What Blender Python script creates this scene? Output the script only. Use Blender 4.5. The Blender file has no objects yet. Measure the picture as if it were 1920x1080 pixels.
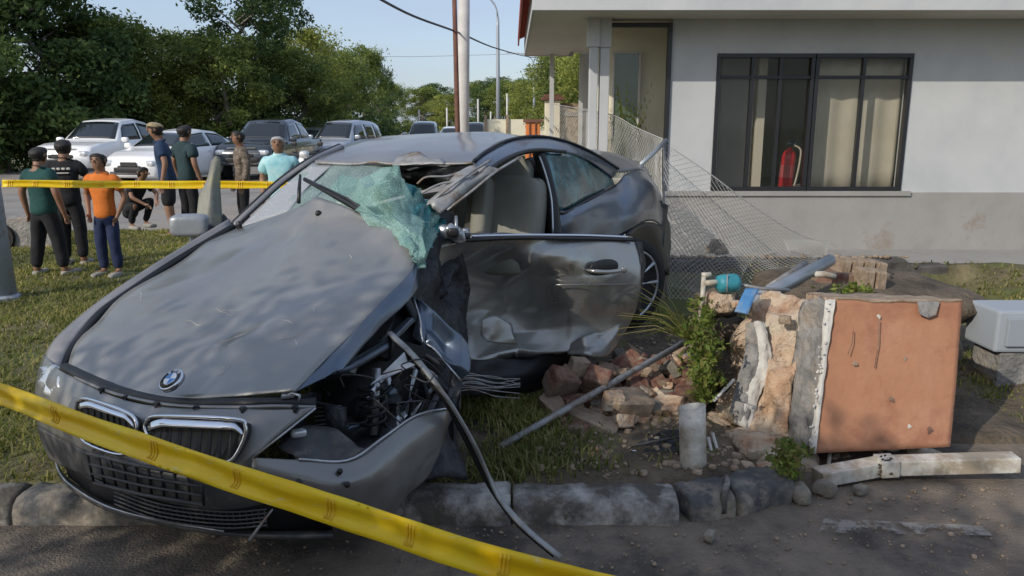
import bpy, bmesh, math, random
import numpy as np
from mathutils import Vector, Matrix, noise, Euler
R_ = math.radians
sc = bpy.context.scene
COL = sc.collection
rng = np.random.default_rng(7)
random.seed(7)

# ------------------------------------------------------------------ camera, light, exposure
FOC, PIT, CH = 1450.0, R_(11.9), 1.5
cam_d = bpy.data.cameras.new('camera'); cam = bpy.data.objects.new('camera', cam_d); COL.objects.link(cam)
cam.location = (0, 0, CH); cam.rotation_euler = (R_(90) - PIT, 0, 0)
cam_d.sensor_width = 36; cam_d.lens = 36 * FOC / 1920; cam_d.clip_start = .05; cam_d.clip_end = 3000
sc.camera = cam
SUN_EL, SUN_H = R_(30), (-.72, -.69)          # horizontal direction towards the sun
world = bpy.data.worlds.new('World'); sc.world = world; world.use_nodes = True
wn = world.node_tree; wn.nodes.clear()
sky = wn.nodes.new('ShaderNodeTexSky'); sky.sky_type = 'NISHITA'; sky.sun_disc = False
sky.sun_elevation = SUN_EL; sky.sun_rotation = math.atan2(SUN_H[0], SUN_H[1])
sky.air_density = 1.0; sky.dust_density = 1.5; sky.ozone_density = 2.0
bg = wn.nodes.new('ShaderNodeBackground'); bg.inputs['Strength'].default_value = .15
wo = wn.nodes.new('ShaderNodeOutputWorld')
# thin high haze: the clear sky mixed with a pale veil and faint wisps
tcw = wn.nodes.new('ShaderNodeTexCoord'); mpw = wn.nodes.new('ShaderNodeMapping'); mpw.inputs['Scale'].default_value = (1, 1, 5); nw = wn.nodes.new('ShaderNodeTexNoise'); nw.inputs['Scale'].default_value = 2.4; nw.inputs['Detail'].default_value = 7
wn.links.new(tcw.outputs['Generated'], mpw.inputs[0]); wn.links.new(mpw.outputs[0], nw.inputs['Vector'])
mw = wn.nodes.new('ShaderNodeMapRange'); mw.inputs[1].default_value = .35; mw.inputs[2].default_value = .7; mw.inputs[3].default_value = .45; mw.inputs[4].default_value = .72; wn.links.new(nw.outputs[0], mw.inputs[0])
xw = wn.nodes.new('ShaderNodeMix'); xw.data_type = 'RGBA'; wn.links.new(mw.outputs[0], xw.inputs[0]); wn.links.new(sky.outputs[0], xw.inputs[6]); xw.inputs[7].default_value = (2.7, 3.15, 4.1, 1)
wn.links.new(xw.outputs[2], bg.inputs[0]); wn.links.new(bg.outputs[0], wo.inputs[0])
sun_d = bpy.data.lights.new('sun', 'SUN'); sun_d.energy = 2.35; sun_d.angle = R_(.5); sun_d.color = (1, .93, .82)
sun = bpy.data.objects.new('sun', sun_d); COL.objects.link(sun)
sv = Vector((SUN_H[0] * math.cos(SUN_EL), SUN_H[1] * math.cos(SUN_EL), math.sin(SUN_EL))).normalized()
sun.rotation_euler = sv.to_track_quat('Z', 'Y').to_euler(); sun.location = (-5, -8, 9)
sc.view_settings.view_transform = 'Standard'; sc.view_settings.look = 'None'
sc.view_settings.exposure = 0.26; sc.view_settings.gamma = 1.0

# ------------------------------------------------------------------ helpers
cP, sP = math.cos(PIT), math.sin(PIT)
def P(px, py, d):
    "the point seen at pixel (px, py) of the photograph, d metres in front of the lens"
    x = (px - 960) / FOC; u = (540 - py) / FOC
    return np.array([x * d, (cP + u * sP) * d, CH + (u * cP - sP) * d])
def G(px, py, z=0.0):
    "the point of the level z seen at the pixel"
    u = (540 - py) / FOC
    return P(px, py, (z - CH) / (u * cP - sP))
def tag(o, label=None, cat=None, group=None, kind=None):
    if label: o['label'] = label
    if cat: o['category'] = cat
    if group: o['group'] = group
    if kind: o['kind'] = kind
    return o
def empty(name, loc=(0, 0, 0), rz=0.0, label=None, cat=None, group=None):
    o = bpy.data.objects.new(name, None); COL.objects.link(o); o.empty_display_size = .2
    o.location = [float(v) for v in loc]; o.rotation_euler = (0, 0, rz)
    return tag(o, label, cat, group)
def wmat(o):
    "transform from world space to the object's own space (rigid, scale 1)"
    m = Matrix.Identity(4); chain = []
    while o is not None: chain.append(o); o = o.parent
    for a in reversed(chain): m = m @ Matrix.Translation(a.location) @ a.rotation_euler.to_matrix().to_4x4()
    return m.inverted()
class MB:
    def __init__(s): s.v = []; s.f = []; s.n = 0
    def add(s, v, f):
        v = np.asarray(v, float).reshape(-1, 3); b = s.n
        s.v.append(v); s.f += [tuple(int(i) + b for i in q) for q in f]; s.n += len(v)
        return s
    def box(s, c, size, rz=0.0, M=None):
        h = np.array(size, float) / 2
        v = np.array([[x, y, z] for x in (-1, 1) for y in (-1, 1) for z in (-1, 1)]) * h
        if M is not None: v = v @ np.array(M).T
        elif rz: ca, sa = math.cos(rz), math.sin(rz); v = v @ np.array([[ca, sa, 0], [-sa, ca, 0], [0, 0, 1]])
        return s.add(v + np.array(c, float), [(0, 1, 3, 2), (4, 6, 7, 5), (0, 4, 5, 1), (2, 3, 7, 6), (0, 2, 6, 4), (1, 5, 7, 3)])
    def tube(s, pts, r, n=8, cap=True, flat=1.0):
        pts = [np.array(p, float) for p in pts]; m = len(pts)
        rs = r if hasattr(r, '__len__') else [r] * m
        V = []; up = np.array([0, 0, 1.0])
        for i, p in enumerate(pts):
            t = pts[min(i + 1, m - 1)] - pts[max(i - 1, 0)]; t /= (np.linalg.norm(t) + 1e-9)
            a = np.cross(t, up)
            if np.linalg.norm(a) < .1: a = np.cross(t, np.array([1.0, 0, 0]))
            a /= np.linalg.norm(a); b = np.cross(a, t)
            for k in range(n):
                w = 2 * math.pi * k / n; V.append(p + rs[i] * (math.cos(w) * a + flat * math.sin(w) * b))
        F = [(i * n + k, i * n + (k + 1) % n, (i + 1) * n + (k + 1) % n, (i + 1) * n + k) for i in range(m - 1) for k in range(n)]
        if cap: F += [tuple(range(n - 1, -1, -1)), tuple(range((m - 1) * n, m * n))]
        return s.add(V, F)
    def lathe(s, prof, c, axis, n=20):
        "profile (radius, offset along the axis) turned about the axis"
        ax = np.array(axis, float); ax /= np.linalg.norm(ax)
        a = np.cross(ax, [0, 0, 1.0])
        if np.linalg.norm(a) < .1: a = np.cross(ax, [1.0, 0, 0])
        a /= np.linalg.norm(a); b = np.cross(ax, a); V = []; m = len(prof)
        for r, h in prof:
            for k in range(n):
                w = 2 * math.pi * k / n; V.append(np.array(c) + ax * h + r * (math.cos(w) * a + math.sin(w) * b))
        F = [(i * n + k, i * n + (k + 1) % n, (i + 1) * n + (k + 1) % n, (i + 1) * n + k) for i in range(m - 1) for k in range(n)]
        F += [tuple(range(n - 1, -1, -1)), tuple(range((m - 1) * n, m * n))]
        return s.add(V, F)
    def rbox(s, c, size, e=.35, rz=0.0, n=12, M=None):
        "rounded box (superellipsoid)"
        V = []; F = []; m = n; k = 2 * n
        f = lambda w, q: math.copysign(abs(w) ** q, w)
        for i in range(m + 1):
            a = -math.pi / 2 + math.pi * i / m
            for j in range(k):
                b = 2 * math.pi * j / k
                V.append([f(math.cos(a), e) * f(math.cos(b), e), f(math.cos(a), e) * f(math.sin(b), e), f(math.sin(a), e)])
        V = np.array(V) * np.array(size) / 2
        for i in range(m):
            for j in range(k): F.append((i * k + j, i * k + (j + 1) % k, (i + 1) * k + (j + 1) % k, (i + 1) * k + j))
        if M is not None: V = V @ np.array(M).T
        elif rz: ca, sa = math.cos(rz), math.sin(rz); V = V @ np.array([[ca, sa, 0], [-sa, ca, 0], [0, 0, 1]])
        return s.add(V + np.array(c, float), F)
    def build(s, name, mat, parent=None, smooth=False, local=False, bevel=0, merge=0):
        me = bpy.data.meshes.new(name)
        v = np.concatenate(s.v) if s.v else np.zeros((0, 3))
        if parent is not None and not local:
            m = np.array(wmat(parent)); v = v @ m[:3, :3].T + m[:3, 3]
        me.from_pydata(v.tolist(), [], s.f)
        if merge or bevel:
            bm = bmesh.new(); bm.from_mesh(me)
            if merge: bmesh.ops.remove_doubles(bm, verts=bm.verts, dist=merge)
            bmesh.ops.recalc_face_normals(bm, faces=bm.faces)
            if bevel: bmesh.ops.bevel(bm, geom=[e for e in bm.edges if len(e.link_faces) == 2 and e.calc_face_angle(0) > .5], offset=bevel, segments=2, affect='EDGES', profile=.6)
            bm.to_mesh(me); bm.free()
        if smooth: me.polygons.foreach_set('use_smooth', [True] * len(me.polygons))
        me.materials.append(mat); me.update()
        o = bpy.data.objects.new(name, me); COL.objects.link(o)
        if parent is not None: o.parent = parent
        return o
def cr(p, n):
    "Catmull-Rom resampling of an array of points along axis 0, n steps per span"
    p = np.asarray(p, float); e = np.concatenate([[2 * p[0] - p[1]], p, [2 * p[-1] - p[-2]]]); out = []
    for i in range(len(p) - 1):
        a, b, c, d = e[i:i + 4]
        for k in range(n):
            t = k / n; out.append(.5 * (2 * b + (c - a) * t + (2 * a - 5 * b + 4 * c - d) * t * t + (3 * b - a - 3 * c + d) * t ** 3))
    out.append(p[-1]); return np.array(out)
def lin(p, n):
    p = np.asarray(p, float); out = []
    for i in range(len(p) - 1):
        for k in range(n): out.append(p[i] + (p[i + 1] - p[i]) * k / n)
    out.append(p[-1]); return np.array(out)
def grid(rows, n=5, px=True):
    g = np.array([[P(*q) if px else np.array(q) for q in r] for r in rows])
    g = cr(g, n); g = np.swapaxes(cr(np.swapaxes(g, 0, 1), n), 0, 1)
    return g
def gnorm(g):
    du = np.gradient(g, axis=0); dv = np.gradient(g, axis=1); nn = np.cross(du, dv)
    return nn / (np.linalg.norm(nn, axis=2, keepdims=True) + 1e-9)
def dent(g, amp, scale, seed=0, ridged=False, weight=None):
    "push a sheet in and out along its normals"
    nn = gnorm(g); out = g.copy()
    for i in range(g.shape[0]):
        for j in range(g.shape[1]):
            q = Vector(g[i, j] * scale) + Vector((seed * 7.1, seed * 3.3, 0))
            v = noise.noise(q) + .4 * noise.noise(q * 2.3)
            if ridged: v = .45 - abs(noise.noise(q)) * 1.6 + .35 * (.3 - abs(noise.noise(q * 2.1 + Vector((5, 1, 2)))))
            w = 1 if weight is None else weight(i / (g.shape[0] - 1), j / (g.shape[1] - 1))
            out[i, j] += nn[i, j] * v * amp * w
    return out
def crumple(g, k, amp, seed=1, weight=None):
    "sharp folded facets: jitter a coarse sub-grid and interpolate it linearly"
    r = np.random.default_rng(seed); nn = gnorm(g); a, b = g.shape[:2]
    ga, gb = a // k + 2, b // k + 2; J = r.uniform(-1, 1, (ga, gb)); out = g.copy()
    for i in range(a):
        for j in range(b):
            x, y = i / k, j / k; i0, j0 = int(x), int(y); fx, fy = x - i0, y - j0
            if fx + fy < 1: v = J[i0, j0] + (J[i0 + 1, j0] - J[i0, j0]) * fx + (J[i0, j0 + 1] - J[i0, j0]) * fy
            else: v = J[i0 + 1, j0 + 1] + (J[i0, j0 + 1] - J[i0 + 1, j0 + 1]) * (1 - fx) + (J[i0 + 1, j0] - J[i0 + 1, j0 + 1]) * (1 - fy)
            w = 1 if weight is None else weight(i / (a - 1), j / (b - 1))
            out[i, j] += nn[i, j] * v * amp * w
    return out
def sheet(name, g, mat, parent, thick=.004, smooth=True, mb=None, away=None):
    "closed sheet of metal, glass or cloth from a grid of points"
    a, b = g.shape[:2]; nn = gnorm(g)
    c = np.array([0, 0, CH]) if away is None else np.array(away)
    if ((c - g[a // 2, b // 2]) * nn[a // 2, b // 2]).sum() < 0: nn = -nn
    v1 = g.reshape(-1, 3); v2 = (g - nn * thick).reshape(-1, 3); N = a * b; F = []
    for i in range(a - 1):
        for j in range(b - 1):
            q = (i * b + j, i * b + j + 1, (i + 1) * b + j + 1, (i + 1) * b + j)
            F.append(q); F.append(tuple(x + N for x in reversed(q)))
    rim = [(0, j) for j in range(b)] + [(i, b - 1) for i in range(1, a)] + [(a - 1, j) for j in range(b - 2, -1, -1)] + [(i, 0) for i in range(a - 2, 0, -1)]
    rim = [i * b + j for i, j in rim]
    for k in range(len(rim)): p, q = rim[k], rim[(k + 1) % len(rim)]; F.append((q, p, p + N, q + N))
    m = MB() if mb is None else mb; m.add(np.concatenate([v1, v2]), F)
    if mb is not None: return None
    o = m.build(name, mat, parent, smooth=smooth); fixn(o.data); return o
def fixn(me):
    bm = bmesh.new(); bm.from_mesh(me); bmesh.ops.recalc_face_normals(bm, faces=bm.faces); bm.to_mesh(me); bm.free()
def copy_tree(o, parent=None):
    c = o.copy(); COL.objects.link(c)
    if parent is not None: c.parent = parent
    for ch in list(o.children): copy_tree(ch, c)
    return c
def fan(pts): return [tuple(range(len(pts)))]
def prism(mb, pts, off):
    "polygon extruded by the vector off"
    n = len(pts); a = np.array(pts, float); b = a + np.array(off, float)
    mb.add(np.concatenate([a, b]), [tuple(range(n)), tuple(range(2 * n - 1, n - 1, -1))] + [(i, i + n, (i + 1) % n + n, (i + 1) % n) for i in range(n)])
    return mb

# ------------------------------------------------------------------ materials
def newmat(name):
    m = bpy.data.materials.new(name); m.use_nodes = True; t = m.node_tree; b = t.nodes['Principled BSDF']; return m, t, b
def N(t, ty, **k):
    n = t.nodes.new(ty)
    for a, v in k.items():
        if a in n.inputs.keys(): n.inputs[a].default_value = v
        else: setattr(n, a, v)
    return n
def ramp(t, src, stops):
    r = t.nodes.new('ShaderNodeValToRGB'); e = r.color_ramp.elements
    while len(e) < len(stops): e.new(.5)
    for q, (p, c) in zip(e, stops): q.position = p; q.color = (*c, 1) if len(c) == 3 else c
    t.links.new(src, r.inputs[0]); return r
def tex(name, cols, scale=5, rough=.8, bump=.3, bscale=None, detail=8, metal=0, dist=.02, coat=0, stretch=None, spec=.5, dirt=None, bump_d=None):
    "noise-mottled material: cols = colour stops; dirt = (colour, amount, scale)"
    m, t, b = newmat(name); L = t.links
    tc = N(t, 'ShaderNodeTexCoord'); co = tc.outputs['Object']
    if stretch:
        mp = N(t, 'ShaderNodeMapping'); mp.inputs['Scale'].default_value = stretch; L.new(co, mp.inputs[0]); co = mp.outputs[0]
    n = N(t, 'ShaderNodeTexNoise', Scale=scale, Detail=detail, Roughness=.62); L.new(co, n.inputs['Vector'])
    k = len(cols); r = ramp(t, n.outputs[0], [(.32 + .36 * i / max(k - 1, 1), c) for i, c in enumerate(cols)]); src = r.outputs[0]
    if dirt:
        n3 = N(t, 'ShaderNodeTexNoise', Scale=dirt[2], Detail=6.0, Roughness=.7); L.new(co, n3.inputs['Vector'])
        r3 = ramp(t, n3.outputs[0], [(.62 - dirt[1] * .5, (0, 0, 0)), (.72 - dirt[1] * .3, (1, 1, 1))])
        mx = N(t, 'ShaderNodeMix', data_type='RGBA'); L.new(r3.outputs[0], mx.inputs[0]); L.new(src, mx.inputs[6]); mx.inputs[7].default_value = (*dirt[0], 1); src = mx.outputs[2]
    L.new(src, b.inputs['Base Color']); b.inputs['Roughness'].default_value = rough; b.inputs['Metallic'].default_value = metal
    b.inputs['Specular IOR Level'].default_value = spec
    b.inputs['Coat Weight'].default_value = coat; b.inputs['Coat Roughness'].default_value = .08
    if bump:
        n2 = N(t, 'ShaderNodeTexNoise', Scale=bscale or scale * 4, Detail=bump_d or 6.0); L.new(co, n2.inputs['Vector'])
        bp = N(t, 'ShaderNodeBump', Strength=bump, Distance=dist); L.new(n2.outputs[0], bp.inputs['Height']); L.new(bp.outputs[0], b.inputs['Normal'])
    return m
def plain(name, c, rough=.5, metal=0, coat=0, trans=0, spec=.5, alpha=1):
    m, t, b = newmat(name); b.inputs['Base Color'].default_value = (*c, 1); b.inputs['Roughness'].default_value = rough
    b.inputs['Metallic'].default_value = metal; b.inputs['Coat Weight'].default_value = coat; b.inputs['Transmission Weight'].default_value = trans
    b.inputs['Specular IOR Level'].default_value = spec; b.inputs['Alpha'].default_value = alpha
    return m
def leafmat(name, cols, trans=.35):
    m, t, b = newmat(name); L = t.links
    g = N(t, 'ShaderNodeNewGeometry'); r = ramp(t, g.outputs['Random Per Island'], [(i / max(len(cols) - 1, 1), c) for i, c in enumerate(cols)])
    tc = N(t, 'ShaderNodeTexCoord'); n = N(t, 'ShaderNodeTexNoise', Scale=.7, Detail=3.0); L.new(tc.outputs['Object'], n.inputs['Vector'])
    r2 = ramp(t, n.outputs[0], [(.35, (.55, .6, .6)), (.65, (1.25, 1.2, 1.0))])
    mx = N(t, 'ShaderNodeMix', data_type='RGBA', blend_type='MULTIPLY'); mx.inputs[0].default_value = 1
    L.new(r.outputs[0], mx.inputs[6]); L.new(r2.outputs[0], mx.inputs[7])
    L.new(mx.outputs[2], b.inputs['Base Color']); b.inputs['Roughness'].default_value = .6; b.inputs['Specular IOR Level'].default_value = .25
    tr = N(t, 'ShaderNodeBsdfTranslucent'); L.new(mx.outputs[2], tr.inputs[0])
    ms = N(t, 'ShaderNodeMixShader'); ms.inputs[0].default_value = trans; L.new(b.outputs[0], ms.inputs[1]); L.new(tr.outputs[0], ms.inputs[2])
    L.new(ms.outputs[0], t.nodes['Material Output'].inputs[0]); return m
def carpaint(name, base, dust=(.30, .28, .25), damt=.45, rough=.3, metal=.75, dscale=2.2):
    m, t, b = newmat(name); L = t.links; tc = N(t, 'ShaderNodeTexCoord'); co = tc.outputs['Object']
    n = N(t, 'ShaderNodeTexNoise', Scale=dscale, Detail=8.0, Roughness=.65); L.new(co, n.inputs['Vector'])
    r = ramp(t, n.outputs[0], [(.38, (0, 0, 0)), (.72, (damt,) * 3)])
    n2 = N(t, 'ShaderNodeTexNoise', Scale=18.0, Detail=6.0); L.new(co, n2.inputs['Vector'])
    r2 = ramp(t, n2.outputs[0], [(.35, (.6, .6, .6)), (.7, (1, 1, 1))])
    ml = N(t, 'ShaderNodeMath', operation='MULTIPLY'); L.new(r.outputs[0], ml.inputs[0]); L.new(r2.outputs[0], ml.inputs[1])
    # fine scratches
    v = N(t, 'ShaderNodeTexNoise', Scale=3.0, Detail=9.0, Roughness=.75, Distortion=2.5); mp = N(t, 'ShaderNodeMapping'); mp.inputs['Scale'].default_value = (9, 1.1, 3); L.new(co, mp.inputs[0]); L.new(mp.outputs[0], v.inputs['Vector'])
    r4 = ramp(t, v.outputs[0], [(.655, (0, 0, 0)), (.69, (.75, .75, .75))])
    ad = N(t, 'ShaderNodeMath', operation='MAXIMUM'); L.new(ml.outputs[0], ad.inputs[0]); L.new(r4.outputs[0], ad.inputs[1])
    mx = N(t, 'ShaderNodeMix', data_type='RGBA'); L.new(ad.outputs[0], mx.inputs[0]); mx.inputs[6].default_value = (*base, 1); mx.inputs[7].default_value = (*dust, 1)
    L.new(mx.outputs[2], b.inputs['Base Color'])
    mr = N(t, 'ShaderNodeMapRange'); mr.inputs[3].default_value = rough; mr.inputs[4].default_value = .85; L.new(ad.outputs[0], mr.inputs[0]); L.new(mr.outputs[0], b.inputs['Roughness'])
    mm = N(t, 'ShaderNodeMapRange'); mm.inputs[3].default_value = metal; mm.inputs[4].default_value = 0; L.new(ad.outputs[0], mm.inputs[0]); L.new(mm.outputs[0], b.inputs['Metallic'])
    b.inputs['Coat Weight'].default_value = .5; b.inputs['Coat Roughness'].default_value = .12
    nb = N(t, 'ShaderNodeTexNoise', Scale=7.0, Detail=4.0); L.new(co, nb.inputs['Vector'])
    bp = N(t, 'ShaderNodeBump', Strength=.25, Distance=.02); L.new(nb.outputs[0], bp.inputs['Height']); L.new(bp.outputs[0], b.inputs['Normal'])
    return m
def crackglass(name, tint, amt, alpha, scale=14):
    "laminated glass gone milky with a web of cracks"
    m, t, b = newmat(name); L = t.links; tc = N(t, 'ShaderNodeTexCoord'); co = tc.outputs['Object']
    n0 = N(t, 'ShaderNodeTexNoise', Scale=4.0, Detail=3.0); L.new(co, n0.inputs['Vector'])
    mxv = N(t, 'ShaderNodeMix', data_type='VECTOR'); mxv.inputs[0].default_value = .12; L.new(co, mxv.inputs[4]); L.new(n0.outputs[1], mxv.inputs[5])
    v = N(t, 'ShaderNodeTexVoronoi', feature='DISTANCE_TO_EDGE', Scale=float(scale)); L.new(mxv.outputs[1], v.inputs['Vector'])
    v2 = N(t, 'ShaderNodeTexVoronoi', feature='DISTANCE_TO_EDGE', Scale=scale * 4.3); L.new(mxv.outputs[1], v2.inputs['Vector'])
    r = ramp(t, v.outputs['Distance'], [(0, (.7, .7, .7)), (.03, (0, 0, 0))]); r2 = ramp(t, v2.outputs['Distance'], [(0, (.6, .6, .6)), (.10, (0, 0, 0))])
    n1 = N(t, 'ShaderNodeTexNoise', Scale=3.2, Detail=6.0, Roughness=.6); L.new(co, n1.inputs['Vector'])
    r3 = ramp(t, n1.outputs[0], [(.35, (.05, .05, .05)), (.68, (1, 1, 1))])
    a = N(t, 'ShaderNodeMath', operation='MULTIPLY'); L.new(r2.outputs[0], a.inputs[0]); L.new(r3.outputs[0], a.inputs[1])
    mxx = N(t, 'ShaderNodeMath', operation='MAXIMUM'); L.new(r.outputs[0], mxx.inputs[0]); L.new(a.outputs[0], mxx.inputs[1])
    mc = N(t, 'ShaderNodeMix', data_type='RGBA'); L.new(mxx.outputs[0], mc.inputs[0]); mc.inputs[6].default_value = (*tint, 1); mc.inputs[7].default_value = (.62, .72, .68, 1)
    L.new(mc.outputs[2], b.inputs['Base Color']); b.inputs['Roughness'].default_value = .25
    mr = N(t, 'ShaderNodeMapRange'); mr.inputs[3].default_value = alpha; mr.inputs[4].default_value = amt; L.new(mxx.outputs[0], mr.inputs[0])
    md = N(t, 'ShaderNodeMath', operation='MULTIPLY_ADD'); md.inputs[1].default_value = .35; L.new(r3.outputs[0], md.inputs[0]); L.new(mr.outputs[0], md.inputs[2]); md.use_clamp = True
    L.new(md.outputs[0], b.inputs['Alpha'])
    bp = N(t, 'ShaderNodeBump', Strength=.5, Distance=.004); L.new(mxx.outputs[0], bp.inputs['Height']); L.new(bp.outputs[0], b.inputs['Normal'])
    return m

M = {}
M['asphalt'] = tex('asphalt', [(.07, .058, .047), (.125, .103, .083), (.18, .15, .12)], 3.2, .92, .8, 90, dist=.014, dirt=((.24, .19, .14), .4, 1.6))
M['road_far'] = tex('road_far', [(.20, .18, .16), (.27, .25, .225), (.33, .30, .27)], .9, .9, .3, 30, dist=.01, dirt=((.33, .28, .23), .3, .5))
M['soil'] = tex('soil', [(.055, .042, .030), (.12, .092, .062), (.19, .145, .10)], 4, .95, .9, 30, dist=.03)
M['verge'] = tex('verge_soil', [(.075, .065, .03), (.15, .125, .065), (.25, .20, .12)], 2.6, .95, .9, 26, dist=.03, dirt=((.10, .115, .035), .4, 1.4))
M['grass'] = leafmat('grass_blades', [(.10, .14, .025), (.19, .23, .05), (.34, .33, .10), (.52, .45, .23), (.22, .26, .06), (.50, .42, .22)], .45)
M['weed'] = leafmat('weed_leaves', [(.07, .13, .02), (.16, .22, .04), (.24, .28, .07), (.20, .15, .07)], .3)
M['leaf_dark'] = leafmat('leaf_dark', [(.06, .105, .042), (.10, .155, .055), (.14, .20, .068)], .35)
M['leaf_mid'] = leafmat('leaf_mid', [(.14, .19, .06), (.22, .275, .08), (.30, .35, .10)], .4)
M['leaf_light'] = leafmat('leaf_light', [(.21, .26, .065), (.32, .36, .095), (.42, .43, .14)], .45)
M['bark'] = tex('bark', [(.10, .085, .065), (.20, .17, .14), (.30, .27, .23)], 3, .9, .7, 18, stretch=(3, 3, .5))
M['kerb'] = tex('kerb_white', [(.18, .17, .155), (.38, .36, .33), (.58, .56, .51)], 7, .9, .7, 45, dist=.008, dirt=((.09, .08, .065), .45, 5))
M['kerb_black'] = tex('kerb_black', [(.035, .036, .038), (.08, .08, .08), (.20, .185, .16)], 7, .85, .7, 45, dist=.008, dirt=((.34, .29, .22), .35, 4))
M['wall_white'] = tex('wall_white', [(.46, .47, .475), (.51, .52, .52), (.55, .555, .55)], 1.6, .85, .12, 40, dist=.004, dirt=((.55, .53, .48), .02, 1.2))
M['wall_cream'] = tex('wall_cream', [(.72, .66, .50), (.80, .745, .58)], 1.5, .85, .1, 40, dist=.004)
M['soffit'] = tex('soffit', [(.55, .52, .46), (.62, .59, .53)], 1.5, .85, .05, 30)
M['concrete'] = tex('concrete', [(.24, .22, .20), (.34, .32, .29), (.42, .39, .35)], 3, .92, .4, 30, dist=.01, dirt=((.16, .13, .10), .25, 2))
M['plinth'] = tex('plinth_render', [(.28, .27, .25), (.32, .31, .29), (.35, .33, .31)], 1.6, .9, .35, 24, dist=.01, dirt=((.27, .23, .19), .08, 1.5))
M['redtile'] = tex('red_tile', [(.30, .055, .035), (.42, .09, .05)], 6, .65, .3, 20)
M['frame'] = plain('window_frame_dark', (.02, .02, .022), .35)
M['glasswin'] = plain('window_glass', (.035, .045, .04), .03, 0, 0, 0, .9, .16)
M['glass_dk'] = plain('dark_glass', (.015, .02, .024), .04, 0, .6)
M['interior'] = tex('room_interior', [(.34, .32, .28), (.44, .41, .36)], 1, .9, 0)
M['curtain'] = tex('curtain', [(.60, .54, .40), (.70, .64, .50)], 3, .9, .2, 8)
M['red'] = plain('extinguisher_red', (.55, .015, .02), .3, 0, .5)
M['black'] = plain('black_plastic', (.012, .012, .013), .45)
M['rubber'] = tex('tyre_rubber', [(.012, .012, .012), (.028, .027, .025)], 12, .85, .3, 60, dist=.004)
M['steel'] = tex('galvanised_steel', [(.32, .34, .36), (.45, .47, .48)], 5, .45, .15, 40, metal=.6, dist=.003)
M['steel_dull'] = tex('dull_pole_metal', [(.20, .20, .20), (.34, .34, .33), (.42, .42, .41)], 9, .6, .3, 60, metal=.4, dist=.003, dirt=((.22, .16, .11), .25, 10))
M['polewhite'] = tex('pole_concrete', [(.50, .47, .44), (.62, .60, .56)], 4, .8, .2, 30)
M['post_blue'] = tex('post_grey_blue', [(.30, .34, .40), (.38, .42, .48)], 4, .6, .2, 30, dirt=((.2, .17, .14), .2, 4))
M['rust'] = tex('rusty_pole', [(.10, .045, .03), (.20, .09, .06)], 6, .8, .3, 30)
M['wire'] = plain('chainlink_wire', (.44, .43, .40), .6, .2)
M['lampgrey'] = plain('street_lamp_grey', (.40, .43, .46), .5, .3)
M['cable'] = plain('cable_black', (.05, .055, .06), .6)
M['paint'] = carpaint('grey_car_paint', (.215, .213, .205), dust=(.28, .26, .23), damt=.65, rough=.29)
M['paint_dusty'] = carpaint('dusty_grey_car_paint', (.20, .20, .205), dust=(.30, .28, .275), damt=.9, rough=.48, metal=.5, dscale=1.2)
M['paint_shaded'] = carpaint('shaded_car_paint', (.10, .135, .185), dust=(.20, .19, .18), damt=.45, rough=.27)  # same grey paint, darkened and blued for shade and sky reflection
M['paint_door'] = carpaint('sunlit_car_paint', (.36, .36, .34), dust=(.25, .215, .17), damt=.75, rough=.26)  # same grey paint, colour lightened for the sun on the door
M['chrome'] = plain('chrome', (.72, .74, .78), .12, 1.0)
M['trimgrey'] = tex('grey_plastic', [(.05, .05, .052), (.085, .085, .085)], 8, .6, .2, 40, dirt=((.16, .14, .12), .25, 8))
M['darkmetal'] = tex('dark_oily_metal', [(.012, .013, .015), (.03, .032, .036), (.06, .06, .062)], 9, .5, .5, 30, metal=.35, dist=.02)
M['baremetal'] = tex('torn_bare_metal', [(.35, .36, .37), (.55, .56, .57)], 9, .35, .3, 30, metal=.8)
M['seat'] = tex('seat_leather', [(.17, .17, .135), (.23, .225, .185)], 4, .6, .25, 120, dist=.002)
M['cream_trim'] = tex('cream_trim', [(.42, .40, .30), (.52, .50, .40)], 3, .7, .1)
M['rim'] = plain('alloy_rim', (.66, .68, .70), .32, .6)
M['crack_light'] = crackglass('cracked_windshield', (.34, .46, .43), .80, .25, 34)
M['crack_green'] = crackglass('crushed_green_glass', (.26, .50, .43), .80, .12, 34)
M['crack_grey'] = crackglass('frosted_windshield_edge', (.34, .34, .36), .9, .85, 30)
M['glass_q'] = tex('shattered_tinted_glass', [(.008, .04, .05), (.03, .12, .14), (.10, .26, .28)], 6, .12, .5, 14, dist=.02, coat=.6)
M['badge_blue'] = plain('badge_blue', (.03, .22, .55), .25, 0, .6)
M['badge_white'] = plain('badge_white', (.8, .8, .8), .25, 0, .6)
M['badge_black'] = plain('badge_black', (.015, .015, .02), .2, 0, .6)
M['mirror_grey'] = tex('mirror_housing', [(.26, .28, .30), (.34, .36, .38)], 6, .4, .1, 40, metal=.3)
M['panel_grey'] = tex('bent_panel_grey', [(.17, .17, .145), (.26, .255, .21)], 5, .6, .3, 20, dirt=((.34, .30, .16), .25, 4))
M['brick_red'] = tex('brick_red', [(.10, .042, .03), (.19, .085, .058), (.27, .15, .105)], 14, .95, .8, 50, dist=.008, dirt=((.22, .17, .12), .4, 7))
M['brick_tan'] = tex('brick_tan', [(.19, .14, .095), (.31, .23, .16), (.42, .33, .24)], 12, .95, .8, 50, dist=.008)
M['mortar'] = tex('mortar_lump', [(.17, .15, .125), (.29, .26, .21)], 12, .95, .9, 40, dist=.012)
M['brickface'] = tex('broken_brickwork', [(.30, .16, .095), (.50, .32, .20), (.60, .44, .30)], 6, .95, 1.0, 30, dist=.03, dirt=((.56, .47, .36), .45, 4))
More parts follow.
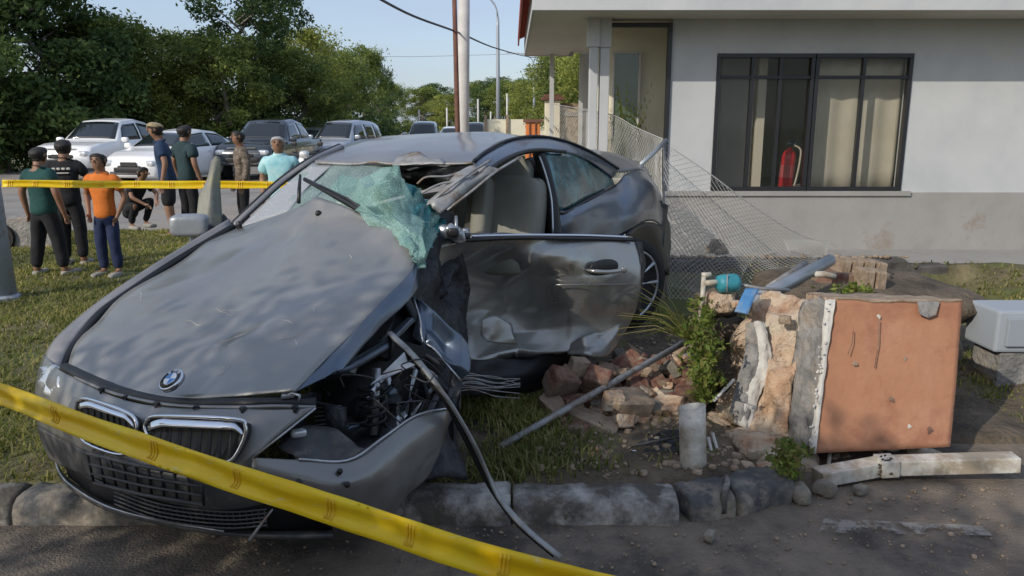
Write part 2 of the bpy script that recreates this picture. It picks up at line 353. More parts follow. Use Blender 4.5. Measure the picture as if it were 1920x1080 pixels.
M['cement'] = tex('cement_band', [(.13, .13, .125), (.24, .23, .215), (.36, .34, .31)], 8, .95, .9, 34, dist=.02, dirt=((.36, .30, .24), .2, 6))
M['plaster'] = tex('white_plaster', [(.48, .45, .40), (.66, .63, .57)], 9, .9, .7, 40, dist=.01)
M['orange'] = tex('orange_wall_paint', [(.36, .165, .090), (.42, .200, .11), (.46, .24, .145)], 2.4, .9, .5, 22, dist=.012, dirt=((.34, .15, .085), .25, 4))
M['orange2'] = plain('orange_box_paint', (.65, .20, .05), .7)
M['pvc'] = tex('white_pvc', [(.64, .62, .55), (.78, .76, .69)], 7, .5, .1, 30, dirt=((.36, .30, .22), .5, 6))
M['bluecap'] = tex('blue_green_cap', [(.03, .22, .27), (.05, .30, .36)], 12, .5, .2, 30)
M['blueplate'] = tex('blue_plastic', [(.07, .20, .40), (.10, .28, .52)], 9, .5, .2, 30, dirt=((.3, .27, .22), .2, 9))
M['carwhite'] = plain('white_car_paint', (.82, .82, .82), .25, 0, .6)
M['carsilver'] = plain('silver_car_body', (.42, .45, .49), .3, .4, .6)
M['cardark'] = plain('dark_car_body', (.035, .045, .055), .2, .2, .8)
M['cargrey'] = plain('grey_car_body', (.20, .21, .22), .3, .3, .6)
M['lightglass'] = plain('headlight_glass', (.65, .67, .68), .12, .4, .6)
M['plate'] = plain('number_plate', (.02, .02, .022), .5)
M['indicator'] = plain('red_lamp_glass', (.4, .02, .02), .2, 0, .5)
M['skin'] = tex('skin_brown', [(.24, .125, .075), (.31, .17, .105)], 5, .55, 0)
M['hair'] = tex('black_hair', [(.008, .007, .006), (.022, .018, .015)], 30, .6, .4, 90)
M['hair_grey'] = tex('grey_hair', [(.30, .29, .28), (.48, .47, .46)], 30, .7, .4, 90)
def cloth(name, c): return tex(name, [tuple(x * .8 for x in c), tuple(min(x * 1.15, .9) for x in c)], 6, .9, .5, 14, dist=.02)
# ------------------------------------------------------------------ ground, roads, verge
def PY(px, py, Y):
    x = (px - 960) / FOC; u = (540 - py) / FOC; t = Y / (cP + u * sP)
    return np.array([x * t, Y, CH + (u * cP - sP) * t])
def hf(name, xs, ys, fz, mat, kind='structure'):
    m = MB(); X, Y = np.meshgrid(xs, ys, indexing='ij'); Z = np.array([[fz(x, y) for y in ys] for x in xs]); a, b = X.shape
    V = np.stack([X, Y, Z], -1).reshape(-1, 3); F = [(i * b + j, (i + 1) * b + j, (i + 1) * b + j + 1, i * b + j + 1) for i in range(a - 1) for j in range(b - 1)]
    m.add(V, F); o = m.build(name, mat, smooth=True); tag(o, kind=kind); return o
def nz(x, y, s, k=0.0): return noise.noise(Vector((x * s, y * s, k)))
hf('ground', np.linspace(-1500, 1500, 7), np.linspace(-400, 2600, 7), lambda x, y: -.42, M['verge'])
hf('road', np.linspace(-16, 14, 90), np.linspace(-14, 3.6, 60), lambda x, y: .012 * nz(x, y, .9) - .004, M['asphalt'])
def verge_z(x, y):
    z = .075 + .03 * nz(x, y, 1.1) + .015 * nz(x, y, 4) - .035 * min(max((3.3 - y) / .4, 0), 1)
    r = min(max((x - .95) / .5, 0), 1); z -= r * .07 * min(max((4.6 - y) / .8, 0), 1)
    if y < 2.86: z = min(z, .05)
    if (x > 1.0 and y < 3.5) or (x > .62 and y < 2.95): z = -.05
    if x > 1.45 and y > 8.05: z = -.25
    dx = min(max((x - 1.05) / .35, 0), 1) * min(max((4.9 - x) / .5, 0), 1); dy = min(max((y - 5.6) / .7, 0), 1) * min(max((7.86 - y) / .05, 0), 1)
    z -= .3 * dx * dy
    if y > 10.4 and x < 1.5: z -= (y - 10.4) * .12
    return z
hf('verge', np.linspace(-16, 12, 280), np.concatenate([np.linspace(2.74, 8.6, 90), np.linspace(8.7, 11.6, 20)]), verge_z, M['verge'])
def soil_z(x, y):
    e = min((x + .75) / .5, (3.3 - x) / .5, (y - 2.84) / .2, (5.6 - y) / .8); e = min(max(e, -.25), 1)
    return verge_z(x, y) + .012 * e + .03 * max(e, 0) * nz(x, y, 3.5, 3) + .012 * max(e, 0) * nz(x, y, 14, 1)
hf('soil', np.linspace(-.7, 3.25, 150), np.linspace(2.85, 5.5, 110), soil_z, M['soil'])
m = MB(); ed = [(-16.5, 1.2, 11.0), (-18, 0, 60), (-24, -7, 150), (-60, -40, 520)]
V = []; [V.extend([[a, y, -.08 + .0001 * y], [b, y, -.08 + .0001 * y]]) for a, b, y in ed]
m.add(V, [(2 * i, 2 * i + 1, 2 * i + 3, 2 * i + 2) for i in range(3)]); tag(m.build('far_road', M['road_far']), kind='structure')
m = MB(); V = []
for a, b, y in [(1.2, 16, 11.0), (.2, 30, 60), (-6.8, 80, 150), (-39, 300, 520)]: V.extend([[a, y, -.07], [b, y, -.07]])
m.add(V, [(2 * i, 2 * i + 1, 2 * i + 3, 2 * i + 2) for i in range(3)]); tag(m.build('far_verge', M['verge']), kind='structure')
m = MB(); m.box((3.6, 8.9, -.02), (9, 1.6, .06)); tag(m.build('pavement', M['plinth']), kind='structure')

# kerb: one stone at a time
kerb = bpy.data.objects.new('kerb', None); COL.objects.link(kerb); tag(kerb, kind='structure')
def kerb_stone(a, b, mat, h=.100, w=.17, seed=0):
    a, b = np.array(a, float), np.array(b, float); Ld = b - a; L = np.linalg.norm(Ld); t = Ld / L; nn = np.array([-t[1], t[0], 0])
    prof = [(-.5, -.6), (-.5, .45), (-.42, .78), (-.25, .95), (0, 1.0), (.3, .98), (.5, .9), (.5, -.6)]
    n = 36; V = []; k = len(prof)
    for i in range(n + 1):
        s = i / n; e = 1 - .06 * (1 if i in (0, n) else 0)
        for u, v in prof:
            q = a + t * (L * s * .985 + .004) + nn * u * w * e + np.array([0, 0, v * h * e])
            q += np.array([0, nz(q[0] * 1 + seed, q[2], 9) * .016 + nz(q[0], q[2] + seed, 28) * .010, nz(q[0] + seed, q[1], 8) * .016 + nz(q[0], q[1] + seed, 30) * .010]); V.append(q)
    F = [(i * k + j, i * k + j + 1, (i + 1) * k + j + 1, (i + 1) * k + j) for i in range(n) for j in range(k - 1)] + [tuple(range(k)), tuple(range((n + 1) * k - 1, n * k - 1, -1))]
    mb = MB(); mb.add(V, F); o = mb.build('kerb_stone', mat, kerb, smooth=True); fixn(o.data); return o
kx = -6.4
for i in range(10):
    kerb_stone((kx, 2.80, 0), (kx + .64, 2.80, 0), M['kerb'] if i % 2 == 0 else M['kerb_black'] if kx < -1.5 else M['kerb'], seed=i); kx += .64
kerb_stone((0.0, 2.80, 0), (.645, 2.80, .0), M['kerb'], seed=31)
kerb_stone((.665, 2.81, 0), (.855, 2.86, 0), M['kerb_black'], seed=32)
kerb_stone((.86, 2.862, 0), (1.12, 2.985, 0), M['kerb_black'], seed=33)
m = MB(); m.tube([(.825, 2.765, .02), (.822, 2.775, .07), (.835, 2.80, .103), (.86, 2.86, .108), (.875, 2.93, .10)], [.012, .016, .014, .012, .01], 6, flat=.5)
m.build('paint_stripe', M['kerb'], kerb, smooth=True)

# ------------------------------------------------------------------ building
bld = empty('house', (3.5, 9.5, 0), 0, 'white single storey house with tinted sliding windows, grey plinth and red tile eave', 'house')
def bpart(name, boxes, mat, parent=None, bevel=.004):
    mb = MB()
    for x0, x1, y0, y1, z0, z1 in boxes: mb.box(((x0 + x1) / 2, (y0 + y1) / 2, (z0 + z1) / 2), (x1 - x0, y1 - y0, z1 - z0))
    return mb.build(name, mat, parent or bld, bevel=bevel)
FZ = .70; TOP = 2.74
xw0, xw1 = PY(1255, 200, 9.4)[0], PY(1340, 200, 9.4)[0]
xo = PY(1132, 200, 9.4)[0]; xwin2 = PY(1518, 250, 9.4)[0]; xwin3 = xwin2 + 1.15
zt = PY(1350, 100, 9.4)[2]
bpart('plinth', [(xo - .25, 9.6, 9.36, 14.6, -.1, FZ)], M['plinth'])
bpart('wall', [(xw0, xw1, 9.4, 9.58, FZ + .001, TOP + .2), (xw1 + .001, xwin3, 9.4, 9.58, zt, TOP + .2), (xwin3 + .001, 6.6, 9.4, 9.58, FZ + .001, TOP + .2), (8.2, 9.5, 9.4, 9.58, FZ + .001, TOP + .2), (6.601, 8.199, 9.4, 9.58, zt, TOP + .2), (6.601, 8.199, 9.4, 9.58, FZ + .001, 1.25), (9.32, 9.5, 9.581, 14.5, FZ + .001, TOP + .2), (xo + .2, 9.5, 14.5, 14.6, FZ + .001, TOP + .2)], M['wall_white'], bevel=0)
bpart('wall', [(xo, 3.05, 10.15, 10.27, FZ + .002, TOP + .1), (xo, xw0, 9.46, 9.56, 2.68, TOP + .15), (3.06, 3.16, 9.9, 14.4, FZ + .002, TOP + .1), (3.2, 9.3, 12.2, 12.3, FZ + .002, TOP + .1)], M['wall_cream'])
bpart('sill', [(xo + .02, xwin3 + .1, 9.33, 9.46, FZ - .035, FZ + .02)], M['plinth'])
# porch frame round the recessed bay
bpart('bay_frame', [(xw0 - .05, xw0 - .002, 9.37, 9.45, FZ + .02, 2.66), (xo + .07, xw0 - .052, 9.37, 9.45, 2.61, 2.66)], M['frame'])
# columns
for k, (a, b) in enumerate([(1103, 1119), (1123, 1141)]):
    xa, xb = PY(a, 200, 9.35)[0], PY(b, 200, 9.35)[0]
    c_ = bpart('column', [(xa, xb, 9.30 + .03 * k, 9.30 + xb - xa + .03 * k, .05, 2.38), (xa - .03, xb + .012, 9.28 + .03 * k, 9.33 + xb - xa + .03 * k, 2.381, 2.74), (xa - .02, xb + .008, 9.28 + .03 * k, 9.32 + xb - xa + .03 * k, .051, .2)], M['wall_white'], bevel=.01)
# inner window, framed, plant reflection put into its green pane colour
x0, x1 = PY(1146, 200, 10.1)[0], PY(1199, 200, 10.1)[0]; z0, z1 = FZ + .1, PY(1170, 96, 10.1)[2]
wf = bpart('window', [(x0, x1, 10.08, 10.14, z1 - .03, z1), (x0, x1, 10.08, 10.14, z0, z0 + .03), (x0, x0 + .03, 10.081, 10.139, z0 + .031, z1 - .031), (x1 - .03, x1, 10.081, 10.139, z0 + .031, z1 - .031)], M['soffit'])
bpart('pane', [(x0 + .031, x1 - .031, 10.10, 10.108, z0 + .031, z1 - .031)], plain('green_reflection_glass', (.09, .13, .08), .08, 0, .5), wf, 0)
# front windows
def window(xa, xb, z0, z1, mull, transom, mat_in, Y=9.43):
    f = bpart('window', [(xa, xb, Y - .05, Y + .03, z0, z0 + .05), (xa, xb, Y - .05, Y + .03, z1 - .05, z1), (xa, xa + .045, Y - .049, Y + .029, z0 + .051, z1 - .051), (xb - .045, xb, Y - .049, Y + .029, z0 + .051, z1 - .051)] +
              [(q - .02, q + .02, Y - .045, Y + .02, z0 + .051, z1 - .051) for q in mull] + ([(xa + .046, xb - .046, Y - .04, Y + .018, transom - .02, transom + .02)] if transom else []), M['frame'])
    xs = [xa + .046] + sorted(mull) + [xb - .046]
    for a, b in zip(xs[:-1], xs[1:]): bpart('pane', [(a + .021, b - .021, Y - .008, Y - .002, z0 + .051, z1 - .051)], M['glasswin'], f, 0)
    return f
mu = [PY(1404, 250, 9.4)[0], PY(1456, 250, 9.4)[0]]
window(xw1 + .002, xwin2, FZ + .02, zt - .002, mu, PY(1380, 145, 9.4)[2], None)
window(xwin2 + .01, xwin3 - .002, FZ + .02, zt - .002, [xwin2 + .58], PY(1380, 145, 9.4)[2], None)
window(6.602, 8.198, 1.252, zt - .002, [7.13, 7.66], None, None)
# curtain behind the second window, sofa-like wall inside
g = grid([[(xwin2 + .03 + .14 * i, 9.62 + .03 * (i % 2), z) for i in range(9)] for z in (FZ + .03, 1.6, zt)], 4, px=False)
sheet('curtain', g, M['curtain'], bld, .006)
g = None
bpart('floor', [(3.2, 9.3, 9.6, 12.2, FZ + .001, FZ + .012)], M['interior'])
bpart('inner_wall', [(xw1 + .02, 3.03, 9.95, 10.0, FZ + .013, TOP)], M['interior'])
bpart('ceiling', [(xo - .2, 9.4, 9.59, 14.45, TOP + .02, TOP + .06)], M['soffit'])
# eave
ex0 = .215
bpart('soffit', [(ex0 + .03, 9.9, 8.64, 9.39, 2.70, 2.72), (ex0 + .03, xo - .1, 9.391, 14.2, 2.70, 2.72)], M['soffit'])
bpart('fascia', [(ex0, 9.95, 8.58, 8.61, 2.685, 3.02), (ex0, ex0 + .028, 8.612, 14.2, 2.69, 2.97), (ex0, xo, 14.201, 14.23, 2.69, 2.97)], M['wall_white'])
bpart('roof_deck', [(ex0 + .03, 9.9, 8.62, 14.2, 2.99, 3.03)], M['soffit'])
tm = None
for r in range(3):
    for k in range(22):
        y = 8.62 + k * .26; mb = MB(); V = []
        for i in range(2):
            for j in range(7):
                w = math.pi * j / 6; V.append([ex0 - .10 + .34 * (r + i) + .0, y + .13 - .12 * math.cos(w), 3.0 + .16 * (r + i) - .03 * i + .055 * math.sin(w)])
        V = np.array(V); V2 = V - np.array([0, 0, .018]); F = [(j, j + 1, 7 + j + 1, 7 + j) for j in range(6)] + [(14 + j + 1, 14 + j, 21 + j, 21 + j + 1) for j in range(6)] + [(j, 14 + j, 14 + j + 1, j + 1) for j in range(6)] + [(7 + j, 7 + j + 1, 21 + j + 1, 21 + j) for j in range(6)]
        if k == 0: mb.add(np.concatenate([V, V2]) - np.array([0, y, 0]), F); o = mb.build('roof_tile', M['redtile'], bld, local=True, smooth=True); fixn(o.data); om = o.data; o.location = Vector((0, y, 0)) - bld.location
        else: o = bpy.data.objects.new('roof_tile', om); COL.objects.link(o); o.parent = bld; o.location = Vector((0, y, 0)) - bld.location
bpart('barge_board', [(ex0 - .115, ex0 - .09, 8.6, 14.2, 2.86, 3.02)], M['redtile'])
for px, w in [(1035, .075), (1090, .07)]:
    x = PY(px, 150, 13.9)[0]; bpart('veranda_post', [(x - w / 2, x + w / 2, 13.9, 13.9 + w, 0, 2.70)], M['wall_white'])

# boundary wall with pillar and cap beyond the eave
bw = empty('boundary_wall', (1.2, 14.8, 0), 0, 'low stone boundary wall with a capped square pillar beyond the eave', 'wall')
xa, xb = PY(1022, 200, 14.7)[0], PY(1050, 200, 14.7)[0]; zc = PY(1035, 188, 14.7)[2]
mb = MB(); mb.box(((xa + xb) / 2, 14.8, zc / 2), (xb - xa, .28, zc)); mb.build('pillar', M['wall_cream'], bw, bevel=.01)
mb = MB(); mb.box(((xa + xb) / 2, 14.8, zc + .03), (xb - xa + .14, .42, .06)); mb.box(((xa + xb) / 2, 14.8, zc + .08), (xb - xa + .04, .3, .05)); mb.build('cap', M['rust'], bw, bevel=.01)
mb = MB(); mb.box(((xb + 2.4) / 2, 14.85, (zc - .05) / 2), (2.4 - xb - .01, .14, zc - .05)); mb.build('wall_panel', tex('stone_wall', [(.16, .10, .07), (.34, .26, .17), (.46, .42, .32)], 9, .9, .6, 30), bw)
mb = MB(); mb.box(((xb + 2.4) / 2, 14.83, zc - .25), (2.4 - xb - .02, .16, .07)); mb.build('coping', M['concrete'], bw)
ob = empty('gate_box', tuple(PY(998, 240, 19) * [1, 1, 0]), 0, 'small orange painted gate box beyond the crashed car roof', 'gate')
c = PY(999, 238, 19); mb = MB(); mb.box((c[0], 19, .75), (.34, .4, 1.62)); mb.build('body', M['orange2'], ob, bevel=.02)
mb = MB(); mb.box((c[0], 19, 1.60), (.46, .5, .07)); mb.build('cap', M['rust'], ob)
for s in (-.08, .06): mb = MB(); mb.box((c[0] + s, 18.785, .9), (.03, .03, 1.3)); mb.build('rib', M['rust'], ob)
fw = empty('far_wall', (1, 40, 0), 0, 'pale concrete roadside wall far down the road', 'wall')
mb = MB(); mb.box((.9, 42, .85), (4.8, .2, 1.9)); mb.build('wall_panel', M['wall_cream'], fw); 
for i in range(5): mb = MB(); mb.box((-1.4 + i * 1.15, 41.85, .95), (.14, .14, 2.15)); mb.build('post', M['brick_tan'], fw)

# low broken wall in front of the plinth, shade put into its dark colour
lw = empty('low_wall', (2.9, 7.95, 0), 0, 'low concrete drain wall coloured dark for shade in front of the house plinth', 'wall')
g = MB(); n = 40; V = []
xs = np.linspace(1.55, 4.5, n + 1)
for i, x in enumerate(xs):
    h = .14 + .02 * nz(x, 0, 6) - (.06 if i > 34 else 0)
    for (yy, zz) in ((7.86, -.3), (7.86, h - .02), (7.89, h), (8.05, h), (8.08, -.3)): V.append([x, yy + .01 * nz(x, zz, 8), zz + .008 * nz(x, yy, 15)])
g.add(V, [(i * 5 + j, i * 5 + j + 1, (i + 1) * 5 + j + 1, (i + 1) * 5 + j) for i in range(n) for j in range(4)] + [(0, 1, 2, 3, 4), tuple(range(n * 5 + 4, n * 5 - 1, -1))])
g.build('wall_body', tex('shaded_drain_wall', [(.05, .045, .04), (.10, .09, .08), (.15, .13, .11)], 5, .95, .6, 30, dist=.01), lw)
def lump(name, c, size, mat, parent=None, seed=0, rz=0, e=.5, amp=.25, n=10, **tg):
    mb = MB(); mb.rbox((0, 0, 0), (1, 1, 1), e, 0, n); v = mb.v[0]
    for i in range(len(v)):
        q = Vector(v[i] * 2.2) + Vector((seed * 3.7, seed, 0)); v[i] *= 1 + amp * noise.noise(q) + amp * .4 * noise.noise(q * 3)
    v *= np.array(size); ca, sa = math.cos(rz), math.sin(rz); mb.v[0] = v @ np.array([[ca, sa, 0], [-sa, ca, 0], [0, 0, 1]]) + np.array(c)
    o = mb.build(name, mat, parent, smooth=True); return tag(o, **tg)
m = MB()
for i in range(90):
    x = 1.6 + 2.6 * random.random(); s = .012 + .03 * random.random() ** 2
    m.rbox((x, 7.93 + .08 * random.random(), .145 + s * .3), (s * 2, s * 1.6, s), .8, random.random() * 3, 4)
tag(m.build('dirt_crumbs', M['brick_tan'], smooth=False), 'crumbs of orange earth scattered along the low dark wall', 'dirt', kind='stuff')
c = PY(1345, 468, 7.95)
er = empty('earth_lump', c, 0, 'lump of orange earth sitting on the low dark wall', 'earth lump')
for k in range(5): lump('clod', c + np.array([[-.02, 0, .06], [.03, .01, .02], [-.07, .01, 0], [.07, -.01, -.01], [0, -.02, -.02]][k]), (.11 - .01 * k, .09, .10 - .01 * k), M['brick_tan'], er, k + 3)
# ------------------------------------------------------------------ trees
def leaf_cloud(mb, c, rad, n, size, seed, shell=.55):
    r = np.random.default_rng(seed); d = r.normal(size=(n, 3)); d /= np.linalg.norm(d, axis=1, keepdims=True)
    p = np.array(c) + d * (shell + (1 - shell) * r.random((n, 1))) * np.array(rad) * (1 + .18 * r.normal(size=(n, 1)))
    u = r.normal(size=(n, 3)); u /= np.linalg.norm(u, axis=1, keepdims=True); w = r.normal(size=(n, 3)); w -= (w * u).sum(1, keepdims=True) * u; w /= np.linalg.norm(w, axis=1, keepdims=True)
    s = size * (.6 + .8 * r.random((n, 1)))
    V = np.stack([p - u * s, p + w * s * .45, p + u * s, p - w * s * .45], 1).reshape(-1, 3)
    mb.add(V, (np.arange(n)[:, None] * 4 + np.arange(4)).tolist())
def tree_mesh(seed, H=8.0, R=2.6, base=1.2, clumps=46, per=230, leaf=.11, mat=None, tall=1.0):
    r = np.random.default_rng(seed); t = empty('tree'); mb = MB(); pts = []
    for i in range(clumps):
        h = r.random() ** .8; z = base + (H - base) * h; rr = R * math.sqrt(max(0.04, 1 - (abs(h - .42) / .62) ** 2)) * (.45 + .55 * r.random()); a = r.random() * 6.283
        c = np.array([math.cos(a) * rr, math.sin(a) * rr, z]); pts.append(c); s = (.42 + .5 * r.random()) * R / 2.6
        leaf_cloud(mb, c, (s * 1.15, s * 1.15, s * .8), per, leaf, seed * 100 + i)
    mb.build('crown', mat, t, local=True)
    tb = MB(); k = 9; wob = r.normal(size=(k, 2)) * .07
    tb.tube([(wob[i, 0] * i, wob[i, 1] * i, H * .8 * i / (k - 1) - .3) for i in range(k)], [.17 * (1 - .8 * i / (k - 1)) + .02 for i in range(k)], 8)
    for c in pts[::3]:
        z0 = max(.5, c[2] - .9 - .4 * r.random()); f = z0 / (H * .8); j = min(int(f * (k - 1)), k - 1)
        b0 = np.array([wob[j, 0] * j, wob[j, 1] * j, z0]); mid = (b0 + c) / 2 + np.array([0, 0, .15]); tb.tube([b0, mid, c], [.05, .035, .012], 5)
    tb.build('trunk', M['bark'], t, smooth=True, local=True); return t
V_dark = tree_mesh(11, 9, 3.0, .8, 60, 380, .10, M['leaf_dark'])
V_mid = tree_mesh(12, 7.5, 2.9, .5, 56, 360, .098, M['leaf_mid'])
V_light = tree_mesh(13, 7.2, 2.8, .5, 54, 340, .095, M['leaf_light'])
V_tall = tree_mesh(14, 11.5, 2.3, 1.6, 52, 320, .095, M['leaf_dark'])
first = {}
def tree(src, px, Y, H0, H, label, rot=0, wide=1.0, group='trees along the far side of the road'):
    o = src if src.name not in first else copy_tree(src); first.setdefault(src.name, 1)
    s = H / H0; o.location = ((px - 960) / FOC * Y, Y, -.1); o.scale = (s * wide, s * wide, s); o.rotation_euler[2] = rot
    return tag(o, label, 'tree', group)
T = [(V_dark, -130, 27, 9, 10, 'dark tree furthest left behind the boys at the steel post', 0, 1.15), (V_dark, 20, 27.5, 9, 10.5, 'tall dark tree at the left edge of the photo behind the green shirt', 1.9, 1.1),
     (V_dark, 110, 29, 9, 8.6, 'dark tree behind the white pickup truck', 3.3, 1.1), (V_mid, 210, 31, 7.5, 5.6, 'bushy green tree between the white pickup and white sedan', .4, 1.15),
     (V_light, 300, 33, 7.2, 5.3, 'pale green loose tree behind the capped man', 0, 1.15), (V_mid, 245, 40, 7.5, 5.8, 'taller green tree rising behind the pale loose tree', 2.2, .9), (V_light, 375, 38, 7.2, 5.6, 'yellow green tree left of the tallest dark tree', 2.6, .9),
     (V_tall, 470, 34, 11.5, 11.2, 'tallest dark tree with airy top above the white sedan', 1.1, 1.0), (V_tall, 525, 37, 11.5, 10.6, 'second tall dark tree just right of the tallest one', 3.0, .8),
     (V_mid, 430, 33, 7.5, 5.2, 'low green tree behind the dark pickup', 4.1, 1.2), (V_light, 590, 43, 7.2, 6.4, 'sunlit yellow green tree above the dark pickup', 4.0, 1.0), (V_mid, 560, 36, 7.5, 4.8, 'low dark green bush tree right of the dark pickup', 5.0, 1.3),
     (V_mid, 640, 52, 7.5, 6.0, 'green tree behind the silver people carrier', 5.5, 1.0), (V_mid, 686, 58, 7.5, 7.0, 'pointed green tree above the silver people carrier', 1.2, .85), (V_dark, 715, 70, 9, 6.4, 'dark tree at the end of the left tree line', 2, .8), (V_mid, 738, 88, 7.5, 6.0, 'last small green tree of the left tree line', .8, .8)]
for a in T: tree(a[0], a[1], a[2], a[3], a[4], a[5], a[6], a[7])
tree(V_mid, -330, 26, 7.5, 8.5, 'green tree left of the dark tree line, past the photo edge', 1.0, 1.2); tree(V_dark, -620, 25, 9, 9, 'dark tree left of the dark tree line, past the photo edge', 2.0, 1.2); tree(V_light, -950, 24, 7.2, 7, 'pale tree furthest left of the tree line, past the photo edge', 3.0, 1.2)
far = [(V_mid, 790, 150, 7.5, 8.4, 'far green tree left of the white concrete pole, above the far silver car'), (V_dark, 822, 160, 9, 9.3, 'far dark round tree just left of the white concrete pole'), (V_light, 842, 140, 7.2, 6.6, 'far pale tree touching the left of the concrete pole'),
       (V_mid, 905, 140, 7.5, 8.8, 'far green tree just right of the white concrete pole'), (V_dark, 932, 130, 9, 8.8, 'far dark tree behind the nearer street lamp'), (V_mid, 965, 120, 7.5, 8.2, 'far green tree between the two street lamps'), (V_light, 1000, 100, 7.2, 6.8, 'pale green tree behind the second street lamp')]
for i, a in enumerate(far): tree(*a, rot=i * 1.3, wide=1.5, group='trees far down the road')
tree(V_light, 1050, 44, 7.2, 5.6, 'bright green tree under the house eave, left of its posts', 2.2, 1.1, 'trees beside the house')
tree(V_mid, 1085, 36, 7.5, 5.0, 'green tree under the house eave, right of its posts', 3.2, 1.1, 'trees beside the house')
tree(V_light, 1130, 30, 7.2, 5.2, 'green tree hidden partly behind the house columns', 1.2, 1.0, 'trees beside the house')
# unseen trees added behind the camera to shade the wreck and foreground
sh = copy_tree(V_mid); sh.location = (-4.0, -1.9, 0); sh.scale = (.60, .60, .52); sh.rotation_euler[2] = .7; tag(sh, 'green unseen tree added behind the photographer to shade the wreck', 'tree', 'shade trees added behind the photographer')
sh = copy_tree(V_dark); sh.location = (-2.6, -3.9, 0); sh.scale = (.62, .62, .46); sh.rotation_euler[2] = 2.7; tag(sh, 'low dark unseen tree added behind the photographer to shade the road', 'tree', 'shade trees added behind the photographer')
sh = copy_tree(V_mid); sh.location = (-.9, -4.6, 0); sh.scale = (.62, .62, .50); sh.rotation_euler[2] = 4.1; tag(sh, 'green unseen tree added right behind the photographer for shade', 'tree', 'shade trees added behind the photographer')
# hedge of undergrowth at the foot of the trees
mb = MB()
for i in range(150):
    y = 25 + 75 * (i / 150) ** 1.5 + random.random() * 2; x = -17.2 - (y - 25) * .05 - random.random() * 1.6
    leaf_cloud(mb, (x, y, .5 + random.random() * 1.3), (1.1, 1.2, 1.0), 200, .11, 900 + i)
for i in range(40):
    x = -17.5 + 11.5 * i / 40; y = 31 + 8 * i / 40 + random.random(); leaf_cloud(mb, (x, y + 2, .5 + random.random() * 1.5), (1.2, 1.2, 1.2), 220, .11, 1300 + i)
tag(mb.build('undergrowth', M['leaf_dark']), 'dark tangled undergrowth at the foot of the roadside trees', 'undergrowth', kind='stuff')
tp = MB(); tp.tube([P(432, 235, 31), P(424, 190, 31), P(415, 140, 31), P(412, 118, 31)], [.10, .09, .07, .05], 8); tg = tp.build('bare_trunk', M['bark'], smooth=True); tag(tg, 'thin pale leaning bare trunk behind the white sedan', 'tree trunk')
tg2 = tg

# ------------------------------------------------------------------ poles, lamps, wire
def tubeo(name, pts, r, mat, parent=None, n=10, **tg):
    mb = MB(); mb.tube(pts, r, n); o = mb.build(name, mat, parent, smooth=True); return tag(o, **tg)
X = (868 - 960) / FOC * 14 / 1.0
up = empty('utility_pole', (X, 14.2, 0), 0, 'thick white concrete utility pole rising behind the crashed car', 'pole')
tubeo('pole_shaft', [P(866, 330, 14), P(867, 245, 14), P(869, 100, 14), P(871, -120, 14)], [.125, .12, .11, .10], M['polewhite'], up, 16)
tubeo('bracket', [P(855, 62, 14), P(880, 62, 14)], .03, M['steel'], up, 8)
sp = empty('stay_pole', P(862, 300, 13.6) * [1, 1, 0], 0, 'thin rusty brown pole leaning beside the white utility pole', 'pole')
tubeo('pole_shaft', [P(862, 330, 13.4), P(858, 245, 13.4), P(855, 120, 13.4), P(850, -80, 13.4)], [.045, .045, .042, .04], M['rust'], sp)
def lamp(px, Y, H, arm, label, dbl=False, adir=-1):
    x = (px - 960) / FOC * Y * cP; l = empty('street_lamp', (x, Y, 0), 0, label, 'street lamp', 'street lamps down the road')
    tubeo('lamp_post', [(x, Y, -.1), (x, Y, H * .5), (x, Y, H * .8), (x, Y, H * .86)], [.14, .12, .10, .09], M['lampgrey'], l, 8)
    for s in ((adir, -adir) if dbl else (adir,)):
        tubeo('arm', [(x, Y, H * .855)] + [(x + s * arm * (1 - math.cos(w)), Y, H * .86 + H * .14 * math.sin(w)) for w in (.3, .6, .9, 1.2, 1.5)], .06, M['lampgrey'], l, 6)
        mb = MB(); mb.rbox((x + s * (arm + .25), Y, H * 1.0), (.7, .25, .14), .5); mb.build('lamp_head', M['lampgrey'], l, smooth=True)
lamp(934, 50, 9.3, 1.1, 'nearest curved street lamp standing right of the white pole')
lamp(1001, 92, 9.6, 2.6, 'second street lamp whose arm reaches left over the road')
lamp(992, 128, 8.6, 3.5, 'third faint street lamp furthest down the road')
for px, Y, H, t in [(898, 75, 3.9, 'thin pale post left of the nearest street lamp, far away'), (951, 75, 4.4, 'thin pale post right of the nearest street lamp, far away'), (921, 90, 3.0, 'short pale post close left of the nearest street lamp'), (841, 80, 3.2, 'thin pale post left of the concrete pole, far away'), (790, 90, 3.2, 'thin pale post above the far silver car')]:
    x = (px - 960) / FOC * Y; o = tubeo('road_post', [(x, Y, -.1), (x, Y, H)], .09, M['polewhite'], label=t, cat='post', group='pale posts down the road')
wp = [P(690, -14, 9), P(775, 30, 11), P(862, 62, 14), P(935, 92, 22), P(1000, 108, 40), P(1060, 114, 60)]
tubeo('overhead_cable', cr(wp, 6), .017, M['cable'], n=6, label='twisted black overhead cable running past the white pole', cat='cable')
wp = [P(560, 100, 60), P(735, 106, 60), P(865, 104, 60), P(1060, 98, 60)]
tubeo('overhead_cable', cr(wp, 4), .02, M['lampgrey'], n=5, label='faint thin grey wire crossing the sky near the tree tops', cat='cable')
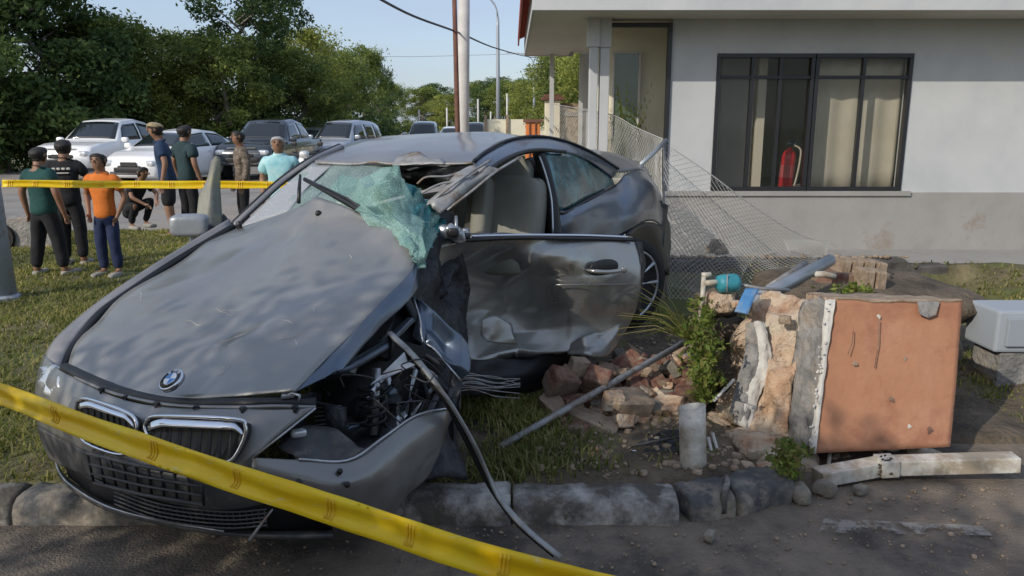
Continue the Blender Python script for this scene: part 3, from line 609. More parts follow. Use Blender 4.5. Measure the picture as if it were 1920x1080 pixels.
# steel post at the left edge
gx = G(4, 556, .08); lp = empty('steel_post', (gx[0], gx[1], .0), 0, 'thick grey blue steel post at the left edge with tape tied to it', 'post')
tubeo('post_shaft', [(gx[0], gx[1], -.1), (gx[0], gx[1], 1.2), (gx[0], gx[1], 5.5)], [.115, .095, .08], M['post_blue'], lp, 20)
mb = MB(); mb.lathe([(.14, 0), (.14, .03), (.115, .05)], (gx[0], gx[1], .05), (0, 0, 1), 16); mb.build('base_collar', M['post_blue'], lp)

# concrete drain headwall on the left
dh = empty('drain_headwall', G(30, 475, 0), 0, 'grey concrete drain headwall behind the boy in green', 'drain')
a = G(5, 478, 0); b = G(70, 474, 0)
mb = MB(); mb.box(((a + b) / 2 + np.array([-.3, .1, .16])), (b - a)[0] + .9 and (1.5, .16, .55)); mb.build('wall_slab', M['cement'], dh, bevel=.015)
mb = MB(); mb.box(((a + b) / 2 + np.array([-.3, -.06, .02])), (1.5, .3, .07)); mb.build('apron', M['kerb'], dh, bevel=.01)
mb = MB(); mb.lathe([(.16, 0), (.16, .1), (.12, .1), (.12, 0)], (a + b) / 2 + np.array([-.2, -.03, .2]), (0, 1, 0), 18); mb.build('pipe_mouth', M['black'], dh)

# ------------------------------------------------------------------ parked vehicles
def car(kind, mat, label, px, Y, head, group='vehicles parked across the road', grille=True, L=4.5, W=1.76, lod=0):
    K = dict(
        sedan=dict(L=4.4, W=1.70, st=[(-2.2, .30, .86, .86, .70), (-2.1, .22, .95, .97, .86), (-1.55, .2, .98, 1.03, .9), (-.95, .2, .96, 1.40, .62), (-.2, .2, .94, 1.46, .64), (.5, .2, .93, 1.38, .62), (1.2, .2, .90, .96, .88), (1.75, .2, .84, .88, .88), (2.12, .22, .72, .76, .80), (2.2, .3, .6, .62, .66)]),
        pickup=dict(L=5.0, W=1.80, st=[(-2.5, .45, 1.05, 1.05, .86), (-2.4, .4, 1.1, 1.10, .9), (-1.25, .4, 1.1, 1.12, .9), (-1.0, .4, 1.1, 1.66, .68), (-.3, .4, 1.09, 1.76, .70), (.45, .4, 1.08, 1.70, .68), (1.1, .4, 1.06, 1.12, .9), (1.9, .4, 1.02, 1.07, .9), (2.35, .4, .95, 1.0, .86), (2.5, .45, .8, .82, .78)]),
        mpv=dict(L=4.3, W=1.66, st=[(-2.15, .35, .95, 1.35, .6), (-2.05, .25, 1.0, 1.60, .68), (-1.3, .25, 1.0, 1.72, .68), (-.4, .25, .99, 1.75, .69), (.4, .25, .98, 1.70, .67), (1.15, .25, .97, 1.06, .86), (1.6, .25, .93, .99, .88), (2.02, .25, .85, .88, .84), (2.15, .32, .7, .72, .72)]))[kind]
    r = empty(kind if kind != 'mpv' else 'people_carrier', (0, 0, 0)); r.name = {'sedan': 'parked_sedan', 'pickup': 'pickup_truck', 'mpv': 'people_carrier'}[kind]
    st = np.array(K['st']); W = K['W']; xs = np.linspace(st[0, 0], st[-1, 0], 61)
    I = lambda x, c: np.interp(x, st[:, 0], st[:, c])
    def ring(x):
        zb, zs, zt, wt = I(x, 1), I(x, 2), I(x, 3), I(x, 4); e = min(1, (st[-1, 0] - abs(x)) / .5 + .0); hw = W / 2 * (.86 + .14 * math.sqrt(max(0, e)))
        wt = min(wt, 1) * hw
        return [(0, zb), (hw * .93, zb), (hw, zb + .16), (hw * 1.0, zb + (zs - zb) * .55), (hw * .985, zs - .05), (hw * .955, zs), (hw * .955 + (wt - hw * .955) * .5, zs + (zt - zs) * .52), (wt + .0, zt - (zt - zs) * .10), (wt * .9, zt - .012 * (zt > zs + .1)), (wt * .5, zt + .012), (0, zt + .018)]
    rings = [ring(x) for x in xs]; k = len(rings[0]); V = []
    for x, rg in zip(xs, rings):
        for y, z in rg: V.append([x, y, z])
        for y, z in rg[::-1][1:-1]: V.append([x, -y, z])
    kk = 2 * k - 2; F = [(i * kk + j, i * kk + (j + 1) % kk, (i + 1) * kk + (j + 1) % kk, (i + 1) * kk + j) for i in range(len(xs) - 1) for j in range(kk)] + [tuple(range(kk)), tuple(range(len(xs) * kk - 1, (len(xs) - 1) * kk - 1, -1))]
    mb = MB(); mb.add(V, F); o = mb.build('body', mat, r, smooth=True, local=True); fixn(o.data)
    def surf(x, t, side):  # t: 0 belt .. 1 roof edge on the side glass
        rg = ring(x); a, b, c = np.array(rg[5]), np.array(rg[6]), np.array(rg[7]); p = a + (b - a) * t * 2 if t < .5 else b + (c - b) * (t - .5) * 2
        return [x, side * (p[0] + .006), p[1]]
    fr = [i for i in range(len(st)) if st[i, 3] > st[i, 2] + .3]; xr0, xr1 = st[fr[0], 0], st[fr[-1], 0]; xw = st[fr[-1] + 1, 0]; xb = st[fr[0] - 1, 0] if fr[0] > 0 else st[0, 0]
    cuts = {'sedan': [(-1.1, -.32), (-.24, .62)], 'pickup': [(-.95, -.25), (-.17, .6)], 'mpv': [(-1.95, -1.25), (-1.17, -.35), (-.27, .6)]}[kind]
    for s in (1, -1):
        for a, b in cuts:
            sl = .35 if b > .5 else 0; sr = .3 if (a < -.9 and kind == 'sedan') else 0
            g = np.array([[surf(a + sr * -(1 - t) * .6 + (b + sl * (1 - t) - a + sr * (1 - t) * .6) * u, .1 + .8 * t, s) for t in np.linspace(0, 1, 5)] for u in np.linspace(0, 1, 9)])
            sheet('side_window', g, M['glass_dk'], r, .004, away=(0, s * 9, 1), mb=None)
    def wind(xa, xb_, nm):
        g = []
        for x in np.linspace(xa, xb_, 7):
            rg = ring(x); w, z = rg[8][0], rg[10][1]; w = rg[7][0] * .93
            g.append([[x, q * w, z - (.03 * q * q) + .006 + .004] for q in np.linspace(-1, 1, 9)])
        sheet(nm, np.array(g), M['glass_dk'], r, .005, away=(0, 0, 9))
    wind(xr1 + .06, xw - .06, 'windshield')
    if kind != 'mpv': wind(xb + .08, xr0 - .08, 'rear_window')
    xe = st[-1, 0]; zf = st[-1, 3]; zb = st[-1, 1]
    for s in (1, -1):
        mb = MB(); mb.rbox((xe - .10, s * W * .33, zf - .02), (.22, .40, .16), .5, s * -.35); mb.build('headlight', M['lightglass'], r, smooth=True, local=True)
        mb = MB(); mb.rbox((st[0, 0] + .06, s * W * .38, .85), (.14, .2, .3), .5); mb.build('tail_light', M['indicator'], r, smooth=True, local=True)
        mb = MB(); mb.rbox((.95, s * (W / 2 + .09), 1.02 if kind == 'sedan' else 1.15), (.12, .2, .15), .5); mb.build('wing_mirror', mat, r, smooth=True, local=True)
        mb = MB(); mb.rbox((xe - .07, s * W * .36, zb + .17), (.1, .16, .1), .7); mb.build('fog_lamp', M['lightglass'], r, smooth=True, local=True)
        for a, b in cuts: mb = MB(); mb.box((a + .12, s * (W / 2 - .004), .86), (.14, .03, .025)); mb.build('door_handle', M['chrome'], r, local=True)
        for wx in (xe - .82, st[0, 0] + .85):
            R = .31 if kind != 'pickup' else .37
            mb = MB(); mb.lathe([(R * 1.14, -.06), (R * 1.14, .012), (R * .9, .02)], (wx, s * (W / 2 - .03), R + .02), (0, s, 0), 22); mb.build('wheel_arch', M['black'], r, local=True)
            mb = MB(); mb.lathe([(R * .6, -.18), (R * .97, -.16), (R, -.1), (R, .0), (R * .93, .035), (R * .66, .04), (R * .62, .02)], (wx, s * (W / 2 - .02), R), (0, s, 0), 22); w = mb.build('wheel', M['rubber'], r, smooth=True, local=True)
            mb = MB(); mb.lathe([(R * .62, .0), (R * .6, .02), (R * .5, .0), (.06, .02), (.03, .03)], (wx, s * (W / 2 - .0), R), (0, s, 0), 22)
            for q in range(5): aq = q * 1.2566; mb.box((wx + math.cos(aq) * R * .34, s * (W / 2 + .022), R + math.sin(aq) * R * .34), (R * .5, .02, .05), M=Matrix.Rotation(-aq, 3, 'Y'))
            rr = mb.build('rim', M['rim'], w, local=True)
    mb = MB(); mb.rbox((xe - .005 - .03, 0, zf - .13 if kind == 'sedan' else zf - .1), (.1, W * .42, .12), .35); mb.build('grille', M['black'], r, smooth=True, local=True)
    mb = MB(); mb.rbox((xe - .0 - .03, 0, zb + .13), (.1, W * .55, .14), .3); mb.build('air_intake', M['black'], r, smooth=True, local=True)
    mb = MB(); mb.box((xe + .03, 0, zb + .28), (.02, .46, .11)); mb.build('number_plate', M['plate'], r, local=True, bevel=.004)
    mb = MB(); mb.rbox((xe - .06, 0, zb + .05), (.14, W * .8, .1), .4); mb.build('bumper_lip', M['trimgrey'], r, smooth=True, local=True)
    if kind == 'pickup':
        mb = MB(); mb.box((-1.78, 0, 1.10), (1.25, W * .82, .05)); mb.build('bed_cover', M['black'], r, local=True, bevel=.01)
        mb = MB(); mb.box((xe - .05, 0, .93), (.06, W * .46, .02)); mb.build('grille_bar', M['chrome'], r, local=True)
    x = (px - 960) / FOC * Y * 1.0
    r.location = (x, Y, -.07); r.rotation_euler = (0, 0, R_(head)); tag(r, label, 'car' if kind == 'sedan' else 'pickup truck' if kind == 'pickup' else 'people carrier', group); return r
car('pickup', M['carwhite'], 'white double cab pickup parked at the left, behind the boys', 222, 24.0, 266)
car('sedan', M['carwhite'], 'white sedan parked with its nose towards the capped man', 348, 22.3, 258)
car('pickup', M['cardark'], 'dark pickup with white fog panels parked behind the man in pale blue', 520, 24.8, 266)
car('mpv', M['carsilver'], 'silver people carrier parked right of the dark pickup', 652, 29.5, 258)
car('sedan', M['cargrey'], 'grey sedan half hidden between the dark pickup and silver people carrier', 596, 34, 262)
car('mpv', M['carsilver'], 'far silver car seen just over the crashed car roof, nose on', 799, 40, 272)
car('sedan', M['carwhite'], 'far white car right beside the rusty stay pole', 848, 55, 270)
car('mpv', M['cardark'], 'far dark car just right of the white concrete pole', 893, 55, 270)
# motorcycle by the dark pickup
mc = empty('motorcycle', (0, 0, 0))
for x in (-.62, .62):
    mb = MB(); mb.lathe([(.22, -.045), (.29, -.04), (.30, 0), (.29, .04), (.22, .045)], (x, 0, .3), (0, 1, 0), 22); w = mb.build('wheel', M['rubber'], mc, smooth=True, local=True)
    mb = MB(); mb.lathe([(.22, -.02), (.2, .02), (.04, .03)], (x, 0, .3), (0, 1, 0), 18); mb.build('rim', M['rim'], w, local=True)
mb = MB(); mb.rbox((-.28, 0, .78), (.75, .24, .14), .6); mb.build('saddle', M['black'], mc, smooth=True, local=True)
mb = MB(); mb.rbox((-.3, 0, .6), (.7, .22, .24), .6); mb.rbox((.1, 0, .42), (.4, .2, .3), .6); mb.build('body', M['cardark'], mc, smooth=True, local=True)
mb = MB(); mb.rbox((.38, 0, .72), (.22, .36, .55), .6, 0, 10, M=Matrix.Rotation(-.4, 3, 'Y')); mb.build('leg_shield', M['carwhite'], mc, smooth=True, local=True)
mb = MB(); mb.tube([(.62, 0, .3), (.48, 0, .7), (.36, 0, .98)], .03, 8); mb.tube([(.3, -.32, 1.03), (.38, -.1, .98), (.38, .1, .98), (.3, .32, 1.03)], .016, 8); mb.build('handlebar', M['black'], mc, smooth=True, local=True)
mb = MB(); mb.rbox((.46, 0, .98), (.16, .2, .16), .7); mb.build('headlamp', M['lightglass'], mc, smooth=True, local=True)
for s in (-1, 1): mb = MB(); mb.tube([(.34, s * .2, 1.0), (.3, s * .27, 1.16)], .008, 6); mb.rbox((.29, s * .28, 1.19), (.03, .13, .09), .7); mb.build('mirror', M['black'], mc, smooth=True, local=True)
mb = MB(); mb.rbox((.62, 0, .58), (.34, .13, .06), .7); mb.build('mudguard', M['carwhite'], mc, smooth=True, local=True)
mc.location = ((592 - 960) / FOC * 16.5, 16.5, -.07); mc.rotation_euler = (0, R_(0), R_(262)); tag(mc, 'dark and white underbone motorcycle parked behind the man in pale blue', 'motorcycle')
# ------------------------------------------------------------------ the wrecked coupe
YAW = R_(250.5); CO = np.array([-.86, 3.11, .03]); CM = np.array(Matrix.Rotation(YAW, 3, 'Z') @ Matrix.Rotation(R_(1.2), 3, 'Y'))
def Lc(x, y, z): return CM @ np.array([x, y, z]) + CO
car_o = empty('wrecked_car', CO, YAW, 'crashed grey two door coupe with crushed bonnet, shattered windshield and torn off left side', 'car')
W = car_o
def part(name, rows, mat, n=5, thick=.004, dn=None, cr_=None, parent=None, smooth=True, label=None):
    g = grid(rows, n)
    if dn: g = dent(g, *dn)
    if cr_: g = crumple(g, *cr_)
    o = sheet(name, g, mat, parent or W, thick, smooth)
    if label: o['label'] = label
    return o
def mk(name, mat, fn, parent=None, smooth=True, bevel=0, label=None):
    mb = MB(); fn(mb); o = mb.build(name, mat, parent or W, smooth=smooth, bevel=bevel)
    if label: o['label'] = label
    return o
# bonnet
hg = grid([
    [(128, 688, 2.90), (205, 723, 2.70), (320, 745, 2.52), (430, 742, 2.43), (552, 731, 2.38)],
    [(150, 632, 3.02), (245, 652, 2.85), (352, 668, 2.72), (478, 652, 2.62), (628, 655, 2.52)],
    [(222, 562, 3.28), (320, 571, 3.12), (432, 572, 2.99), (556, 560, 2.88), (704, 578, 2.72)],
    [(325, 497, 3.58), (420, 487, 3.44), (525, 468, 3.30), (640, 480, 3.14), (772, 505, 2.96)],
    [(388, 455, 3.74), (470, 440, 3.62), (562, 420, 3.46), (664, 435, 3.28), (774, 462, 3.08)],
    [(440, 429, 3.87), (524, 403, 3.72), (600, 377, 3.52), (688, 400, 3.36), (764, 432, 3.16)]], 9)
hg = dent(hg, .011, 2.6, 3, False, lambda i, j: .25 + 1.0 * math.sin(math.pi * i) ** .7)
hn = gnorm(hg); hn *= np.sign(((np.array([0, 0, CH]) - hg) * hn).sum(2, keepdims=True))
def segd(p, a, b):
    p, a, b = map(np.array, (p, a, b)); t = min(max(((p - a) @ (b - a)) / ((b - a) @ (b - a)), 0), 1); return np.linalg.norm(p - a - t * (b - a)), t
for i_ in range(hg.shape[0]):
    for j_ in range(hg.shape[1]):
        u, v = i_ / (hg.shape[0] - 1), j_ / (hg.shape[1] - 1); h = 0
        for a, b, am, wd in [((1, .5), (.42, .60), .016, .07), ((1, .5), (.72, .12), .010, .06), ((.62, .30), (.20, .45), .010, .12), ((.96, .72), (.55, .88), -.026, .12), ((.30, .02), (.52, .42), -.012, .08), ((.22, .70), (.45, .95), .016, .09), ((.30, .35), (.26, .75), -.010, .06), ((.72, .5), (.45, .3), -.010, .07)]:
            d_, t = segd((u, v), a, b); h += am * max(0, 1 - d_ / wd) * (1 - .75 * t)
        hg[i_, j_] += hn[i_, j_] * h
hg = crumple(hg, 9, .004, 8)
hood = sheet('bonnet', hg, M['paint'], W, .006)
hood.data.materials.clear(); hood.data.materials.append(carpaint('dusty_bonnet_paint', (.245, .245, .235), dust=(.34, .325, .30), damt=.75, rough=.30, metal=.6, dscale=1.0))
part('bonnet_edge', [
    [(552, 732, 2.378), (628, 656, 2.518), (704, 579, 2.718), (772, 506, 2.958), (774, 463, 3.078), (764, 433, 3.158)],
    [(600, 712, 2.43), (636, 672, 2.50), (709, 596, 2.69), (776, 525, 2.93), (780, 478, 3.07), (768, 440, 3.17)],
    [(640, 692, 2.49), (645, 690, 2.51), (714, 614, 2.70), (777, 547, 2.92), (784, 496, 3.10), (771, 450, 3.20)]], M['paint_shaded'], 10, .006, (.008, 8, 2, True), (9, .010, 3))
# crease line in the bonnet (kinked ridge below the peak) and scuffs
mk('hinge_stud', M['black'], lambda m: m.lathe([(.014, -.01), (.014, .03), (.006, .035)], P(597, 402, 3.47), P(597, 390, 3.3) - P(597, 402, 3.47)), hood)
mk('hinge_stud', M['black'], lambda m: m.lathe([(.013, -.01), (.013, .025), (.006, .03)], P(449, 426, 3.82), (0, 0, 1)), hood)
rs_ = np.random.default_rng(4); gnn = gnorm(hg); gnn *= np.sign(((np.array([0, 0, CH]) - hg) * gnn).sum(2, keepdims=True))
for q in range(15):
    i0, j0 = rs_.integers(4, hg.shape[0] - 6), rs_.integers(4, hg.shape[1] - 6)
    if q < 10: i0, j0 = int(hg.shape[0] * rs_.uniform(.12, .38)), int(hg.shape[1] * rs_.uniform(.35, .85))
    di, dj = rs_.uniform(-3, 3), rs_.uniform(-4, 4); pts_ = []
    for t in np.linspace(0, 1, 5):
        a_, b_ = i0 + di * t + rs_.normal() * .15, j0 + dj * t + rs_.normal() * .15; ia, jb = int(np.clip(a_, 0, hg.shape[0] - 2)), int(np.clip(b_, 0, hg.shape[1] - 2)); fa, fb = np.clip(a_ - ia, 0, 1), np.clip(b_ - jb, 0, 1)
        pts_.append(hg[ia, jb] * (1 - fa) * (1 - fb) + hg[ia + 1, jb] * fa * (1 - fb) + hg[ia, jb + 1] * (1 - fa) * fb + hg[ia + 1, jb + 1] * fa * fb + gnn[ia, jb] * .0005)
    mk('scratch', M['plaster'], lambda m: m.tube(pts_, [.0003, .0008, .0012, .0008, .0003], 5), hood)
# round badge: ring, quadrants, letters
bc = P(325, 716, 2.497); bn_ = np.cross(P(400, 738, 2.47) - P(250, 735, 2.63), P(325, 680, 2.66) - P(325, 742, 2.525)); bn_ /= np.linalg.norm(bn_); bn_ = bn_ if bn_ @ (np.array([0, 0, CH]) - bc) > 0 else -bn_
bu = P(400, 725, 2.48) - P(250, 722, 2.60); bu -= (bu @ bn_) * bn_; bu /= np.linalg.norm(bu); bv = np.cross(bn_, bu)
bc = bc + bn_ * .012
badge = mk('badge', M['chrome'], lambda m: m.lathe([(.042, -.014), (.043, 0), (.040, .004), (.037, .003)], bc, bn_, 32))
mk('badge_ring', M['badge_black'], lambda m: m.lathe([(.0375, .0), (.0375, .0045)], bc, bn_, 32), badge)
def sector(m, a0, r=.0225, h=.0062):
    pts = [bc + bn_ * h] + [bc + bn_ * h + r * (math.cos(a0 + t) * bu + math.sin(a0 + t) * bv) for t in np.linspace(0, math.pi / 2, 9)]
    prism(m, pts, -bn_ * .004)
for q in range(4): mk('badge_quadrant', M['badge_blue'] if q % 2 else M['badge_white'], lambda m, q=q: sector(m, q * math.pi / 2), badge, smooth=False)
mk('badge_inner_ring', M['chrome'], lambda m: m.lathe([(.0245, .004), (.0245, .0058), (.0225, .006)], bc, bn_, 28), badge)
for ch, ang in (('B', 128), ('M', 90), ('W', 52)):
    cu = bpy.data.curves.new('letter', 'FONT'); cu.body = ch; cu.size = .017; cu.extrude = .0006; cu.align_x = 'CENTER'; cu.align_y = 'CENTER'
    to = bpy.data.objects.new('letter', cu); COL.objects.link(to); bpy.context.view_layer.update()
    me = bpy.data.meshes.new_from_object(to.evaluated_get(bpy.context.evaluated_depsgraph_get())); bpy.data.objects.remove(to)
    a = R_(ang); er_ = math.cos(a) * bu + math.sin(a) * bv; et = math.sin(a) * bu - math.cos(a) * bv
    v = np.array([x.co[:] for x in me.vertices]); pw = bc + er_ * .031 + bn_ * .0052 + v[:, :1] * et + v[:, 1:2] * er_ + v[:, 2:3] * bn_
    mb = MB(); mb.add(pw, [tuple(p.vertices) for p in me.polygons]); mb.build('badge_letter', M['badge_white'], badge)
# seal strip with clips below the bonnet
sl = [(122, 697, 2.88), (160, 716, 2.77), (215, 738, 2.665), (300, 757, 2.53), (370, 763, 2.45), (455, 764, 2.385), (520, 762, 2.37), (592, 764, 2.385)]
mk('seal_strip', M['paint'], lambda m: m.tube(cr([P(*q) for q in sl], 6), .007, 8, flat=1))
for q in [(190, 730, 2.70), (236, 745, 2.63), (293, 757, 2.53), (368, 764, 2.45), (455, 766, 2.38), (553, 764, 2.37)]:
    mk('clip', M['darkmetal'], lambda m, q=q: (m.rbox(P(q[0], q[1], q[2] - .01), (.020, .014, .014), .5), m.rbox(P(q[0], q[1] + 5, q[2] - .012), (.01, .012, .016), .5)))
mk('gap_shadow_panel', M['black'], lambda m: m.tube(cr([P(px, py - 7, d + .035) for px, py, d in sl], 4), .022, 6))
mk('latch_bracket', M['baremetal'], lambda m: (m.rbox(P(540, 741, 2.40), (.04, .03, .015), .4, .3), m.tube([P(525, 748, 2.40), P(548, 737, 2.39), P(562, 742, 2.38), P(560, 752, 2.38)], .005)))
# front bumper skin
bumper = part('front_bumper', [
    [(80, 662, 3.08), (122, 699, 2.87), (215, 744, 2.64), (320, 764, 2.485), (450, 766, 2.375), (592, 765, 2.375)],
    [(70, 705, 3.02), (115, 728, 2.84), (208, 772, 2.60), (312, 795, 2.44), (420, 802, 2.345), (560, 790, 2.36)],
    [(64, 755, 2.99), (108, 775, 2.81), (198, 822, 2.565), (306, 848, 2.405), (410, 860, 2.32), (510, 826, 2.335)],
    [(70, 800, 2.98), (112, 822, 2.80), (195, 862, 2.56), (305, 892, 2.39), (405, 905, 2.31), (474, 860, 2.31)]], M['paint'], 7, .006, (.006, 3, 5))
part('bumper_skirt', [
    [(70, 800, 2.975), (112, 822, 2.80), (195, 862, 2.56), (305, 892, 2.39), (405, 905, 2.31), (474, 860, 2.305)],
    [(78, 830, 2.99), (118, 852, 2.82), (190, 888, 2.60), (300, 922, 2.42), (410, 936, 2.33), (500, 905, 2.31)],
    [(92, 862, 3.02), (130, 880, 2.85), (192, 902, 2.62), (300, 940, 2.44), (420, 958, 2.36), (520, 940, 2.34)]], M['trimgrey'], 6, .006, (.004, 5, 2))
part('bumper_corner', [
    [(474, 858, 2.30), (560, 862, 2.34), (652, 864, 2.41), (718, 822, 2.50), (780, 780, 2.62), (843, 766, 2.76)],
    [(472, 880, 2.295), (560, 895, 2.32), (652, 908, 2.37), (722, 868, 2.46), (785, 822, 2.59), (836, 800, 2.74)],
    [(480, 908, 2.31), (562, 935, 2.34), (652, 962, 2.39), (728, 930, 2.48), (782, 885, 2.60), (822, 850, 2.74)],
    [(500, 935, 2.33), (570, 962, 2.37), (655, 998, 2.43), (715, 985, 2.50), (765, 930, 2.62), (800, 890, 2.76)]], M['paint'], 7, .006, (.012, 5, 8, False, lambda i, j: j), (6, .010, 4, lambda i, j: j))
mk('bumper_edge', M['baremetal'], lambda m: m.tube(cr([P(*q) for q in [(560, 861, 2.335), (652, 863, 2.405), (718, 821, 2.495), (780, 779, 2.615), (843, 765, 2.755)]], 6), .0045, 6))
mk('bumper_edge', M['baremetal'], lambda m: m.tube([P(592, 765, 2.37), P(530, 815, 2.33), P(474, 858, 2.30)], .0035, 6))
for q in [(637, 884, 2.36), (651, 909, 2.35), (560, 905, 2.31)]: mk('sensor_hole', M['black'], lambda m, q=q: m.lathe([(.009, -.008), (.009, .004)], P(*q), P(0, 300, 0) * 0 + np.array([.1, -1, .3])))
# kidney grilles
def kd(px): return float(np.interp(px, [140, 200, 255, 310, 365, 420, 465], [2.715, 2.585, 2.49, 2.415, 2.365, 2.325, 2.32]))
def kidney(outl, toph):
    pts = cr([(*q, 0) for q in outl + [outl[0]]], 6)[:-1, :2]
    g = mk('kidney_grille', M['black'], lambda m: prism(m, [P(x, y, kd(x) - .034) for x, y in pts], [0, .055, -.03]), smooth=False)
    mk('chrome_surround', M['chrome'], lambda m: m.tube([P(x, y, kd(x) - .038) for x, y in list(pts) + [pts[0], pts[1]]], .006, 8, cap=False), g)
    xs = [q[0] for q in outl]; x0, x1 = min(xs), max(xs)
    if x0 > 200: tl, bl_ = [(272, 800), (276, 788), (300, 780), (440, 786), (460, 802)], [(272, 806), (288, 828), (330, 852), (400, 868), (434, 862), (455, 828), (460, 806)]
    else: tl, bl_ = [(141, 775), (145, 752), (165, 748), (235, 772), (255, 792)], [(141, 785), (148, 812), (165, 832), (212, 850), (240, 848), (254, 815)]
    ys = lambda x, f: float(np.interp(x, *zip(*(tl if f is min else bl_))))
    top = []; 
    for x in np.linspace(x0 + 5, x1 - 5, 14): top.append([(x, ys(x, min) + 1, kd(x) - .030), (x, ys(x, min) + toph * .5, kd(x) - .046), (x, ys(x, min) + toph, kd(x) - .054)])
    part('chrome_brow', list(map(list, zip(*top))), M['chrome'], 2, .004, parent=g)
    for x in np.linspace(x0 + 10, x1 - 10, 10 if x1 - x0 > 150 else 9):
        a, b = ys(x, min) + toph, ys(x, max) - 2
        mk('slat', M['trimgrey'], lambda m, x=x, a=a, b=b: m.tube([P(x + 2, a, kd(x) - .036), P(x, (a + b) / 2, kd(x) - .042), P(x - 2, b, kd(x) - .036)], [.0018] * 3, 5, flat=2.5), g)
kidney([(276, 788), (300, 780), (440, 786), (460, 800), (455, 828), (434, 862), (400, 868), (330, 852), (288, 828), (272, 803)], 20)
kidney([(145, 752), (165, 748), (235, 772), (255, 790), (254, 815), (240, 848), (212, 850), (165, 832), (148, 812), (141, 780)], 15)
# number plate bracket (empty)
pq = [P(163, 850, 2.57), P(378, 893, 2.30), P(382, 947, 2.31), P(176, 905, 2.58)]
br = mk('plate_bracket', M['trimgrey'], lambda m: prism(m, [p + np.array([0, .03, 0]) for p in pq], [0.004, .015, 0]), smooth=False)
bl = lambda u, v: (pq[0] * (1 - u) + pq[1] * u) * (1 - v) + (pq[3] * (1 - u) + pq[2] * u) * v
for v in (0, .36, .68, 1): mk('bracket_bar', M['trimgrey'], lambda m, v=v: m.tube([bl(0, v), bl(.5, v) - np.array([0, .012, 0]), bl(1, v)], .0042 if 0 < v < 1 else .006, 6), br)
for u in np.linspace(0, 1, 10): mk('bracket_bar', M['black'], lambda m, u=u: m.tube([bl(u, 0), bl(u, 1)], .0045, 6), br)
# lower air intake and splitter
part('lower_intake', [[(120, 868, 2.90), (192, 905, 2.66), (300, 944, 2.48), (420, 960, 2.40), (520, 945, 2.38), (620, 975, 2.46)], [(128, 895, 2.93), (195, 940, 2.70), (300, 972, 2.54), (420, 992, 2.46), (520, 998, 2.43), (625, 998, 2.50)]], M['black'], 5, .01)
for k in range(5):
    mk('intake_bar', M['trimgrey'], lambda m, k=k: m.tube(cr([P(x, y + k * 7.5, d - .02) for x, y, d in [(215, 915, 2.60), (300, 945, 2.46), (420, 960, 2.38), (500, 955, 2.36)]], 4), .003, 5))
for x in np.linspace(225, 495, 24): mk('intake_bar', M['trimgrey'], lambda m, x=x: m.tube([P(x, float(np.interp(x, [215, 300, 420, 500], [915, 945, 960, 955])), float(np.interp(x, [215, 300, 420, 500], [2.59, 2.45, 2.37, 2.35]))), P(x + 6, float(np.interp(x, [215, 300, 420, 500], [948, 976, 992, 990])), float(np.interp(x, [215, 300, 420, 500], [2.61, 2.47, 2.39, 2.37])))], .0022, 5))
lipp = [(104, 866, 2.98), (112, 890, 2.90), (135, 915, 2.81), (200, 953, 2.63), (300, 980, 2.48), (420, 1000, 2.38), (540, 1006, 2.36), (625, 1004, 2.42)]
part('splitter', [[(x, y - 14, d + .10) for x, y, d in lipp], [(x, y - 3, d + .01) for x, y, d in lipp], [(x, y + 5, d + .015) for x, y, d in lipp]], M['trimgrey'], 5, .006)
mk('splitter_edge', M['baremetal'], lambda m: m.tube(cr([P(x, y - 4, d) for x, y, d in lipp[:6]], 6), .0035, 6))
mk('dangling_strut', M['steel_dull'], lambda m: m.tube([P(511, 955, 2.30), P(488, 985, 2.30), P(468, 1013, 2.29)], [.004, .006, .008], 6, flat=.6))
# right wing (image left)
part('right_wing', [
    [(112, 694, 2.95), (134, 645, 3.05), (182, 586, 3.24), (238, 545, 3.40), (322, 489, 3.66), (434, 422, 3.92)],
    [(84, 684, 3.04), (104, 638, 3.12), (160, 588, 3.33), (226, 540, 3.48), (314, 484, 3.72), (428, 416, 3.98)],
    [(76, 720, 3.14), (90, 690, 3.30), (140, 650, 3.50), (206, 602, 3.66), (294, 550, 3.90), (410, 490, 4.15)],
    [(80, 800, 3.15), (110, 800, 3.35), (160, 760, 3.55), (220, 700, 3.7), (300, 630, 3.95), (410, 560, 4.2)]], M['paint_dusty'], 6, .006)
mk('wing_gap', M['black'], lambda m: m.tube(cr([P(*q) for q in [(116, 700, 2.96), (142, 648, 3.06), (190, 588, 3.26), (244, 548, 3.42), (328, 492, 3.68), (438, 426, 3.93)]], 5), .02, 6))
part('right_headlight', [[(79, 690, 3.0), (100, 684, 2.96), (118, 694, 2.90)], [(76, 712, 2.97), (95, 712, 2.93), (115, 720, 2.86)], [(78, 735, 2.96), (95, 742, 2.90), (110, 745, 2.84)]], M['lightglass'], 5, .01, None, (3, .012, 4))
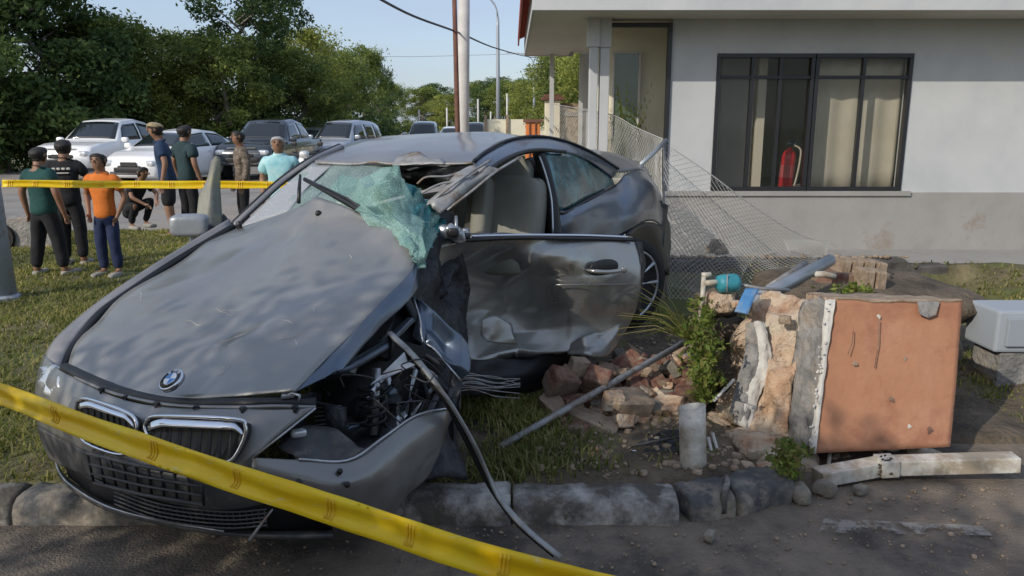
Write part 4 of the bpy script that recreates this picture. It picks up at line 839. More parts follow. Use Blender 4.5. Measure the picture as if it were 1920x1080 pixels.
# wheels
def wheel(c, axis, R=.325, wd=.23, name='wheel', spokes=10):
    c = np.array(c); ax = np.array(axis, float); ax /= np.linalg.norm(ax)
    w = mk(name, M['rubber'], lambda m: m.lathe([(R * .72, -wd), (R * .95, -wd), (R, -wd * .85), (R, -.03), (R * .97, 0), (R * .78, .012), (R * .74, 0)], c, ax, 40))
    mk('rim', M['rim'], lambda m: m.lathe([(R * .76, -.06), (R * .77, .004), (R * .74, .012), (R * .71, -.01), (R * .69, -.07), (.05, -.08)], c, ax, 36), w)
    a = np.cross(ax, [0, 0, 1.]); a /= np.linalg.norm(a); b = np.cross(ax, a)
    for q in range(spokes):
        an = 6.2832 * q / spokes; d1 = math.cos(an) * a + math.sin(an) * b
        mk('spoke', M['rim'], lambda m: m.tube([c + d1 * .05 - ax * .01, c + d1 * R * .4 - ax * .012, c + d1 * R * .73 - ax * .004], [.020, .014, .020], 6, flat=.7), w)
    mk('hub_cap', M['rim'], lambda m: m.lathe([(.065, -.07), (.062, .004), (.03, .012)], c, ax, 20), w)
wc = P(1186, 535, 5.35); wheel(wc, (.56, -.80, -.03))
wheel(Lc(-2.78, -.74, .33), Lc(0, -1, 0) - CO); wheel(Lc(.0, -.74, .33), Lc(0, -1, 0) - CO)
wheel(P(756, 800, 3.05), Lc(.4, 1, 0) - CO)
# engine bay debris
part('inner_wing', [
    [(560, 745, 2.75), (640, 700, 2.95), (720, 630, 3.10), (785, 565, 3.2), (840, 640, 3.2)],
    [(545, 790, 2.70), (640, 770, 2.85), (720, 730, 3.05), (790, 690, 3.2), (850, 720, 3.2)],
    [(520, 850, 2.55), (620, 850, 2.72), (720, 820, 2.85), (800, 790, 3.1), (860, 820, 3.15)],
    [(560, 900, 2.6), (640, 930, 2.7), (730, 920, 2.8), (800, 900, 2.95), (862, 905, 3.05)]], M['darkmetal'], 6, .01, None, (4, .09, 3))
for k in range(34):
    px, py = random.uniform(575, 830), random.uniform(640, 850)
    if py < 1250 - px * .82 + 0 or (px < 640 and py > 830): continue
    d = 2.62 + (px - 575) / 600 + random.random() * .2
    mt = M[random.choice(['darkmetal', 'black', 'black', 'trimgrey', 'paint_shaded', 'darkmetal'])]
    if k % 3: mk('engine_piece', mt, lambda m: m.rbox(P(px, py, d), [random.uniform(.03, .1) for _ in range(3)], random.choice([.25, .4, .8]), random.random() * 3, 8, M=Euler((random.random() * 3, random.random() * 3, random.random() * 3)).to_matrix()))
    else: mk('hose', mt, lambda m: m.tube(cr([P(px + random.uniform(-40, 40), py + random.uniform(-40, 40), d + random.uniform(-.06, .06)) for _ in range(4)], 5), .006 + random.random() * .008, 6))
def coil(c, r, h, n):
    return [P(c[0], c[1], c[2]) + np.array([r * math.cos(w), r * math.sin(w), h * w / (6.2832 * n)]) for w in np.linspace(0, 6.2832 * n, n * 12)]
mk('suspension_spring', M['darkmetal'], lambda m: m.tube(coil((700, 800, 2.78), .045, .16, 5), .007, 5))
mk('strut_tube', M['baremetal'], lambda m: m.tube([P(700, 815, 2.78), P(706, 690, 2.80)], .017, 8))
mk('radiator_core', M['darkmetal'], lambda m: m.box(P(610, 790, 2.62), (.03, .16, .12), 1.1))
for q in range(7): mk('radiator_fin', M['steel_dull'], lambda m, q=q: m.tube([P(590, 765 + q * 8, 2.585), P(640, 760 + q * 8, 2.62)], .0016, 4))
mk('subframe_bracket', M['trimgrey'], lambda m: (m.tube([P(740, 840, 2.70), P(790, 800, 2.78), P(820, 740, 2.85)], .014, 6, flat=.4), m.tube([P(660, 850, 2.55), P(720, 845, 2.62), P(760, 800, 2.75)], .010, 6, flat=.5)))
mk('inner_beam', M['paint_shaded'], lambda m: m.tube([P(600, 700, 2.62), P(650, 690, 2.7), P(720, 650, 2.85), P(770, 600, 3.0)], [.022, .026, .024, .02], 6, flat=.7))
for q in range(8):
    x0, y0 = random.uniform(600, 780), random.uniform(690, 800); mk('wire', random.choice([M['black'], M['black'], M['trimgrey']]), lambda m: m.tube(cr([P(x0, y0, 2.62), P(x0 + random.uniform(-30, 50), y0 + random.uniform(-40, 30), 2.60), P(x0 + random.uniform(0, 70), y0 + random.uniform(-30, 50), 2.66), P(x0 + random.uniform(20, 90), y0 + random.uniform(-10, 60), 2.72)], 6), .0028, 5))
mk('broken_lamp_shell', M['lightglass'], lambda m: m.rbox(P(560, 812, 2.42), (.05, .03, .025), .6, .4))
part('headlight_liner', [[(520, 838, 2.40), (560, 800, 2.44), (610, 800, 2.5), (660, 830, 2.5)], [(545, 852, 2.37), (590, 840, 2.41), (640, 845, 2.45), (690, 838, 2.48)], [(560, 862, 2.36), (600, 865, 2.39), (655, 867, 2.43), (705, 835, 2.49)]], M['trimgrey'], 5, .004, None, (3, .012, 6))
mk('torn_shard', M['baremetal'], lambda m: prism(m, [P(694, 722, 2.60), P(758, 660, 2.68), P(763, 676, 2.68), P(778, 684, 2.66)], [.002, .008, -.004]), smooth=False)
mk('torn_shard', M['baremetal'], lambda m: prism(m, [P(696, 730, 2.58), P(706, 722, 2.59), P(702, 735, 2.58)], [.002, .008, -.004]), smooth=False)
mk('torn_shard', M['baremetal'], lambda m: prism(m, [P(655, 697, 2.6), P(668, 690, 2.6), P(664, 700, 2.6)], [.002, .01, -.004]), smooth=False)
part('torn_left_wing', [
    [(772, 556, 3.00), (785, 560, 2.97), (812, 585, 2.93), (848, 622, 2.92), (870, 645, 2.95)],
    [(774, 590, 2.95), (788, 600, 2.90), (812, 628, 2.88), (850, 668, 2.88), (873, 690, 2.92)],
    [(782, 628, 2.94), (792, 640, 2.88), (814, 655, 2.86), (842, 690, 2.86), (866, 712, 2.9)]], M['paint_shaded'], 12, .004, None, (8, .026, 9))
mk('wing_flange', M['baremetal'], lambda m: m.tube(cr([P(*q) for q in [(776, 562, 2.96), (788, 600, 2.89), (793, 638, 2.87), (815, 655, 2.85), (845, 692, 2.85), (864, 714, 2.88)]], 4), .005, 6))
part('torn_left_wing', [[(852, 700, 2.92), (866, 715, 2.92), (856, 760, 2.85)], [(840, 730, 2.88), (850, 750, 2.86), (850, 790, 2.85)], [(842, 765, 2.82), (852, 790, 2.84), (848, 830, 2.9)]], M['darkmetal'], 6, .004, None, (4, .02, 5))
mk('hanging_trim', M['steel_dull'], lambda m: m.tube(cr([P(*q) for q in [(730, 624, 2.74), (776, 668, 2.68), (822, 725, 2.66), (852, 768, 2.69), (888, 832, 2.76), (914, 888, 2.82), (940, 938, 2.82), (985, 990, 2.76), (1052, 1046, 2.70)]], 6), .0135, 8, flat=.55))
mk('hanging_trim', M['black'], lambda m: m.tube(cr([P(*q) for q in [(760, 655, 2.72), (800, 705, 2.69), (838, 755, 2.69), (870, 815, 2.76), (905, 885, 2.84), (935, 935, 2.84), (975, 985, 2.78), (1040, 1040, 2.72)]], 6), .012, 8))
# ---- roof and pillars
roof = part('roof', [
    [(590, 303, 4.13), (660, 306, 4.0), (740, 306, 3.9), (820, 306, 3.82), (888, 304, 3.76)],
    [(628, 282, 4.42), (692, 280, 4.32), (762, 279, 4.2), (840, 279, 4.12), (917, 283, 4.0)],
    [(690, 262, 4.9), (752, 259, 4.8), (818, 257, 4.7), (882, 257, 4.62), (952, 265, 4.45)],
    [(745, 254, 5.4), (812, 250, 5.3), (872, 248, 5.2), (932, 250, 5.1), (992, 260, 4.9)],
    [(850, 259, 6.0), (892, 256, 5.9), (942, 255, 5.8), (990, 259, 5.7), (1052, 270, 5.5)]], M['paint_dusty'], 6, .012, (.01, 2, 4))
mk('roof_edge', M['steel_dull'], lambda m: m.tube(cr([P(*q) for q in [(592, 305, 4.11), (660, 308, 3.98), (700, 304, 3.93), (740, 308, 3.88), (820, 308, 3.80), (886, 306, 3.745)]], 5), [.006] * 26, 6))
part('roof_edge', [[(745, 290, 3.96), (775, 284, 3.97), (800, 292, 3.9), (830, 299, 3.84)], [(735, 307, 3.86), (775, 306, 3.83), (805, 307, 3.80), (835, 308, 3.78)]], M['steel_dull'], 4, .004, None, (3, .012, 2), label='scraped pale patch on the front roof edge')
rail = part('roof_rail', [
    [(888, 304, 3.75), (915, 283, 3.97), (958, 263, 4.3), (1008, 257, 4.6), (1060, 266, 4.85), (1110, 287, 5.15), (1160, 318, 5.55)],
    [(894, 314, 3.70), (922, 292, 3.90), (964, 273, 4.2), (1010, 267, 4.48), (1060, 275, 4.75), (1107, 293, 5.05), (1156, 325, 5.48)],
    [(905, 330, 3.70), (936, 304, 3.87), (976, 286, 4.12), (1012, 281, 4.36), (1058, 284, 4.68), (1102, 299, 4.98), (1150, 334, 5.44)]], M['paint_shaded'], 5, .02, (.004, 4, 1))
mk('roof_seal', M['black'], lambda m: m.tube(cr([P(*q) for q in [(888, 302, 3.74), (915, 281, 3.96), (958, 261, 4.29), (1008, 255, 4.59), (1060, 264, 4.84), (1110, 285, 5.14), (1160, 316, 5.54)]], 5), .008, 6))
mk('window_seal', M['black'], lambda m: m.tube(cr([P(*q) for q in [(832, 392, 3.55), (880, 352, 3.62), (905, 331, 3.68), (938, 304, 3.85), (978, 286, 4.10), (1014, 281, 4.34), (1060, 285, 4.66)]], 5), .012, 6))
part('left_pillar', [
    [(800, 372, 3.50), (835, 345, 3.58), (868, 320, 3.68), (895, 303, 3.74)],
    [(812, 385, 3.46), (850, 355, 3.53), (885, 330, 3.62), (915, 310, 3.70)],
    [(826, 400, 3.48), (866, 370, 3.55), (903, 341, 3.64), (936, 316, 3.74)]], M['steel_dull'], 5, .02, None, (4, .02, 3))
for a in [[(782, 345, 3.6), (800, 332, 3.6), (840, 330, 3.62), (880, 316, 3.7)], [(790, 362, 3.55), (825, 345, 3.57), (862, 338, 3.6), (896, 322, 3.66)], [(800, 385, 3.5), (842, 352, 3.52), (880, 325, 3.6), (920, 300, 3.72)], [(838, 394, 3.5), (885, 358, 3.56), (930, 322, 3.66), (975, 295, 3.9)]]:
    mk('pillar_strip', M['steel_dull'], lambda m, a=a: m.tube(cr([P(*q) for q in a], 5), .008, 6, flat=.7))
part('header_lining', [[(735, 312, 3.95), (800, 312, 3.85), (860, 312, 3.8), (895, 310, 3.76)], [(745, 330, 4.0), (800, 335, 3.9), (850, 335, 3.8), (880, 325, 3.75)], [(755, 345, 4.1), (800, 352, 4.0), (840, 352, 3.9), (868, 340, 3.8)]], M['darkmetal'], 5, .01, None, (3, .04, 8))
mk('right_pillar', M['paint_dusty'], lambda m: m.tube(cr([P(*q) for q in [(436, 426, 3.95), (480, 385, 4.02), (530, 340, 4.12), (588, 300, 4.20), (640, 276, 4.45)]], 6), .020, 10, flat=.8))
mk('pillar_seal', M['black'], lambda m: m.tube(cr([P(*q) for q in [(432, 424, 4.0), (476, 382, 4.07), (526, 337, 4.17), (584, 297, 4.25), (636, 273, 4.5)]], 6), .014, 8))
# ---- windshield
ws = part('windshield', [
    [(446, 430, 3.90), (528, 402, 3.77), (606, 380, 3.60), (650, 392, 3.50), (690, 402, 3.42)],
    [(515, 364, 4.02), (575, 352, 3.92), (635, 345, 3.82), (672, 350, 3.76), (705, 352, 3.72)],
    [(588, 304, 4.16), (625, 306, 4.08), (665, 307, 4.02), (700, 308, 3.97), (738, 309, 3.93)]], M['crack_light'], 7, .006, (.014, 5, 3))
part('windshield_edge', [
    [(444, 431, 3.895), (490, 414, 3.82), (540, 398, 3.74)],
    [(513, 365, 4.01), (545, 358, 3.955), (575, 352, 3.905)],
    [(586, 305, 4.15), (605, 306, 4.11), (625, 307, 4.07)]], M['crack_grey'], 6, .004, label='frosted grey side of the windshield')
part('shattered_glass', [
    [(628, 348, 3.74), (662, 330, 3.72), (700, 315, 3.70), (737, 305, 3.68), (748, 326, 3.72)],
    [(622, 372, 3.62), (680, 358, 3.56), (720, 348, 3.50), (754, 345, 3.54), (776, 360, 3.64)],
    [(640, 392, 3.50), (702, 388, 3.40), (740, 383, 3.34), (778, 383, 3.42), (812, 393, 3.56)],
    [(676, 402, 3.38), (735, 413, 3.24), (764, 423, 3.18), (792, 433, 3.28), (826, 424, 3.5)],
    [(738, 430, 3.20), (766, 450, 3.07), (781, 478, 3.04), (795, 478, 3.12), (808, 468, 3.3)],
    [(768, 468, 3.04), (778, 484, 3.02), (785, 502, 3.01), (791, 498, 3.08), (798, 490, 3.2)]], M['crack_green'], 7, .005, None, (4, .042, 12), smooth=False, label='crumpled green laminated glass folded over the dashboard')
part('shattered_glass', [
    [(758, 350, 3.60), (790, 362, 3.64), (806, 376, 3.66)],
    [(768, 390, 3.42), (800, 395, 3.50), (824, 405, 3.62)],
    [(775, 430, 3.30), (806, 434, 3.40), (827, 428, 3.55)],
    [(785, 465, 3.2), (800, 468, 3.3), (812, 458, 3.45)]], plain('teal_glass', (.01, .14, .15), .12, 0, .5), 6, .004, None, (3, .035, 5), smooth=False, label='dark teal bulge of broken glass')
mk('wiper', M['black'], lambda m: (m.tube([P(571, 336, 3.70), P(620, 362, 3.56), P(668, 390, 3.42), P(700, 406, 3.34)], [.010, .014, .014, .009], 6), m.tube([P(600, 348, 3.60), P(650, 372, 3.47), P(690, 398, 3.36)], .006, 6)))
mk('wiper', M['black'], lambda m: m.tube([P(563, 328, 3.72), P(561, 355, 3.66), P(560, 380, 3.62)], [.006, .009, .009], 6))
# ---- cabin
part('dashboard', [[(610, 395, 3.75), (700, 405, 3.65), (790, 400, 3.75), (850, 405, 3.75)], [(640, 430, 3.7), (720, 460, 3.5), (800, 480, 3.55), (850, 450, 3.62)], [(700, 500, 3.6), (760, 560, 3.4), (820, 560, 3.5), (860, 500, 3.6)]], M['darkmetal'], 5, .02, None, (3, .06, 2))
part('firewall', [[(770, 440, 3.35), (810, 445, 3.50), (860, 448, 3.6)], [(775, 520, 3.2), (800, 530, 3.45), (860, 540, 3.75)], [(790, 620, 3.15), (830, 640, 3.45), (880, 640, 3.8)], [(800, 720, 3.1), (850, 735, 3.4), (930, 735, 3.8)]], M['darkmetal'], 6, .02, None, (3, .07, 4))
c0 = P(945, 400, 4.35)
Ms = CM @ np.array([[-1, 0, 0], [0, -1, 0], [0, 0, 1.]])
seat = mk('seat', M['seat'], lambda m: m.rbox(c0 + np.array([-.0, 0, -.02]), (.16, .44, .46), .38, 0, 16, M=CM @ np.array(Matrix.Rotation(-.28, 3, 'Y'))))
mk('seat_bolster', M['seat'], lambda m: m.rbox(P(905, 402, 4.28), (.16, .10, .42), .5, 0, 12, M=CM @ np.array(Matrix.Rotation(-.28, 3, 'Y'))), seat)
mk('seat_bolster', M['seat'], lambda m: m.rbox(P(1004, 405, 4.38), (.16, .10, .42), .5, 0, 12, M=CM @ np.array(Matrix.Rotation(-.28, 3, 'Y'))), seat)
mk('headrest', M['seat'], lambda m: m.rbox(P(955, 330, 4.44), (.13, .28, .21), .5, 0, 14, M=CM @ np.array(Matrix.Rotation(-.2, 3, 'Y'))), seat)
mk('seat', M['black'], lambda m: (m.rbox(P(1008, 325, 4.75), (.12, .2, .2), .6, 0, 12, M=CM), m.rbox(P(1010, 410, 4.7), (.16, .3, .5), .5, 0, 12, M=CM)), label='dark rear seat and headrest')
mk('seat_cushion', M['seat'], lambda m: m.rbox(P(925, 475, 4.15), (.5, .5, .16), .4, 0, 12, M=CM))
part('far_door_trim', [[(850, 330, 5.0), (900, 312, 5.1), (960, 290, 5.2)], [(850, 390, 5.0), (900, 385, 5.1), (960, 380, 5.2)], [(850, 470, 5.0), (900, 465, 5.1), (960, 460, 5.2)]], M['cream_trim'], 4, .02)
mk('b_pillar', M['black'], lambda m: m.tube(cr([P(*q) for q in [(1008, 284, 4.40), (1022, 325, 4.42), (1034, 380, 4.43), (1042, 450, 4.43)]], 5), [.028 + .0007 * i for i in range(16)], 8, flat=1.2))
mk('b_pillar_trim', M['rim'], lambda m: m.tube(cr([P(*q) for q in [(1011, 292, 4.36), (1024, 330, 4.38), (1034, 375, 4.39), (1037, 440, 4.39)]], 5), .006, 6))
part('quarter_glass', [[(1022, 284, 4.44), (1060, 285, 4.70), (1100, 299, 5.0), (1148, 334, 5.46)], [(1034, 335, 4.45), (1070, 340, 4.70), (1105, 338, 4.98), (1150, 339, 5.46)], [(1046, 392, 4.46), (1062, 394, 4.56), (1100, 372, 4.9), (1152, 346, 5.44)]], M['glass_q'], 5, .005)
mk('glass_seal', M['black'], lambda m: m.tube(cr([P(*q) for q in [(1045, 398, 4.42), (1062, 398, 4.52), (1100, 377, 4.85), (1154, 348, 5.40)]], 5), .01, 6))
# ---- rear quarter
part('rear_quarter', [
    [(1048, 396, 4.46), (1066, 395, 4.56), (1108, 375, 4.86), (1154, 346, 5.42), (1172, 326, 5.62), (1200, 318, 5.95), (1222, 332, 6.35)],
    [(1044, 415, 4.42), (1070, 410, 4.52), (1112, 392, 4.80), (1162, 368, 5.22), (1196, 350, 5.5), (1222, 350, 5.85), (1238, 365, 6.3)],
    [(1040, 440, 4.43), (1072, 438, 4.54), (1115, 428, 4.80), (1165, 405, 5.12), (1203, 388, 5.4), (1230, 390, 5.75), (1244, 398, 6.25)],
    [(1040, 470, 4.46), (1075, 468, 4.58), (1118, 462, 4.84), (1160, 445, 5.12), (1196, 421, 5.40), (1226, 415, 5.72), (1248, 428, 6.2)]], M['paint_shaded'], 6, .008, (.01, 3, 6), (6, .009, 5))
part('rear_sill', [[(1040, 470, 4.46), (1075, 468, 4.58), (1118, 462, 4.84), (1150, 452, 5.05)], [(1040, 560, 4.5), (1075, 560, 4.62), (1115, 560, 4.85), (1140, 555, 5.0)], [(1045, 620, 4.6), (1080, 620, 4.7), (1115, 612, 4.85), (1138, 605, 5.0)]], M['paint_shaded'], 5, .008)
def arch(m):
    pts = []
    for w in np.linspace(-1.9, 1.2, 16):
        pts.append(P(1196 + 44 * math.sin(w) + 8 * (w > 0) * w, 520 - 100 * math.cos(w) * (1 if w < 0 else 1) + (0 if w < 0 else 6), 5.5 + .25 * math.sin(w)))
    m.tube(pts, .03, 8)
part('arch_liner', [[(1178, 440, 5.15), (1198, 422, 5.42), (1226, 417, 5.72), (1247, 430, 6.1)], [(1180, 470, 5.35), (1205, 455, 5.6), (1232, 455, 5.85), (1251, 480, 6.05)], [(1185, 540, 5.7), (1210, 520, 5.85), (1236, 500, 5.95), (1250, 516, 6.0)]], M['black'], 5, .02)
part('rear_bumper_end', [[(1236, 378, 6.15), (1246, 384, 6.3), (1250, 400, 6.6)], [(1240, 440, 6.0), (1250, 445, 6.2), (1254, 450, 6.6)], [(1238, 510, 5.95), (1248, 515, 6.1), (1251, 518, 6.5)]], M['black'], 5, .02, None, (3, .03, 4))
part('boot_lid', [
    [(1110, 287, 5.2), (1156, 320, 5.56), (1198, 317, 5.95), (1222, 331, 6.4)],
    [(1120, 286, 5.8), (1150, 296, 6.1), (1185, 303, 6.4), (1214, 318, 6.7)],
    [(1105, 280, 6.4), (1135, 284, 6.7), (1165, 290, 6.95), (1200, 303, 7.2)]], M['paint_dusty'], 5, .01, (.01, 3, 2))
# far side and tail, closed in car space
def lpart(name, rows, mat, n=3, th=.01, away=None):
    g = np.array([[Lc(*q) for q in r] for r in rows]); g = cr(g, n); g = np.swapaxes(cr(np.swapaxes(g, 0, 1), n), 0, 1); return sheet(name, g, mat, W, th, True, away=away)
lpart('right_side', [[(-.75, -.84, .86), (-1.6, -.87, .87), (-2.3, -.87, .88), (-3.0, -.85, .88), (-3.7, -.72, .86)], [(-.7, -.91, .62), (-1.6, -.92, .62), (-2.25, -.92, .66), (-3.1, -.92, .66), (-3.75, -.78, .6)], [(-.6, -.88, .22), (-1.6, -.88, .22), (-2.35, -.88, .24), (-3.15, -.88, .3), (-3.75, -.74, .3)]], M['paint'], 4, away=Lc(-1.5, -9, .5))
lpart('right_window', [[(-1.0, -.66, 1.22), (-1.6, -.66, 1.27), (-2.3, -.62, 1.22), (-2.8, -.62, 1.08)], [(-.85, -.80, .9), (-1.6, -.82, .9), (-2.4, -.80, .92), (-3.0, -.75, .94)]], M['glass_q'], 3, .006, away=Lc(-1.5, -9, .5))
lpart('tail_panel', [[(-3.72, -.72, .86), (-3.86, 0, .88), (-3.90, .5, .84)], [(-3.85, -.74, .6), (-3.98, 0, .62), (-4.0, .5, .6)], [(-3.78, -.7, .28), (-3.9, 0, .28), (-3.9, .5, .3)]], M['paint'], 4, away=Lc(-9, 0, .5))
lpart('floor_pan', [[(-.6, -.8, .2), (-.6, 0, .2), (-.8, .3, .2)], [(-2.2, -.8, .2), (-2.2, 0, .2), (-2.2, .55, .2)], [(-3.7, -.6, .28), (-3.7, 0, .28), (-3.7, .5, .28)]], M['black'], 3, .03, away=Lc(-2, 0, 9))
part('rear_screen', [[(850, 259, 6.0), (942, 256, 5.8), (1050, 271, 5.52), (1108, 288, 5.2)], [(900, 268, 6.4), (980, 268, 6.3), (1060, 278, 6.2), (1108, 288, 5.9)], [(950, 285, 6.9), (1020, 285, 6.8), (1080, 284, 6.6), (1120, 287, 6.4)]], M['glass_dk'], 4, .006)
# ---- the sprung door
dw = lambda i, j: (.35 + .75 * (1 - j)) if i > .1 else .1
g = grid([
    [(800, 468, 3.45), (868, 454, 3.55), (938, 449, 3.70), (1010, 447, 3.86), (1090, 448, 4.06), (1150, 450, 4.20), (1190, 454, 4.31)],
    [(798, 500, 3.50), (864, 488, 3.68), (936, 482, 3.82), (1012, 480, 3.87), (1090, 478, 4.02), (1152, 480, 4.16), (1198, 482, 4.27)],
    [(796, 540, 3.60), (866, 532, 3.86), (938, 528, 4.04), (1012, 520, 3.98), (1090, 517, 4.01), (1152, 517, 4.15), (1202, 516, 4.25)],
    [(800, 585, 3.62), (872, 582, 3.92), (944, 580, 4.14), (1016, 572, 4.08), (1088, 565, 4.05), (1148, 562, 4.17), (1198, 560, 4.27)],
    [(812, 625, 3.66), (885, 622, 3.92), (955, 624, 4.12), (1022, 618, 4.12), (1084, 612, 4.10), (1140, 610, 4.20), (1182, 604, 4.31)],
    [(832, 662, 3.66), (902, 664, 3.84), (962, 664, 4.02), (1020, 662, 4.10), (1074, 660, 4.10), (1120, 667, 4.12), (1160, 640, 4.27)]], 13)
g = crumple(g, 13, .075, 21, lambda i, j: min(1, i * 3) * max(0, 1.15 - j) * (1 if j < .62 else .5)); g = crumple(g, 6, .016, 5, lambda i, j: min(1, i * 3) * max(0, 1 - j) ** 1.2)
door = sheet('door', g, M['paint_door'], W, .05)
mk('belt_strip', M['chrome'], lambda m: m.tube(cr([P(*q) for q in [(884, 443, 3.60), (960, 441, 3.74), (1040, 441, 3.92), (1110, 442, 4.10), (1184, 445, 4.28)]], 5), .008, 6), door)
mk('belt_seal', M['black'], lambda m: m.tube(cr([P(*q) for q in [(850, 452, 3.52), (900, 449, 3.60), (970, 446, 3.74), (1050, 447, 3.93), (1120, 448, 4.12), (1186, 450, 4.28)]], 5), .011, 6), door)
mk('handle_recess', M['black'], lambda m: m.rbox(P(1133, 501, 4.065), (.19, .03, .085), .9, .55, 12), door)
mk('door_handle', M['paint_door'], lambda m: m.tube(cr([P(*q) for q in [(1098, 506, 4.02), (1118, 509, 3.99), (1140, 510, 4.03), (1168, 507, 4.10)]], 4), [.004, .009, .011, .012, .013, .013, .013, .013, .013, .013, .013, .012, .008], 8, flat=.9), door)
mk('key_cap', M['paint_door'], lambda m: m.rbox(P(1170, 506, 4.13), (.035, .02, .034), .7, .5), door)
mk('swage_line', M['paint_door'], lambda m: m.tube([P(1035, 534, 3.965), P(1100, 533, 4.0), P(1150, 533, 4.13), P(1196, 533, 4.235)], .004, 6, flat=.6), door)
part('door_end', [[(1190, 454, 4.32), (1200, 456, 4.42), (1200, 462, 4.5)], [(1202, 516, 4.26), (1208, 520, 4.4), (1206, 520, 4.5)], [(1182, 604, 4.32), (1192, 606, 4.42), (1190, 606, 4.5)]], M['darkmetal'], 5, .01, None, (3, .02, 7), parent=door)
part('lower_flap', [[(1058, 650, 4.12), (1090, 630, 4.05), (1130, 622, 4.12), (1165, 605, 4.25)], [(1062, 658, 4.08), (1100, 652, 4.0), (1135, 645, 4.08), (1160, 630, 4.22)], [(1064, 664, 4.06), (1105, 668, 3.98), (1138, 668, 4.06), (1152, 650, 4.2)]], M['paint_door'], 5, .004, None, (4, .02, 2), parent=door)
part('torn_liner', [[(905, 600, 3.64), (930, 592, 3.68), (958, 606, 3.76)], [(902, 625, 3.64), (932, 624, 3.68), (965, 632, 3.76)], [(912, 640, 3.65), (938, 644, 3.69), (970, 646, 3.77)]], M['paint_door'], 5, .003, None, (3, .010, 6), parent=door)
# left mirror smashed
mk('left_mirror', M['baremetal'], lambda m: [m.rbox(P(random.uniform(832, 876), random.uniform(420, 446), 3.48 + random.random() * .05), [random.uniform(.03, .07) for _ in range(3)], .5, 0, 8, M=Euler((random.random() * 3, random.random() * 3, 0)).to_matrix()) for _ in range(9)] and m.tube([P(855, 405, 3.5), P(856, 440, 3.48)], .008, 6), label='smashed silver door mirror remains')
mk('left_mirror', M['black'], lambda m: (m.rbox(P(850, 436, 3.45), (.05, .03, .04), .6), m.rbox(P(872, 442, 3.5), (.05, .05, .03), .6)), label='black inner shell of the smashed mirror')
# right mirror and the bent panel standing by it
rm = mk('right_mirror', M['mirror_grey'], lambda m: m.rbox(P(356, 422, 4.05), (.195, .12, .115), .45, .2, 14))
mk('mirror_arm', M['black'], lambda m: (m.rbox(P(391, 432, 4.08), (.06, .08, .07), .6), m.tube([P(385, 440, 4.08), P(410, 444, 4.08), P(430, 436, 4.05)], .018, 8)), rm)
mk('mirror_foot', M['steel'], lambda m: m.tube([P(362, 440, 4.1), P(360, 455, 4.12), P(357, 470, 4.15)], .016, 8), rm)
part('bent_panel', [[(393, 298, 4.5), (403, 291, 4.5), (412, 300, 4.52)], [(382, 340, 4.46), (396, 340, 4.42), (415, 342, 4.48)], [(372, 385, 4.42), (390, 388, 4.38), (415, 390, 4.45)], [(366, 425, 4.4), (385, 430, 4.36), (414, 432, 4.42)], [(375, 450, 4.4), (390, 452, 4.36), (414, 450, 4.42)]], M['panel_grey'], 6, .012, None, (5, .02, 3), label='bent grey panel standing up beside the right mirror')
part('right_door_edge', [[(418, 400, 4.5), (426, 408, 4.5), (430, 420, 4.5)], [(416, 420, 4.45), (424, 424, 4.45), (432, 430, 4.45)], [(416, 440, 4.42), (424, 440, 4.42), (434, 440, 4.42)]], M['black'], 4, .02)
# underside
part('sill', [[(835, 655, 3.72), (900, 662, 3.9), (980, 664, 4.1), (1060, 662, 4.2), (1110, 665, 4.3)], [(850, 700, 3.70), (900, 702, 3.85), (980, 700, 4.0), (1040, 690, 4.2), (1090, 675, 4.3)], [(850, 738, 3.70), (900, 740, 3.85), (980, 738, 4.05), (1030, 715, 4.25), (1080, 690, 4.35)]], M['black'], 5, .02, None, (4, .03, 3))
for k in range(9):
    y = 700 + k * 4; mk('wire', M['steel_dull'], lambda m, y=y: m.tube(cr([P(858, y + random.uniform(-4, 4), 3.45), P(890, y + random.uniform(-3, 3), 3.5), P(930, y + 6 + random.uniform(-6, 6), 3.6), P(975, y + 6 + random.uniform(-10, 12), 3.75)], 5), .0028, 5))
# ------------------------------------------------------------------ people
def skin_eval(verts, edges, rad, root, sub=2):
    me = bpy.data.meshes.new('tmp'); me.from_pydata([tuple(v) for v in verts], edges, []); o = bpy.data.objects.new('tmp', me); COL.objects.link(o)
    sk = o.modifiers.new('s', 'SKIN'); sk.use_smooth_shade = True; sk.branch_smoothing = .6
    for i, r in enumerate(rad): q = me.skin_vertices[0].data[i]; q.radius = r if hasattr(r, '__len__') else (r, r); q.use_root = (i == root)
    ss = o.modifiers.new('u', 'SUBSURF'); ss.levels = sub; ss.render_levels = sub
    bpy.context.view_layer.update(); dg = bpy.context.evaluated_depsgraph_get(); e = o.evaluated_get(dg); em = e.to_mesh()
    v = np.array([x.co[:] for x in em.vertices]); f = [tuple(p.vertices) for p in em.polygons]; e.to_mesh_clear(); bpy.data.objects.remove(o); bpy.data.meshes.remove(me); return v, f
